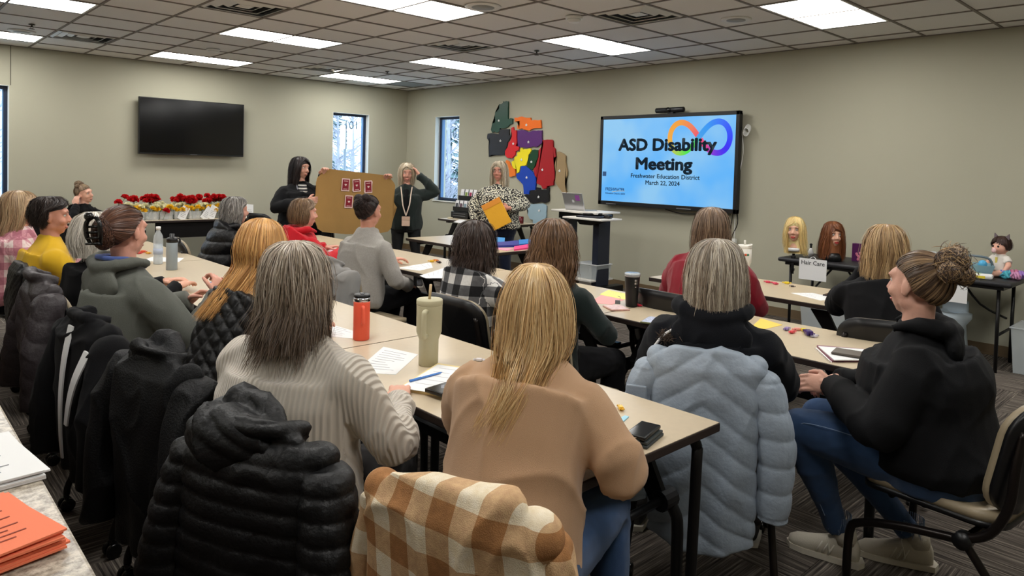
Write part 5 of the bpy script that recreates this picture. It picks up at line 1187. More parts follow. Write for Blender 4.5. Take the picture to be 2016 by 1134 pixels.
m_st=mat('striped_shirt',(40,40,44),.9); n,l,b=nodes(m_st); tc=n.new('ShaderNodeTexCoord'); w_=n.new('ShaderNodeTexWave'); w_.bands_direction='Z'; w_.inputs['Scale'].default_value=9; l.new(tc.outputs['Object'],w_.inputs['Vector']); cr=n.new('ShaderNodeValToRGB'); cr.color_ramp.interpolation='CONSTANT'; cr.color_ramp.elements[0].color=srgb(30,30,34); cr.color_ramp.elements[1].position=.62; cr.color_ramp.elements[1].color=srgb(190,186,180); l.new(w_.outputs['Fac'],cr.inputs[0]); l.new(cr.outputs[0],b.inputs['Base Color'])
V,N,F,ls=blob(sp,.009,2); fastobj('striped_shirt',V,F,ls,m_st,r)
z0=h[2]
MB().tube(sm([(-.06,.05,z0-.17),(-.05,.17,z0-.34),(.0,.26,z0-.50)],3),.006,5).tube(sm([(.06,.05,z0-.17),(.05,.17,z0-.34),(.0,.26,z0-.50)],3),.006,5).obj('lanyard',mat('lanyard_grey',(150,150,160),.7),r)
MB().box(-.035,.035,.262,.268,z0-.61,z0-.50,.002).obj('name_badge',m_paper,r)
h2=depthpt(801,340,8.9)
yb=math.atan2(-(CPOS[0]-h2[0]),(CPOS[1]-h2[1]))
m_dg=fabric('dark_green_cardigan',(42,50,48),.9,(500,.3))
wg=onB(757,356,-.035)
r,hc,RH=person('standing woman with blonde-grey hair in a dark cardigan holding the cardboard right edge',tuple(h2),yb,lean=.0,stand=True,girth=1.05,sw=.175,top=m_dg,top_name='cardigan',bot=mat('black_leggings',(14,14,17),.7),hyaw=.1,hpitch=-.12,face=True,shd=.235,
   arms=[((-.38,.04,1.20),(-.15,.05,1.41)),((.28,.14,1.10),w2l(h2,yb,wg))],loose=.024,short_hem=.72,bust=.03,skin_c=(212,156,136),handspec={1:dict(d=dirl(yb,nv*.55+np.array((0,0,.8))),n=dirl(yb,np.array((0,0,.6))-nv*.7),curl=.75),0:dict(d=(.35,-.1,.6),n=(-.8,.2,.2),curl=.6)},shoe_m=mat('shoe_dark',(40,38,40),.6),knees=[(-.13,.02,.45),(.10,.02,.45)],feet=[(-.19,-.02,.09),(.11,.0,.09)],legw=.85)
SGR=r
hair(r,RH,hc,PR(-.17,.092,.085,1.04,-.02),[(206,192,166),(176,156,126),(222,212,194),(140,118,92)],n=800,rad=.0017,seed=191,face=(.85,.06),part=.2,jit=.012)
z0=h2[2]
vb=MB(); vb.add(*ring_loft([((0,.06,z0-.72),.042,.125),((0,.085,z0-.45),.044,.135),((0,.078,z0-.32),.044,.110),((0,.05,z0-.22),.035,.070)],18)); V,N,F,ls=blob(vb,.009,2); fastobj('black_undershirt',V,F,ls,m_blk,r)
MB().tube(sm([(-.070,.06,z0-.18),(-.055,.16,z0-.28),(-.04,.222,z0-.40),(.0,.232,z0-.53)],3),.008,5).tube(sm([(.070,.06,z0-.18),(.055,.16,z0-.28),(.04,.222,z0-.40),(.0,.232,z0-.53)],3),.008,5).obj('lanyard',mat('lanyard_cream',(226,206,188),.7),r)
MB().box(-.05,.05,.225,.24,z0-.66,z0-.54,.008).obj('badge_pouch',mat('pouch_blush',(224,194,172),.6),r); MB().box(-.05,.05,.239,.243,z0-.585,z0-.54,.001).obj('pouch_flap',mat('pouch_flap',(210,178,156),.6),r)
h3=depthpt(983,337,8.55)
yb=math.atan2(-(CPOS[0]-h3[0]),(CPOS[1]-h3[1]))
m_sp=mat('spotted_blouse',(220,216,200),.85,sheen=.1); n,l,b=nodes(m_sp); tc=n.new('ShaderNodeTexCoord'); vo=n.new('ShaderNodeTexVoronoi'); vo.inputs['Scale'].default_value=62; l.new(tc.outputs['Object'],vo.inputs['Vector']); cr=n.new('ShaderNodeValToRGB'); cr.color_ramp.interpolation='CONSTANT'; cr.color_ramp.elements[0].color=srgb(226,222,200); cr.color_ramp.elements[1].position=.47; cr.color_ramp.elements[1].color=srgb(38,36,36); l.new(vo.outputs['Distance'],cr.inputs[0]); l.new(cr.outputs[0],b.inputs['Base Color'])
r,hc,RH=person('standing speaker with glasses and long grey-blonde hair in a black and cream spotted blouse',tuple(h3),yb-.12,lean=.0,stand=True,shd=.24,girth=1.32,sw=.195,top=m_sp,top_name='blouse',bot=fabric('navy_jeans',(24,30,52),.85),bot_name='jeans',hyaw=-.22,face=True,
   arms=[((-0.32, 0.02, 1.1), (-0.16, 0.29, 1.06)),((0.3, 0.02, 1.08), (0.27, 0.14, 0.88))],loose=.034,short_hem=.80,bust=.05,skin_c=(204,142,122),handspec={1: {'d': (-0.1, 0.25, -0.8), 'n': (0.5, 0.5, 0.1), 'curl': 0.6}, 0: {'d': (0.8, 0.15, 0), 'n': (-0.1, 0.9, 0.2), 'curl': 0.5}},shoe_m=mat('shoe_dark',(40,38,40),.6))
SPK=r; SPKh=hc; SPKR=RH
hair(r,RH,hc,PR(-.20,.108,.085,1.06,-.02),[(196,182,156),(166,150,124),(212,202,184),(130,112,90)],n=900,rad=.0017,seed=201,face=(.75,.06),part=.1,jit=.010)
gm=mat('glasses_frame',(60,36,36),.3); g_=MB()
for s in(-1,1):
    g_.tube([hc+RH@np.array((s*.031+.022*math.cos(a),.098-.006*abs(math.cos(a)),.004+.017*math.sin(a))) for a in np.linspace(0,2*PI,17)],.0016,5)
    g_.tube([hc+RH@np.array((s*.053,.095,.008)),hc+RH@np.array((s*.076,.02,.004))],.0016,5)
g_.tube([hc+RH@np.array((-.009,.103,.008)),hc+RH@np.array((.009,.103,.008))],.0016,5); g_.obj('glasses',gm,r)
# chairs
for x,y_,a_,lb in CH: make_chair((x,y_),a_,lb)
# ================================================================ COATS ON CHAIRS
def coat(bx,by,yaw,label,m,cat='coat',kind=None,s=.1,amp=.014,ztop=.885,zbot=.25,w0=.20,w1=.26,dth=.055,hoodr=None,sleeves=((.27,-.30,.80),(.33,-.34,.55),(.31,-.34,.30)),slv_r=(.075,.068,.058),nm='back_panel',uvm=None,foldamp=.012,vox=.0085,flap=None,skew=0,sk=None,collar=True,sleeve_kind=None,lining=None,bulge=1.0,cut=None):
    """coat hung over the back of a chair whose back centre is at (bx,by)"""
    f=(-math.sin(yaw),math.cos(yaw)); r=empty('coat' if cat=='coat' else cat.replace(' ','_'),(bx+f[0]*.26,by+f[1]*.26,0),yaw,label,cat)
    H_=ztop-zbot; R_=[]
    for t in np.linspace(0,1,12):
        z=ztop-H_*t; k=min(1,(t/.10))**.5 if t<.10 else 1
        w=(w0+(w1-w0)*min(1,t*1.3)**.8); d=dth*(1+.5*math.sin(PI*min(1,t*1.1))*bulge); R_.append(((skew*t,-.285-.035*(1-t)-.02*t,z),w*(.72+.28*k),d*(.45+.55*k)))
    mb=MB(); mb.add(*ring_loft(R_,30,2.6))
    for q in(-1,1): mb.ell((q*(w0-.02),-.295,ztop-.06),(.050,.050,.050))
    if collar: mb.tube(sm([(-.10,-.26,ztop-.01),(-.08,-.335,ztop+.015),(0,-.355,ztop+.02),(.08,-.335,ztop+.015),(.10,-.26,ztop-.01)],3),.024,10)
    if flap:
        mb.add(*ring_loft([((0+flap[0],-.14,ztop-.02),w0*.7,.03),((flap[0],-.12,ztop-.2),w0*.8,.035),((flap[0],-.12,ztop-.42),w0*.85,.03)],20))
    V,N,F,ls=blob(mb,vox,3); P0=V.copy(); uv=uvm(P0,N) if uvm else None
    # vertical drape: pleats that deepen towards the hem
    th=np.arctan2(P0[:,1]+.30,P0[:,0]); dr=np.clip((ztop-.1-P0[:,2])/H_,0,1)
    V=V+N*(.012*dr*np.sin(P0[:,0]*38+2*np.sin(P0[:,2]*6)+yaw*9))[:,None]
    V=folds(V,N,foldamp,6,int(abs(by*31)))
    if kind: V=quilt(V,N,kind,s,amp,P0)
    if cut: V=V+np.array([0,0,1])*(cut*np.clip((zbot+.15-P0[:,2])/.15,0,1)*np.abs(P0[:,0])/w1)[:,None]
    fastobj(nm,V,F,ls,m,r,uv=uv)
    for q in(-1,1):
        S=sleeves if sk is None or q<0 else sk
        mb=MB(); pts=sm([(q*a,b,c) for a,b,c in S],4); rr=np.interp(np.linspace(0,1,len(pts)),np.linspace(0,1,len(slv_r)),slv_r)
        mb.tube(pts,rr,16); mb.ell(pts[0],(slv_r[0],slv_r[0],slv_r[0]*.9)); V,N,F,ls=blob(mb,vox,2); P0=V.copy(); uv=uvm(P0,N) if uvm else None
        V=folds(V,N,foldamp*.8,9,int(abs(bx*17))+q+2)
        if kind: V=quilt(V,N,sleeve_kind or 'h',s,amp*.95,P0)
        fastobj('sleeve',V,F,ls,m,r,uv=uv)
    if hoodr:
        mb=MB(); hx_,hy_,hz_,a,b,c=hoodr; mb.ell((hx_,hy_,hz_),(a,b,c)); mb.tube(sm([(hx_-a*.8,hy_+.03,hz_+c*.2),(hx_-a*.3,hy_+.06,hz_+c*.85),(hx_+a*.3,hy_+.06,hz_+c*.85),(hx_+a*.8,hy_+.03,hz_+c*.2)],3),.03,10)
        V,N,F,ls=blob(mb,vox,3); P0=V.copy(); V=folds(V,N,.012,9,6)
        if kind: V=quilt(V,N,'slant' if kind!='diamond' else 'diamond',s*.9,amp,P0)
        fastobj('hood',V,F,ls,m,r)
    return r
m_puf=mat('black_down_nylon',(8,9,12),.5,spec=.4,bump=(70,.3)); m_rain=mat('black_raincoat',(8,9,12),.6,spec=.3,bump=(160,.3))
coat(-6.60,-9.06,FX+.42,'black hooded down jacket with narrow horizontal channels on a chair in the foreground',m_puf,'jacket','h',.048,.0095,ztop=.90,zbot=.20,w0=.19,w1=.23,dth=.055,hoodr=(-.05,-.335,.875,.14,.065,.075),sleeves=((.20,-.30,.79),(.245,-.34,.58),(.25,-.36,.20)),slv_r=(.066,.070,.062),foldamp=.007,vox=.007)
m_shk=plaid_mat('cream_brown_check',(226,212,186),(196,160,120),(160,112,68),.105)
def shuv(P,N): return np.column_stack([P[:,0]*.96+P[:,2]*.10+np.abs(P[:,1]+.3)*.5+5,P[:,2]+P[:,0]*.06+5])
R_=coat(-6.42,-9.60,FX+.30,'cream, tan and brown checked overshirt draped over the chair at the bottom centre',m_shk,'overshirt',None,ztop=.90,zbot=.18,w0=.215,w1=.23,dth=.042,collar=False,bulge=.5,sleeves=((.215,-.285,.80),(.255,-.27,.60),(.235,-.30,.30)),slv_r=(.045,.056,.052),uvm=shuv,foldamp=.020,vox=.0065)
m_blu=mat('pale_blue_nylon',(150,162,176),.5,spec=.35,bump=(60,.25),sheen=.1)
R_=coat(-5.06,-9.33,FX+.50,'pale grey-blue quilted coat with chevron stitching hung on a chair',m_blu,'coat','chevron',.095,.0085,ztop=.905,zbot=.16,w0=.185,w1=.19,dth=.042,bulge=.7,collar=False,sleeves=((.205,-.29,.79),(.25,-.30,.60),(.245,-.30,.32)),slv_r=(.060,.062,.056),foldamp=.007,vox=.007,sleeve_kind='h',cut=.05)
fur=MB(); rs=np.random.RandomState(4)
for i in range(900):
    t=rs.uniform(-.9,.3); c=np.array((t*.19,-.24+.02*rs.normal(),.935+.01*rs.normal()-.02*abs(t))); d=rs.normal(size=3); d/=np.linalg.norm(d); fur.tube([c,c+d*rs.uniform(.015,.035)],[.0014,.0004],3,False)
o=fur.obj('fur_trim',mat('fur_brown',(74,60,50),.9),R_); o['kind']='stuff'
MB().box(-.275,-.20,-.362,-.35,.70,.755,.005).obj('sleeve_pocket_flap',m_blu,R_)
coat(-6.57,-8.22,FX+.18,'plain black hooded raincoat on the chair behind the golden-haired woman',m_rain,'raincoat',None,ztop=.895,zbot=.22,w0=.19,w1=.22,dth=.06,hoodr=(-.04,-.315,.865,.12,.042,.055),sleeves=((.22,-.30,.79),(.26,-.36,.58),(.24,-.37,.28)),slv_r=(.072,.066,.060),foldamp=.016)
R_=coat(-6.62,-7.50,FX+.10,'black track jacket with white diagonal stripes hung on a chair',m_blk,'jacket',None,ztop=.89,zbot=.24,w0=.20,w1=.22,dth=.06,sleeves=((.23,-.30,.79),(.27,-.36,.58),(.25,-.37,.30)),slv_r=(.072,.066,.060),foldamp=.014)
st=MB(); 
def strip(P,w,th=.006):
    P=sm(P,6); V=[];F=[]
    for i,p in enumerate(P):
        k=w[0]+(w[1]-w[0])*i/(len(P)-1)
        for a,b in((-k,0),(k,0),(k,-th),(-k,-th)): V.append((p[0]+a,p[1]+b,p[2]))
    for i in range(len(P)-1):
        for k in range(4): F.append((4*i+k,4*i+(k+1)%4,4*i+4+(k+1)%4,4*i+4+k))
    F+=[(3,2,1,0),tuple(4*(len(P)-1)+k for k in range(4))]; return V,F
mkobj('white_stripe',*strip([(.02,-.372,.87),(.035,-.400,.75),(.02,-.408,.60),(.0,-.402,.45),(-.01,-.392,.34)],(.026,.010)),m_paper,R_)
mkobj('white_stripe',*strip([(.205,-.372,.80),(.17,-.402,.70),(.12,-.408,.60),(.085,-.408,.50)],(.034,.016)),m_paper,R_)
m_brn=mat('brown_grey_nylon',(52,46,49),.5,spec=.45,bump=(70,.3))
coat(-6.60,-6.42,FX+.0,'brown-grey diagonal quilted puffer coat hung on a chair at the left',m_brn,'coat','slant',.075,.006,ztop=.90,zbot=.28,w0=.19,w1=.23,dth=.06,sleeves=((.21,-.31,.79),(.26,-.36,.58),(.27,-.38,.30)),slv_r=(.072,.074,.068),foldamp=.010,sleeve_kind='slant')
coat(-6.56,-5.54,FX,'black fine-quilted vest on the chair behind the mustard sweater',m_nyl,'vest','diamond',.045,.005,ztop=.88,zbot=.30,w0=.20,w1=.21,dth=.045,sleeves=((.20,-.29,.80),(.22,-.29,.76),(.22,-.29,.72)),slv_r=(.05,.05,.045),collar=False)
coat(-5.04,-6.52,FX+.1,'light grey jacket draped on the chair behind the grey sweater',fabric('light_grey_cloth',(140,138,136),.85),'jacket',None,ztop=.885,zbot=.34,w0=.20,w1=.22,dth=.06,sleeves=((.22,-.30,.79),(.25,-.34,.58),(.23,-.35,.40)),slv_r=(.070,.064,.058),foldamp=.016)
# ================================================================ CARDBOARD SHEET AND CARDS
def cB(x,y): return (540+x/6.3,290+y/6.3)
out=[(600,275),(640,266),(700,270),(850,287),(1000,303),(1200,325),(1330,342),(1430,350),(1457,365),(1448,395),(1478,430),(1500,470),(1496,530),(1480,600),(1475,660),(1498,710),(1522,745),(1490,772),(1474,810),(1478,880),(1462,940),(1452,1000),(1410,1045),(1330,1062),(1100,1072),(900,1078),(700,1062),(600,1050),(540,1010),(520,950),(500,900),(470,860),(455,780),(480,700),(490,640),(515,590),(523,520),(520,440),(535,380),(570,345),(595,325)]
P_=[onB(*cB(x,y)) for x,y in out]; C0=np.mean(P_,axis=0)
bo=empty('cardboard_sheet',tuple(C0),math.atan2(dv[1],dv[0]),'large brown cardboard sheet with scalloped ends held up by two women','cardboard')
def toB(p): q=p-C0; return (q@dv,q[2])
V,F=prism([toB(p) for p in P_],.008,'y'); m_cb=mat('cardboard',(172,134,78),.85,bump=(40,.08),var=(6,.05)); mkobj('sheet',V,F,m_cb,bo)
m_card=mat('card_maroon',(140,26,44),.5); m_cpink=mat('card_paper',(236,208,200),.7)
lbs=['first card in the upper row on the cardboard sheet','middle card pair in the upper row on the cardboard sheet','right-hand card pair in the upper row on the cardboard sheet','left card in the lower row on the cardboard sheet','card half hidden behind the dark bun on the cardboard sheet']
for i,(x,y,an,dbl) in enumerate([(878,465,.05,0),(1015,472,-.10,1),(1160,490,-.06,1),(918,674,.06,0),(1075,685,-.12,1)]):
    p=onB(*cB(x,y)); a,b=toB(p); pw=p+nv*.0115
    c=empty('greeting_card',tuple(pw),math.atan2(dv[1],dv[0]),'maroon playing-card style '+lbs[i],'card','maroon cards taped to the cardboard'); c.rotation_euler=(0,0,c.rotation_euler[2])
    sgn=-1
    k=MB(); k.box(-.05,.05,-.0015,.0015,-.072,.072); o=k.obj('backing',m_cpink,c); o.rotation_euler=(0,an,0)
    if dbl: o=MB().box(-.05,.05,.0005,.0025,-.068,.068).obj('second_sheet',m_cpink,c); o.rotation_euler=(0,an+.16,0)
    o=MB().box(-.040,.040,-.0028,-.0016,-.060,.060).obj('printed_face',m_card,c); o.rotation_euler=(0,an,0)
    ht=[(.013*math.sin(t)**3*1.1,.0009*(13*math.cos(t)-5*math.cos(2*t)-2*math.cos(3*t)-math.cos(4*t))) for t in np.linspace(0,2*PI,17)[:-1]]
    V,F=prism(ht,.0008,'y'); o=mkobj('heart',[(v[0],v[1]-.0036,v[2]) for v in V],F,m_cpink,c); o.rotation_euler=(0,an,0)
    for z in(.043,-.048):
        o=MB().box(-.026,.026,-.0034,-.0027,z-.003,z+.003).obj('print_line',m_cpink,c); o.rotation_euler=(0,an,0)
# ================================================================ FLOWERS
def blossom(seed,r=.042):
    rs=np.random.RandomState(seed); mb=MB()
    for k in range(16):
        a=rs.uniform(0,2*PI); e=rs.uniform(.1,1.3); d=np.array([math.cos(a)*math.cos(e),math.sin(a)*math.cos(e),math.sin(e)]); u=np.cross(d,[0,0,1.]); u/=np.linalg.norm(u)+1e-9; w=np.cross(d,u)
        c=d*r*.55; L=r*rs.uniform(.45,.65); n=7; V=[c*0]+[c+d*r*.35*(1+.3*(-1)**j)+(u*math.cos(j*2*PI/n)+w*math.sin(j*2*PI/n))*L for j in range(n)]
        mb.add(V,[(0,1+j,1+(j+1)%n) for j in range(n)])
    return mb
m_fr=mat('petal_red',(206,14,26),.7); m_fw=mat('petal_cream',(236,232,196),.7); m_fy=mat('petal_yellow',(240,196,30),.7); m_stem=mat('stem_green',(70,96,50),.7)
FM={k:[None,None] for k in 'rwy'}; nmz={'r':('red','red carnation in the clear bins along the back wall'),'w':('cream','cream carnation in the clear bins along the back wall'),'y':('yellow','yellow carnation in the clear bins along the back wall')}
fcount=0
def flower(kind,x,y,z,rsd):
    global fcount
    m={'r':m_fr,'w':m_fw,'y':m_fy}[kind]; bi=min(range(7),key=lambda q:abs(xs8[q]-x)); r=empty('carnation',(x,y,z),rsd.uniform(0,6),nmz[kind][0]+' carnation in the bunch over the '+['leftmost','second','third','middle','fifth','sixth','rightmost'][bi]+' clear bin','flower',nmz[kind][0]+' carnations on the long table')
    if FM[kind][0] is None: a=blossom(ord(kind)).obj('blossom',m,r); b=MB().tube([(0,0,0),(.004,.003,-.09),(0,0,-.15)],.0025,4).obj('stem',m_stem,r); FM[kind]=[a.data,b.data]
    else:
        for n_,me in zip(('blossom','stem'),FM[kind]): o=bpy.data.objects.new(n_,me); COL.objects.link(o); o.parent=r
    s=rsd.uniform(.85,1.15); r.scale=(s,s,s); r.rotation_euler=(rsd.uniform(-.4,.4),rsd.uniform(-.4,.4),r.rotation_euler[2])
m_acr=mat('clear_acrylic',(236,240,240),.08,alpha=.28,spec=.6); rr=random.Random(12)
xs8=[onY(270+28.2*i,420,-.97)[0] for i in range(7)]
wb=(xs8[1]-xs8[0])*.94
for i,x in enumerate(xs8):
    b=empty('display_bin',(x,-.93,.735),0,'clear acrylic bin of flowers on the long table, number %d from its left end'%(i+1) if False else 'clear acrylic bin of flowers, '+['leftmost','second from the left','third from the left','in the middle of the row','third from the right','second from the right','rightmost'][i]+' on the long table','bin','clear acrylic flower bins')
    mkobj('tub',*bin_mesh(wb,.15,.105,.003,.97),m_acr,b)
    t=MB(); 
    for q in(-.04,.04): t.lathe([(.028,0),(.034,.17),(.031,.17),(.026,.004),(.0005,.004)],12,(q,.10,0))
    t.obj('inner_cups',m_acr,b)
for g_ in range(40):
    x=xs8[0]-.14+(xs8[-1]-xs8[0]+.34)*(g_+rr.random())/40
    flower('w',x,-.86+rr.uniform(-.08,.08),.895+rr.uniform(-.02,.03),rr)
    if g_%2==0: flower('y',x+.02,-.95+rr.uniform(-.05,.05),.86+rr.uniform(-.02,.025),rr)
for cx_,n_ in((0.03,5),(.20,9),(.235,8),(.44,4),(.52,10),(.56,9),(.63,2),(.74,5),(.83,10),(.92,8),(-.08,2)):
    for _ in range(n_): flower('r',xs8[0]-.06+(xs8[-1]-xs8[0]+.2)*cx_+rr.uniform(-.07,.07),-.80+rr.uniform(-.08,.06),.985+rr.uniform(-.035,.04),rr)
flower('r',onY(326,411,-1.0)[0],-1.02,.845,rr)
m_print=mat('card_print',(150,150,150),.8)
for u,an,lb in((356,.5,'first white leaflet leaning on the flower bins'),(414,.45,'second white leaflet leaning on the flower bins beside the grey-haired woman'),(492,.1,'white leaflet standing at the right end of the flower table'),(400,.7,'small white leaflet half hidden among the yellow flowers')):
    p=onY(u,418 if u!=492 else 412,-1.04); c=empty('leaflet',(p[0],-1.04,.735),0,lb,'leaflet'); o=MB().box(-.05,.05,-.001,.001,0,.19).obj('sheet',m_paper,c); o.rotation_euler=(-.25,an,0)
    for k in range(4): o=MB().box(-.03,.03-.01*(k%2),-.0016,-.001,.04+.022*k,.045+.022*k).obj('print_line',m_print,c); o.rotation_euler=(-.25,an,0)
# ================================================================ SMALL THINGS ON THE TABLES
TZ=.740
def put(u,v,z=TZ): p=onZ(u,v,z); return (p[0],p[1],z)
def tumbler(name,u,v,label,prof,m,parts=(),rz=0,z=TZ):
    p=put(u,v,z); r=empty(name,p,rz,label,name.replace('_',' ').split()[-1] if name!='insulated_mug' else 'mug')
    MB().lathe(prof,32).obj('body',m,r,True); return r
def handle(r,m,x0,z0,z1,d=.04,th=.008,w=.012):
    MB().tube(sm([(x0-.004,0,z1),(x0+d*.8,0,z1),(x0+d,0,z1-.012),(x0+d,0,z0+.02),(x0+d*.7,0,z0),(x0-.004,0,z0)],3),th,8).obj('handle',m,r,True)
# coral mug
m_cor=mat('coral_coat',(240,98,72),.45,spec=.4); r=tumbler('insulated_mug',711,668,'coral orange insulated mug with steel rim and black lid on the nearest table row',[(.0005,0),(.034,0),(.037,.004),(.037,.17),(.0365,.175)],m_cor,rz=-2.0)
MB().lathe([(.0365,.175),(.0375,.177),(.0375,.192),(.036,.193)],32).obj('steel_rim',m_chrome,r,True); MB().lathe([(.0355,.19),(.0375,.196),(.037,.206),(.030,.209),(.0005,.206)],32).obj('lid',m_plast,r,True); MB().box(-.012,.018,-.008,.008,.206,.213,.002).obj('slider',mat('clear_dark',(50,50,54),.2),r)
MB().tube(sm([(.034,0,.155),(.058,0,.157),(.064,0,.148),(.064,0,.095),(.060,0,.085),(.050,0,.083)],3),.0075,8).obj('handle',m_cor,r,True)
# khaki tumbler
m_kh=mat('khaki_coat',(186,180,150),.5,spec=.35); r=tumbler('straw_tumbler',843,718,'tall khaki insulated tumbler with handle and beige straw on the nearest table',[(.0005,0),(.036,0),(.039,.004),(.0395,.105),(.042,.112),(.0505,.135),(.0515,.24),(.0515,.243)],m_kh,rz=-2.45)
MB().lathe([(.0515,.243),(.0525,.245),(.0525,.262),(.050,.266),(.0005,.266)],32).obj('lid',m_kh,r,True)
MB().tube([(.006,0,.26),(.004,.004,.325)],.0055,10).obj('straw',mat('straw_beige',(196,172,132),.5),r,True)
MB().tube(sm([(.050,0,.225),(.078,0,.226),(.086,0,.215),(.086,0,.145),(.078,0,.13),(.046,0,.128)],3),.010,10).obj('handle',m_kh,r,True)
# clear water bottle
r=tumbler('water_bottle',311,520,'tall clear plastic water bottle with white cap, half full',[(.0005,0),(.030,0),(.034,.006),(.034,.19),(.031,.215),(.016,.245),(.0145,.252),(.0145,.262)],m_clear)
MB().lathe([(.0005,.004),(.030,.005),(.0315,.15),(.0005,.15)],28).obj('water',mat('water_tint',(205,222,236),.05,alpha=.45),r,True); MB().lathe([(.0165,.26),(.0165,.283),(.0005,.285)],24).obj('cap',m_paper,r,True)
MB().lathe([(.0345,.075),(.0345,.12)],28).obj('label_band',mat('label_blue_white',(196,208,232),.6,alpha=.6),r,True)
# grey bottle in front of the claw-clip woman
r=tumbler('drink_bottle',338,531,'light grey metal drink bottle with black spout lid',[(.0005,0),(.036,0),(.038,.004),(.038,.19),(.034,.20)],mat('bottle_grey',(150,160,166),.45,metal=.2))
MB().lathe([(.037,.197),(.037,.225),(.028,.232),(.016,.234),(.016,.258),(.0005,.26)],28).obj('lid',m_plast,r,True); MB().tube(sm([(.03,0,.225),(.052,0,.22),(.052,0,.19),(.036,0,.185)],3),.006,8).obj('carry_loop',m_plast,r,True)
# black tumbler
r=tumbler('steel_tumbler',1243,603,'matte black tumbler with clear lid and silver print on the middle table row',[(.0005,0),(.032,0),(.034,.004),(.0445,.175),(.0445,.178)],mat('black_powder_coat',(20,20,22),.45))
MB().lathe([(.0445,.178),(.0465,.182),(.0465,.198),(.040,.20),(.0005,.197)],32).obj('lid',mat('clear_lid',(190,194,198),.15,metal=.3,alpha=.8),r,True)
a0=math.atan2(CPOS[1]-r.location[1],CPOS[0]-r.location[0])
def lblrow(z,wds,rad,hh=.006,a1=.5,m_=m_chrome):
    n_=len(wds); 
    for k,wd in enumerate(wds):
        a=a0+a1+.0-(k-n_/2)*.16; mb=MB(); c,s=math.cos(a),math.sin(a); e=np.array([-s,c,0]); p=np.array([rad*c,rad*s,z]); q=np.array([c,s,0])*.0008
        mb.add([p-e*wd-[0,0,hh],p+e*wd-[0,0,hh],p+e*wd+[0,0,hh],p-e*wd+[0,0,hh],p-e*wd-[0,0,hh]+q,p+e*wd-[0,0,hh]+q,p+e*wd+[0,0,hh]+q,p-e*wd+[0,0,hh]+q],[(0,1,5,4),(1,2,6,5),(2,3,7,6),(3,0,4,7),(4,5,6,7)]); mb.obj('printed_mark',m_,r)
lblrow(.158,[.0035,.003,.0035],.0436); lblrow(.142,[.0035,.003,.0035],.0427); lblrow(.120,[.003,.003],.0415,.003)
# white tumbler
m_wt=mat('white_coat',(226,222,212),.45); r=tumbler('straw_tumbler',1464,549,'white tumbler with coloured flower print, handle and straw on the back table',[(.0005,0),(.036,0),(.038,.004),(.040,.10),(.0505,.13),(.0515,.235)],m_wt,rz=-2.6)
MB().lathe([(.0515,.235),(.0525,.238),(.0525,.255),(.048,.26),(.0005,.26)],32).obj('lid',m_wt,r,True); MB().tube([(-.01,0,.255),(-.012,0,.295)],.0075,10).obj('straw',m_wt,r,True)
MB().tube(sm([(.048,0,.245),(.03,.045,.262),(-.03,.045,.262),(-.048,0,.245)],3),.006,8).obj('carry_loop',m_wt,r,True)
a0=math.atan2(CPOS[1]-r.location[1],CPOS[0]-r.location[0])+2.6
for k,c_ in enumerate([(60,120,90),(214,96,60),(200,60,60),(60,70,110),(230,150,60)]):
    a=a0+.5-k*.32; MB().ell((.0512*math.cos(a),.0512*math.sin(a),.19),(.009,.009,.009),None,8,6).obj('printed_flower',mat('print_%d'%k,c_,.6),r,True)
# maroon mug, cup
r=tumbler('coffee_mug',1025,440,'dark red mug on the table against the right wall',[(.0005,0),(.040,0),(.042,.003),(.042,.10),(.039,.10),(.038,.006),(.0005,.005)],mat('mug_dark_red',(92,20,26),.25),rz=2.6); handle(r,MATS['mug_dark_red'],.04,.02,.085,.035,.006)
r=tumbler('paper_cup',1345,603,'white cup partly hidden behind the streaked grey bob',[(.0005,0),(.028,0),(.038,.06),(.035,.06),(.026,.004),(.0005,.004)],m_paper)
# papers -----------------------------------------------------------------
def sheet(uv4,label,m,z=TZ,lines=0,name='paper',cat='paper',th=.0012,m_line=None,parts=None):
    """a real flat sheet whose corners are measured on the table top"""
    P=[onZ(u,v,z) for u,v in uv4]; c=np.mean(P,axis=0); ex=P[1]-P[0]; ex/=np.linalg.norm(ex); an=math.atan2(ex[1],ex[0]); r=empty(name,(c[0],c[1],z),an,label,cat)
    R=rotm(-an); Q=[R@(p-c) for p in P]
    def lin(a,b): return (Q[0]*(1-a)+Q[1]*a)*(1-b)+(Q[3]*(1-a)+Q[2]*a)*b
    mb=MB(); V=[tuple(q) for q in Q]+[(q[0],q[1],th) for q in Q]; mb.add(V,[(3,2,1,0),(4,5,6,7),(0,1,5,4),(1,2,6,5),(2,3,7,6),(3,0,4,7)]); mb.obj('sheet',m,r)
    rs=random.Random(int(c[0]*100))
    for k in range(lines):
        b=.12+.8*k/max(1,lines); a1=.1+.05*rs.random(); a2=a1+(.35+.4*rs.random()); t_=.010; q=[lin(a1,b),lin(a2,b),lin(a2,b+t_),lin(a1,b+t_)]
        MB().add([(x[0],x[1],th+.0002) for x in q]+[(x[0],x[1],th+.0005) for x in q],[(4,5,6,7),(0,1,5,4),(1,2,6,5),(2,3,7,6),(3,0,4,7)]).obj('text_line',m_line or m_ink,r)
    return r
sheet([(755,683),(823,698),(779,738),(697,733)],'printed agenda page beside the khaki tumbler',m_paper,lines=9)
sheet([(655,640),(697,652),(694,667),(640,662)],'printed page beside the coral mug, partly under grey hair',m_paper,lines=5)
sheet([(862,718),(942,730),(912,783),(786,764)],'open white notepad under the blue pen on the nearest table',m_paper,z=TZ+.012,lines=5,name='notepad',cat='notepad',m_line=mat('pencil_line',(170,170,176),.8))
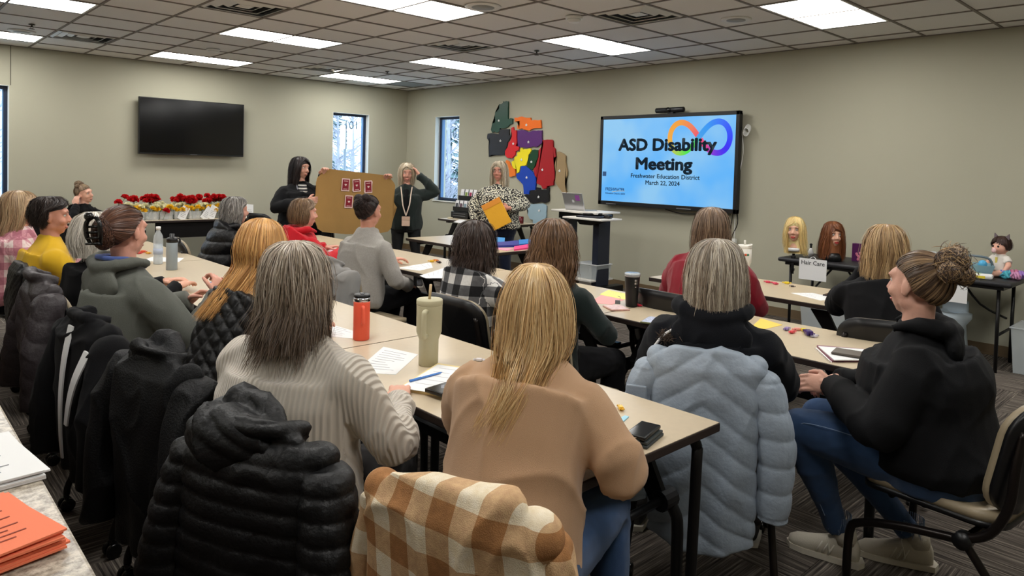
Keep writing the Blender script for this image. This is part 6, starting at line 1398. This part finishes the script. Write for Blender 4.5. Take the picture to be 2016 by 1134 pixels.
sheet([(862,720),(944,733),(914,788),(784,769)],'stack of cream and yellow sheets under the notepad',mat('paper_cream',(226,206,150),.8),name='paper_stack',cat='papers',th=.011)
sheet([(918,736),(944,740),(924,772),(910,762)],'loose folded white slip at the right of the notepad',m_paper,z=TZ+.016)
pn=put(840,741,TZ+.018); a_=onZ(809,750,TZ+.018); b_=onZ(872,733,TZ+.018); r=empty('pen',pn,math.atan2(b_[1]-a_[1],b_[0]-a_[0]),'translucent blue ballpoint pen lying on the notepad','pen'); L=np.linalg.norm(b_-a_)/2
m_pen=mat('pen_blue',(74,130,206),.25); MB().tube([(-L,0,0),(-L+.004,0,0),(L*.45,0,0),(L*.85,0,0),(L,0,0)],[.003,.004,.004,.0035,.0006],8).obj('barrel',m_pen,r,True); MB().tube([(-L-.002,0,0),(-L*.35,0,0)],.005,8).obj('cap',m_pen,r,True)
def phone(uv4,label,m,z=TZ,th=.010,name='phone',m_s=None,cam=False):
    P=[onZ(u,v,z+th) for u,v in uv4]; c=np.mean(P,axis=0); ex=(P[1]-P[0])+(P[2]-P[3]); an=math.atan2(ex[1],ex[0]); w=np.linalg.norm(ex)/4; ey=(P[3]-P[0])+(P[2]-P[1]); h=np.linalg.norm(ey)/4
    r=empty(name,(c[0],c[1],z),an,label,'phone'); MB().box(-w,w,-h,h,0,th,.003).obj('case',m,r,True); 
    MB().box(-w+.004,w-.004,-h+.004,h-.004,th,th+.0006).obj('screen',m_s or mat('phone_glass',(10,10,12),.08,spec=.6),r); return r,w,h,th
r,w,h,t=phone([(893,742),(926,751),(880,778),(846,766)],'black phone in a thick rugged case on the notepad',m_plast,z=TZ+.014,th=.014,m_s=mat('case_back',(18,18,20),.3))
MB().add([(-w*.5,-h*.3,t+.001),(0,-h*.55,t+.001),(w*.5,-h*.3,t+.001),(w*.5,-h*.1,t+.001),(0,-h*.38,t+.001),(-w*.5,-h*.1,t+.001)],[(0,1,4,5),(1,2,3,4)]).obj('chevron_mark',mat('chev_grey',(120,122,130),.3),r)
r,w,h,t=phone([(1266,829),(1305,837),(1266,862),(1226,851)],'black phone lying on top of a folded dark wallet at the table end',m_plast,z=TZ+.022,th=.011)
for z_,lb_,s_,tt in((TZ,'dark grey folded wallet under the phone at the table end',.002,.020),):
    p=r.location; q=empty('wallet',(p[0]+.004,p[1]-.003,TZ),r.rotation_euler[2],lb_,'wallet'); m_wl=mat('wallet_grey',(52,58,58),.6)
    MB().box(-w-.004,w+.004,-h-.004,h+.004,0,.009,.003).obj('lower_flap',m_wl,q); MB().box(-w,w+.002,-h,h,.010,.019,.003).obj('upper_flap',m_wl,q); MB().box(-.012,.012,-h-.007,-h+.02,.004,.022,.002).obj('strap',m_wl,q)
MB().box(-.006,.006,-h-.0006,-h+.001,.004,.007).obj('charging_port',m_chrome,r)
r,w,h,t=phone([(1200,601),(1236,600),(1226,608),(1190,609)],'phone with a pink and cream patterned case beside the black tumbler',mat('case_pink',(214,170,158),.5,var=(60,.25)),m_s=mat('case_pink_face',(222,190,186),.4,var=(70,.2)))
r,w,h,t=phone([(1274,622),(1300,625),(1292,637),(1264,633)],'phone with a blue floral case near the black hooded sweatshirt',mat('case_green_gold',(120,120,80),.5),m_s=mat('case_floral',(176,184,206),.5,var=(90,.4)))
r,w,h,t=phone([(1648,684),(1712,694),(1700,703),(1634,692)],'dark bronze phone lying on the spiral notebook',mat('phone_bronze',(82,74,66),.4),z=TZ+.016,m_s=mat('phone_bronze_back',(96,88,80),.35))
r,w,h,t=phone([(1634,573),(1660,576),(1656,585),(1628,580)],'dark phone beside the elbow on the back table',mat('phone_brown',(52,42,38),.4))
sheet([(1230,820),(1238,822),(1216,842),(1196,838)],'pale blue and yellow sticky notes beside the tan sleeve',mat('note_blue',(160,206,224),.8),name='sticky_notes',cat='notes',th=.004)
sheet([(848,517),(852,527),(826,533),(780,528)],'white handout on the middle table left of the sweets',m_paper,lines=4)
sheet([(880,526),(872,548),(838,548),(826,543)],'white handout beside the checked shirt elbow',m_paper,lines=4)
sheet([(655,487),(668,493),(664,505),(640,503)],'pink and white papers beside the red sleeve',mat('paper_pink',(220,170,190),.8),name='papers',cat='papers')
sheet([(1198,571),(1238,580),(1230,590),(1180,580)],'pale yellow handout on the middle table behind the black tumbler',mat('paper_yellow',(226,226,130),.8),z=TZ+.001,lines=3)
sheet([(1186,580),(1232,589),(1205,600),(1160,596)],'pink handout beside the dark green sleeve',mat('paper_rose',(230,160,158),.8))
sheet([(1498,627),(1541,640),(1506,648),(1478,645)],'bright yellow sheet beside the black hooded sweatshirt',mat('paper_gold',(240,204,96),.8))
sheet([(1611,683),(1713,690),(1700,710),(1642,710)],'spiral notebook with a purple cover under the dark phone',m_paper,z=TZ+.010,name='notebook',cat='notebook',th=.004)
r=sheet([(1608,683),(1716,692),(1702,713),(1638,713)],'purple-red notebook cover lying under the white pages',mat('cover_mauve',(140,92,110),.7),name='notebook_cover',cat='notebook',th=.009)
rg=MB()
for k in range(18):
    p=onZ(1606+k*1.75,684+k*1.6,TZ+.008)-np.array(r.location); q=rotm(-r.rotation_euler[2])@p; rg.tube([(q[0]+.006*math.cos(a),q[1],.006*math.sin(a)) for a in np.linspace(0,2*PI,9)],.0009,4)
o=rg.obj('spiral_wire',m_chrome,r); o['kind']='stuff'
sheet([(1600,577),(1650,588),(1616,592),(1557,577)],'white printed handout on the back table before the black elbow',m_paper,lines=4)
sheet([(300,506),(362,508),(352,516),(275,514)],'white paper behind the clear water bottle',m_paper)
sheet([(172,486),(214,488),(208,497),(176,496)],'white paper on the table behind the silver bob',m_paper)
# grey marker stand-up piece near phone
r=empty('binder_clip',put(1216,598),.5,'small grey clip standing on the table beside the black tumbler','clip'); MB().box(-.006,.006,-.015,.015,0,.022,.002).obj('body',mat('clip_grey',(110,116,124),.4),r); MB().tube(sm([(0,-.012,.02),(0,-.014,.04),(0,0,.046)],3),.0015,5).obj('wire_arm',m_chrome,r)
# sweets ---------------------------------------------------------------------
def candy(u,v,c,rz,label,grp,z=TZ,s=1.,c2=None):
    p=put(u,v,z); r=empty('wrapped_sweet',p,rz,label,'sweet',grp); m=mat('wrap_%d_%d_%d'%c,c,.28,spec=.6); mb=MB(); rs=random.Random(int(u*7+v))
    a,b,h=.014*s,.009*s,.007*s
    mb.box(-a,a,-b,b,0.0005,h*2,.004*s).obj('sweet',m,r)
    for q in(-1,1):
        t=MB(); V=[(q*a*.9,0,h)]; n=7
        for k in range(n+1): an=-1.2+2.4*k/n; V.append((q*(a+.013*s*math.cos(an)),.012*s*math.sin(an),h+(.004 if k%2 else -.003)*s))
        V2=[(x,y,z_+.0006) for x,y,z_ in V]; F=[(0,k+1,k+2) for k in range(n)]+[(n+2,n+2+k+2,n+2+k+1) for k in range(n)]
        t.add(V+V2,F).obj('twist_end',mat('wrap_%d_%d_%d'%(c2 or c),c2 or c,.28,spec=.6),r)
    return r
rd=random.Random(3)
for u,v,c,lb,g_,s in [(1465+5,561,(232,220,110),'small yellow sweet near the white tumbler','sweets on the back table',.9),
 (1512,557,(222,70,96),'left of the two pink sweets on the back table','sweets on the back table',1.2),(1526,560,(226,84,110),'right of the two pink sweets on the back table','sweets on the back table',1.2),
 (1549,559,(236,206,40),'bright yellow sweet on the back table','sweets on the back table',1.2),(1560,565,(60,50,52),'small dark sweet right of the yellow one on the back table','sweets on the back table',.8),
 (1549,650,(150,130,180),'lilac sweet at the left of the purple pile','sweets beside the notebook',1.2),(1560,656,(226,90,96),'coral sweet in the purple pile','sweets beside the notebook',1.1),(1570,651,(230,150,140),'pale pink sweet in the purple pile','sweets beside the notebook',1.1),(1583,653,(232,212,50),'yellow sweet in the purple pile','sweets beside the notebook',1.2),(1592,660,(66,44,104),'large dark purple wrapper at the right of the pile','sweets beside the notebook',1.9),(1604,664,(206,200,214),'silver white wrapper end of the pile','sweets beside the notebook',1.0),
 (1257,603,(230,60,84),'red sweet just right of the black tumbler','sweets on the middle table',1.0),
 (850,516,(226,180,40),'gold sweet behind the white handouts','sweets on the middle table',1.3),(864,518,(60,40,40),'dark brown sweet behind the white handouts','sweets on the middle table',1.2),(858,514,(214,120,60),'orange sweet behind the white handouts','sweets on the middle table',1.1),(668,491,(200,150,60),'gold sweet beside the red sleeve','sweets on the middle table',1.2),
 (425,556,(214,200,50),'yellow green sweet near the quilted black jacket','sweets on the nearest tables',1.3),(434,551,(180,50,60),'red sweet near the quilted black jacket','sweets on the nearest tables',1.1),(415,560,(120,140,190),'pale blue sweet near the quilted black jacket','sweets on the nearest tables',1.1),
 (282,497,(220,90,50),'orange sweet behind the clear water bottle','sweets on the nearest tables',1.3),(292,500,(226,170,60),'gold sweet behind the clear water bottle','sweets on the nearest tables',1.2),(274,500,(200,60,60),'red sweet behind the clear water bottle','sweets on the nearest tables',1.2),
 (943,711,(225,220,225),'white wrapped sweet just left of the tan sweatshirt','sweets on the nearest tables',.9),(937,722,(220,96,104),'pink wrapped sweet just left of the tan sweatshirt','sweets on the nearest tables',.9),(1222,806,(236,190,70),'gold wrapped sweet beside the tan sleeve','sweets on the nearest tables',.9)]:
    candy(u,v,c,rd.uniform(0,3),lb,g_,s=s)
# folders --------------------------------------------------------------------
for uv4,c,lb,zz,th in [([(962,469),(994,471),(993,479),(962,480)],(36,140,206),'light blue folder at the left of the pile on the table before the speaker',0,.018),([(978,481),(1020,477),(1022,486),(966,488)],(40,52,140),'dark blue folder in the middle of the pile',.0,.022),([(1021,476),(1046,474),(1046,483),(1022,485)],(30,120,190),'light blue folder at the right of the pile',.0,.022),([(1012,488),(1044,483),(1044,490),(1012,494)],(228,60,130),'bright pink folder at the near end of the pile',.0,.016),([(972,488),(1012,490),(998,494),(972,490)],(226,150,176),'pink papers lying in front of the dark blue folder',.0,.004)]:
    sheet(uv4,lb,mat('folder_%d_%d_%d'%c,c,.5),z=TZ+zz,name='folder',cat='folder',th=th)
# counter: papers
def stack(x0,x1,y0,y1,n,m,label,name,z0,rot,lines,m_l):
    r=empty(name,((x0+x1)/2,(y0+y1)/2,z0),rot,label,'papers'); w,h=(x1-x0)/2,(y1-y0)/2; rs=random.Random(n)
    for k in range(n): o=MB().box(-w,w,-h,h,k*.0042,k*.0042+.0036).obj('sheet',m,r); o.location=(rs.uniform(-.004,.004),rs.uniform(-.006,.006),0); o.rotation_euler=(0,0,rs.uniform(-.05,.05))
    t=n*.0042
    for k in range(lines): MB().box(-w*.6+.01*(k%3),w*.3+.02*(k%2),-h*.7+k*h*1.3/lines,-h*.7+k*h*1.3/lines+.003,t,t+.0004).obj('text_line',m_l,r)
p=onZ(20,905,.905); stack(p[0]-.16,p[0]+.03,p[1]-.14,p[1]+.14,4,m_paper,'stack of white handouts on the counter edge','handout_stack',.901,.10,6,m_ink)
p=onZ(30,1060,.905); stack(p[0]-.13,p[0]+.035,p[1]-.10,p[1]+.12,8,mat('orange_paper',(238,128,92),.8),'stack of orange printed forms on the counter in the lower left corner','form_stack',.901,.22,9,mat('orange_ink',(150,70,56),.8))
# brochure rack on the table by the right wall -----------------------------------
rp=onX(922,400,-.50); r=empty('brochure_rack',(-.50,rp[1]+.02,.74),0,'black tiered brochure rack full of leaflets behind the speaker','rack')
MB().box(-.16,.14,-.20,.20,0,.10,.004).obj('base',m_plast,r); V,F=prism([(-.16,0),(.12,0),(.12,.44),(.06,.44)],.40,'y'); mkobj('back',[(v[0],v[1]-.20,v[2]) for v in V],F,m_plast,r)
for row,(z,x) in enumerate([(.30,.03),(.13,-.07)]):
    MB().box(x-.055,x-.045,-.20,.20,z-.02,z+.045).obj('pocket_front',mat('smoke_plastic',(30,30,34),.2),r)
    for k in range(4):
        y=-.15+k*.10; c_=[(214,206,214),(150,30,70),(120,140,60),(210,210,210),(220,220,222),(170,180,190),(206,206,210),(196,180,190)][row*4+k]
        o=MB().box(-.002,.002,-.038,.038,0,.165).obj('brochure',mat('broch_%d_%d'%(row,k),(224,222,222),.6),r); o.location=(x-.03,y,z-.02); o.rotation_euler=(0,.18,0)
        o2=MB().box(-.0035,-.002,-.028,.028,.05,.12).obj('brochure_picture',mat('bpic_%d_%d'%(row,k),c_ if row==0 else [(60,66,70),(120,140,150),(90,60,70),(60,60,64)][k],.6),r); o2.location=(x-.03,y,z-.02); o2.rotation_euler=(0,.18,0)
for z in(.035,.07): MB().box(-.1625,-.1602,-.15,.15,z,z+.012).obj('print_line',mat('rack_print',(90,90,92),.6),r)
sheet([(905,432),(935,436),(925,442),(893,437)],'white papers on the table in front of the brochure rack',m_paper)
r=empty('tape_roll',put(886,430),0,'small cream tape roll on the left end of the table by the right wall','tape'); MB().lathe([(.02,0),(.04,0),(.04,.02),(.02,.02),(.02,0)],20).obj('ring',mat('tape_cream',(200,190,160),.6),r,True)
# speaker's envelope and paper
eh=Vector(tuple(SPKh)); M0=SPK.matrix_basis.copy()
def spk(p): return M0@Vector(p)
q=spk((-.02,.335,SPKh[2]-.50)); r=empty('envelope',tuple(q),SPK.rotation_euler[2],'yellow padded envelope held against the speaker','envelope'); o=MB().box(-.12,.12,-.006,.006,-.165,.165,.004).obj('body',mat('envelope_yellow',(240,176,40),.6,bump=(30,.2)),r); o.rotation_euler=(0,.5,0); o=MB().box(-.12,.12,.005,.010,.10,.165,.002).obj('flap',mat('envelope_flap',(230,150,50),.6),r); o.rotation_euler=(0,.5,0)
q=spk((.27,.20,SPKh[2]-.78)); r=empty('folded_paper',tuple(q),SPK.rotation_euler[2],'folded white paper in the lowered hand of the speaker','paper'); o=MB().box(-.07,.07,-.002,.002,-.06,.06).obj('sheet',m_paper,r); o.rotation_euler=(.3,.6,0)
# ================================================================ HAIR CARE TABLE
m_wsk=(226,176,150)
def wig(x,y,z,yaw,label,cols,prof,stand,seed,fa=.75,n=900,**kw):
    r=empty('wig_head',(x,y,z),yaw,label,'mannequin head'); hc=np.array((0,0,.0)); R=np.eye(3); B=head_mb(True,.92); B.tube([(0,-.01,-.05),(0,-.012,-.12),(0,-.01,-.175)],[.050,.047,.058],16)
    V,N,F,ls=blob(B,.0062,2); fastobj('head',V,F,ls,skin(m_wsk),r)
    for s in(-1,1):
        MB().ell((s*.028,.072,.005),.0105).obj('eye',mat('eye_white',(226,222,218),.2),r,True); MB().ell((s*.028,.0775,.005),(.0068,.005,.0068)).obj('iris',mat('eye_dark',(40,30,26),.15),r,True)
        MB().tube([(s*.014,.088,.0225),(s*.028,.088,.029),(s*.042,.078,.024)],[.0016,.002,.001],5).obj('eyebrow',mat('brow_brown',(92,68,52),.8),r,True)
        MB().tube([(s*.016,.082,.0125),(s*.028,.0855,.0165),(s*.041,.076,.012)],[.0015,.0024,.0012],5).obj('eyelashes',mat('lash_black',(24,20,20),.8),r,True)
    MB().tube(sm([(-.018,.082,-.066),(0,.094,-.063),(.018,.082,-.066)],3),.004,6).tube(sm([(-.016,.082,-.070),(0,.093,-.074),(.016,.082,-.070)],3),.0045,6).obj('lips',mat('lip_red',(190,60,60),.35),r,True)
    if stand=='white': MB().lathe([(.0005,-.175),(.066,-.175),(.064,-.205),(.0005,-.205)],24).obj('white_collar',m_paper,r,True); MB().tube([(0,0,-.205),(0,0,-.26)],.014,10).obj('clamp_post',m_plast,r,True); MB().box(-.02,.02,-.012,.03,-.30,-.25,.004).obj('clamp_jaw',m_plast,r); MB().box(-.012,.012,.02,.035,-.40,-.26,.003).obj('clamp_arm',m_plast,r); MB().box(-.012,.012,-.02,.035,-.40,-.375,.003).obj('clamp_foot',m_plast,r); MB().tube([(0,-.005,-.43),(0,-.005,-.36)],.007,8).obj('clamp_screw',m_plast,r,True)
    else: MB().lathe([(.0005,-.17),(.062,-.17),(.085,-.195),(.09,-.245),(.0005,-.245)],24).obj('black_base',m_plast,r,True)
    hair(r,R,hc,prof,cols,n=n,rad=.0014,seed=seed,face=(fa,.05),**kw); return r
p=onX(1564,462,-.72); yw=math.atan2(-(CPOS[0]-p[0]),(CPOS[1]-p[1]))
wig(-.72,p[1],1.015,yw-.15,'blonde wig head on a clamp stand at the left of the hair care table',[(226,200,138),(236,214,160),(206,176,112)],PR(-.24,.10,.08,.95,-.03,yend=-.03),'white',301,part=-.3,jit=.015,swirl=(-.03,0),lvar=.1,wander=.015)
p=onX(1640,475,-.60)
wig(-.60,p[1],.99,yw+.35,'auburn wig head on a black base on the hair care table',[(116,68,40),(136,84,50),(92,52,32)],PR(-.24,.12,.10,.98,-.03,yend=-.03),'black',302,fa=.55,jit=.012,lvar=.08,wander=.012,part=.5)
r=empty('spray_bottle',tuple(onX(1596,503,-.45)*np.array([0,1,0])+np.array([-.45,0,.74])),0,'small white spray bottle with black top between the wig heads','bottle'); MB().lathe([(.0005,0),(.024,0),(.026,.05),(.014,.075),(.010,.085)],18).obj('body',m_paper,r,True); MB().tube([(0,0,.083),(0,0,.115)],.010,10).ell((0,0,.12),(.014,.014,.012)).obj('black_top',m_plast,r,True)
q=onX(1692,488,-.40); r=empty('product_box',(-.40,q[1],.74),-.1,'dark purple carton with pink flowers on the hair care table','box'); MB().box(-.03,.03,-.055,.055,0,.17,.002).obj('carton',mat('carton_purple',(84,30,84),.45),r)
rs=np.random.RandomState(2)
for k in range(6): MB().ell((-.031,rs.uniform(-.04,.04),rs.uniform(.02,.12)),(.002,.013,.013),None,8,6).obj('printed_flower',mat('print_pink',(214,120,150),.5),r,True)
def hangsign(u0,v0,u1,v1,x,s,label,dy=0,sz=.055):
    a=onX(u0,v0,x); b=onX(u1,v1,x); yc=(a[1]+b[1])/2; zt=max(a[2],.735); zb=zt-.20; w=abs(a[1]-b[1])/2
    r=empty('paper_sign',(x,yc,zb),0,label,'sign'); MB().box(-.001,.001,-w,w,0,zt-zb).obj('sheet',m_paper,r); text('lettering',s,sz,mat('sign_ink',(70,72,76),.7),r,(-.002,dy,(zt-zb)*.80),RB,bold=.0006,ext=.0002)
    MB().tube(sm([(-.004,.03,zt-zb+.002),(.01,0,zt-zb+.02),(-.004,-.03,zt-zb+.002)],3),.003,6).obj('clip',m_paper,r); return r
hangsign(1574,507,1628,516,-.795,'Hair Care','white paper sign reading Hair Care hanging from the table edge')
q=hangsign(1862,545,1906,548,-.775,'Care','white paper sign ending in re hanging behind the topknot woman',dy=-.03)
# doll and its things
q=onX(1972,500,-.28); r=empty('doll',(-.30,q[1],.74),1.15,'dark-haired baby doll with cat ears and white shirt sitting on the charcoal table','doll')
B=MB(); B.ell((0,0,.255),(.062,.066,.066)); B.ell((0,.03,.235),(.052,.045,.045)); B.ell((0,.068,.238),(.009,.009,.008)); B.add(*ring_loft([((0,0,0),.065,.055),((0,0,.08),.060,.05),((0,0,.15),.055,.042),((0,0,.19),.03,.028)],16))
for s in(-1,1): B.tube([(s*.05,0,.15),(s*.09,.03,.10),(s*.085,.075,.05)],[.024,.022,.016],10); B.ell((s*.085,.085,.045),(.016,.018,.014)); B.tube([(s*.04,.02,.03),(s*.06,.11,.03),(s*.06,.17,.028)],[.032,.028,.022],10); B.ell((s*.06,.185,.035),(.02,.018,.026))
V,N,F,ls=blob(B,.006,2); fastobj('body',V,F,ls,skin((226,172,150)),r)
B=MB(); B.add(*ring_loft([((0,0,.04),.068,.060),((0,0,.10),.066,.056),((0,0,.155),.060,.047),((0,0,.185),.036,.033)],18))
for s in(-1,1): B.tube([(s*.045,0,.155),(s*.082,.02,.118)],[.030,.030],12)
V,N,F,ls=blob(B,.006,2); V=folds(V,N,.003,14,2); fastobj('shirt',V,F,ls,fabric('doll_white',(222,216,208)),r)
hair(r,np.eye(3),np.array((0,0,.262)),[(.078,0,0,-.005),(.07,.035,.04,-.005),(.045,.06,.064,-.006),(.01,.070,.074,-.006),(-.02,.068,.070,-.01),(-.04,.058,.06,-.012)],[(52,36,32),(70,50,44)],n=500,rad=.0012,seed=77,face=(1.1,.012),wander=.003,jit=.003,fly=0)
MB().ell((.0,-.082,.24),(.026,.026,.030)).obj('hair_bun',mat('doll_hair',(46,32,28),.6),r,True)
for s in(-1,1): V,F=prism([(-.022,0),(.022,0),(.0,.045)],.008,'y'); o=mkobj('cat_ear',V,F,mat('ear_grey',(110,98,104),.7),r,loc=(s*.045,-.004,.318),rot=(0,s*.4,0))
for s in(-1,1): MB().ell((s*.022,.068,.252),(.009,.005,.009)).obj('eye',mat('eye_dark',(40,30,26),.15),r,True)
MB().lathe([(.0005,0),(.02,.001),(.022,.005),(.01,.008)],18).obj('pacifier',mat('pacifier_pink',(232,190,190),.4),r,True,loc=(0,.084,.218),rot=(-PI/2,0,0))
MB().box(-.010,.010,.05,.054,.09,.16,.001).obj('ribbon_tag',mat('tag_gold',(206,190,90),.5),r)
q=onZ(1995,535,.745); r=empty('tutu',(-.42,-9.33,.742),0,'pastel rainbow tulle tutu at the right edge of the charcoal table','tutu'); rs=np.random.RandomState(8)
for k,c_ in enumerate([(226,130,170),(120,130,220),(90,190,210),(214,150,190),(170,130,210)]):
    mb=MB()
    for i in range(14):
        a=rs.uniform(0,2*PI); x,y=.09*math.cos(k*1.3)*.6,.06*math.sin(k*1.3)-.0; L_=rs.uniform(.03,.06); h_=rs.uniform(.01,.06)
        mb.tube([(x,y,.01),(x+L_*.5*math.cos(a),y+L_*.5*math.sin(a),h_),(x+L_*math.cos(a+.3),y+L_*math.sin(a+.3),.012)],[.004,.016,.004],6)
    mb.obj('tulle_layer',mat('tulle_%d'%k,c_,.8,alpha=.75),r,True)
q=onX(1935,515,-.50); r=empty('bath_caddy',(-.50,-9.06,.741),.35,'grey-blue baby caddy with a yellow dish and a blue ball on the charcoal table','caddy')
mkobj('tray',*bin_mesh(.24,.30,.10,.006,.8),mat('caddy_blue',(130,164,176),.5),r); MB().tube(sm([(0,-.15,.09),(-.02,-.10,.16),(-.02,.10,.16),(0,.15,.09)],4),.010,8).obj('handle',mat('caddy_grey',(110,124,132),.5),r,True)
MB().ell((-.05,.04,.10),(.045,.045,.025)).obj('yellow_dish',mat('dish_yellow',(226,206,140),.5),r,True); MB().ell((-.06,-.07,.105),(.034,.034,.036)).obj('blue_ball',mat('ball_blue',(80,170,216),.4),r,True)
r=empty('wipes_pack',(-.66,-9.12,.741),.15,'white packet of wipes with a yellow stripe at the front of the charcoal table','packet'); MB().box(-.05,.05,-.13,.13,0,.04,.015).obj('packet',m_paper,r,True); MB().box(-.052,-.049,-.08,-.01,.008,.028).obj('yellow_stripe',mat('stripe_yellow',(226,206,60),.5),r); MB().box(-.03,.03,-.05,.05,.039,.043,.001).obj('lid_flap',mat('flap_green',(190,214,180),.5),r)
r=empty('stuffed_toy',(-.52,-8.78,.741),.2,'green and white baby toy beside the caddy','toy'); MB().ell((0,0,.035),(.045,.04,.035)).obj('body',mat('toy_green',(140,190,90),.7),r,True); MB().ell((0,0,.078),(.03,.03,.022)).obj('head',m_paper,r,True)
r=empty('clear_cup',(-.30,-8.70,.741),0,'clear plastic cup near the wall behind the topknot','cup'); MB().lathe([(.0005,0),(.03,0),(.042,.15),(.040,.15),(.028,.004),(.0005,.004)],20).obj('cup',m_clear,r,True)
r=empty('paper_roll',(-.45,-8.56,.741),.4,'white papers piled by the wall behind the woman with highlighted hair','papers'); MB().box(-.10,.10,-.14,.14,0,.03,.004).obj('pile',m_paper,r)
r=empty('potty_seat',(-.45,-8.92,0),0,'pale blue plastic step chair under the charcoal table','seat'); m_po=mat('potty_white',(196,210,220),.35); MB().lathe([(.0005,.02),(.13,.0),(.14,.02),(.11,.30),(.15,.36),(.15,.40),(.10,.41),(.085,.37)],24).obj('bowl',m_po,r,True); MB().box(.08,.13,-.10,.10,.38,.50,.02).obj('backrest',m_po,r,True)
def clearbin(x,y,w,d,h,label,fill,lid=True,rz=0):
    r=empty('storage_tub',(x,y,0),rz,label,'storage tub','clear storage tubs on the floor'); mkobj('tub',*bin_mesh(w,d,h,.003,.9),m_clear,r); rs=np.random.RandomState(int(w*1000))
    if lid: MB().box(-w/2-.01,w/2+.01,-d/2-.01,d/2+.01,h,h+.012,.004).obj('lid',mat('lid_clear',(224,230,236),.2,alpha=.45),r)
    MB().box(-w/2-.015,-w/2+.01,-.08,.08,h-.03,h+.015,.004).obj('latch',m_plast if 'black' in label else m_clear,r)
    for k,c_ in enumerate(fill):
        mb=MB(); 
        for i in range(3): x_,y_=rs.uniform(-w*.3,w*.3),rs.uniform(-d*.3,d*.3); mb=MB(); R=rotm(rs.uniform(0,3),rs.uniform(-.5,.5),rs.uniform(-.3,.3)); mb.box(-.05,.05,-.035,.035,-.02,.02,.006); mb.v=[tuple(R@np.array(p)+np.array((x_,y_,.07+.05*i+.01*k))) for p in mb.v]; mb.obj('content',mat('fill_%d_%d_%d'%c_,c_,.6),r)
    return r
clearbin(-.42,-7.98,.42,.62,.33,'clear storage tub on the floor under the Hair Care table',[(190,190,194),(150,160,170),(206,200,196)])
clearbin(-.42,-8.62,.40,.52,.30,'clear storage tub on the floor under the table between the two signs',[(200,200,200),(180,186,190)])
clearbin(-.36,-9.62,.42,.50,.36,'large clear tub with black latch on the floor at the right edge',[(190,214,190),(170,200,214),(210,206,180),(60,40,46)])
# chairs standing empty beyond the cardboard, seen below its lower edge
dup(chair_src,(-2.75,-2.25,0),FX+.4,'black chair by the wall seen under the cardboard, nearest the speaker side','rolling meeting chairs')
dup(chair_src,(-3.25,-1.65,0),FX+.3,'second black chair by the wall seen under the cardboard','rolling meeting chairs')
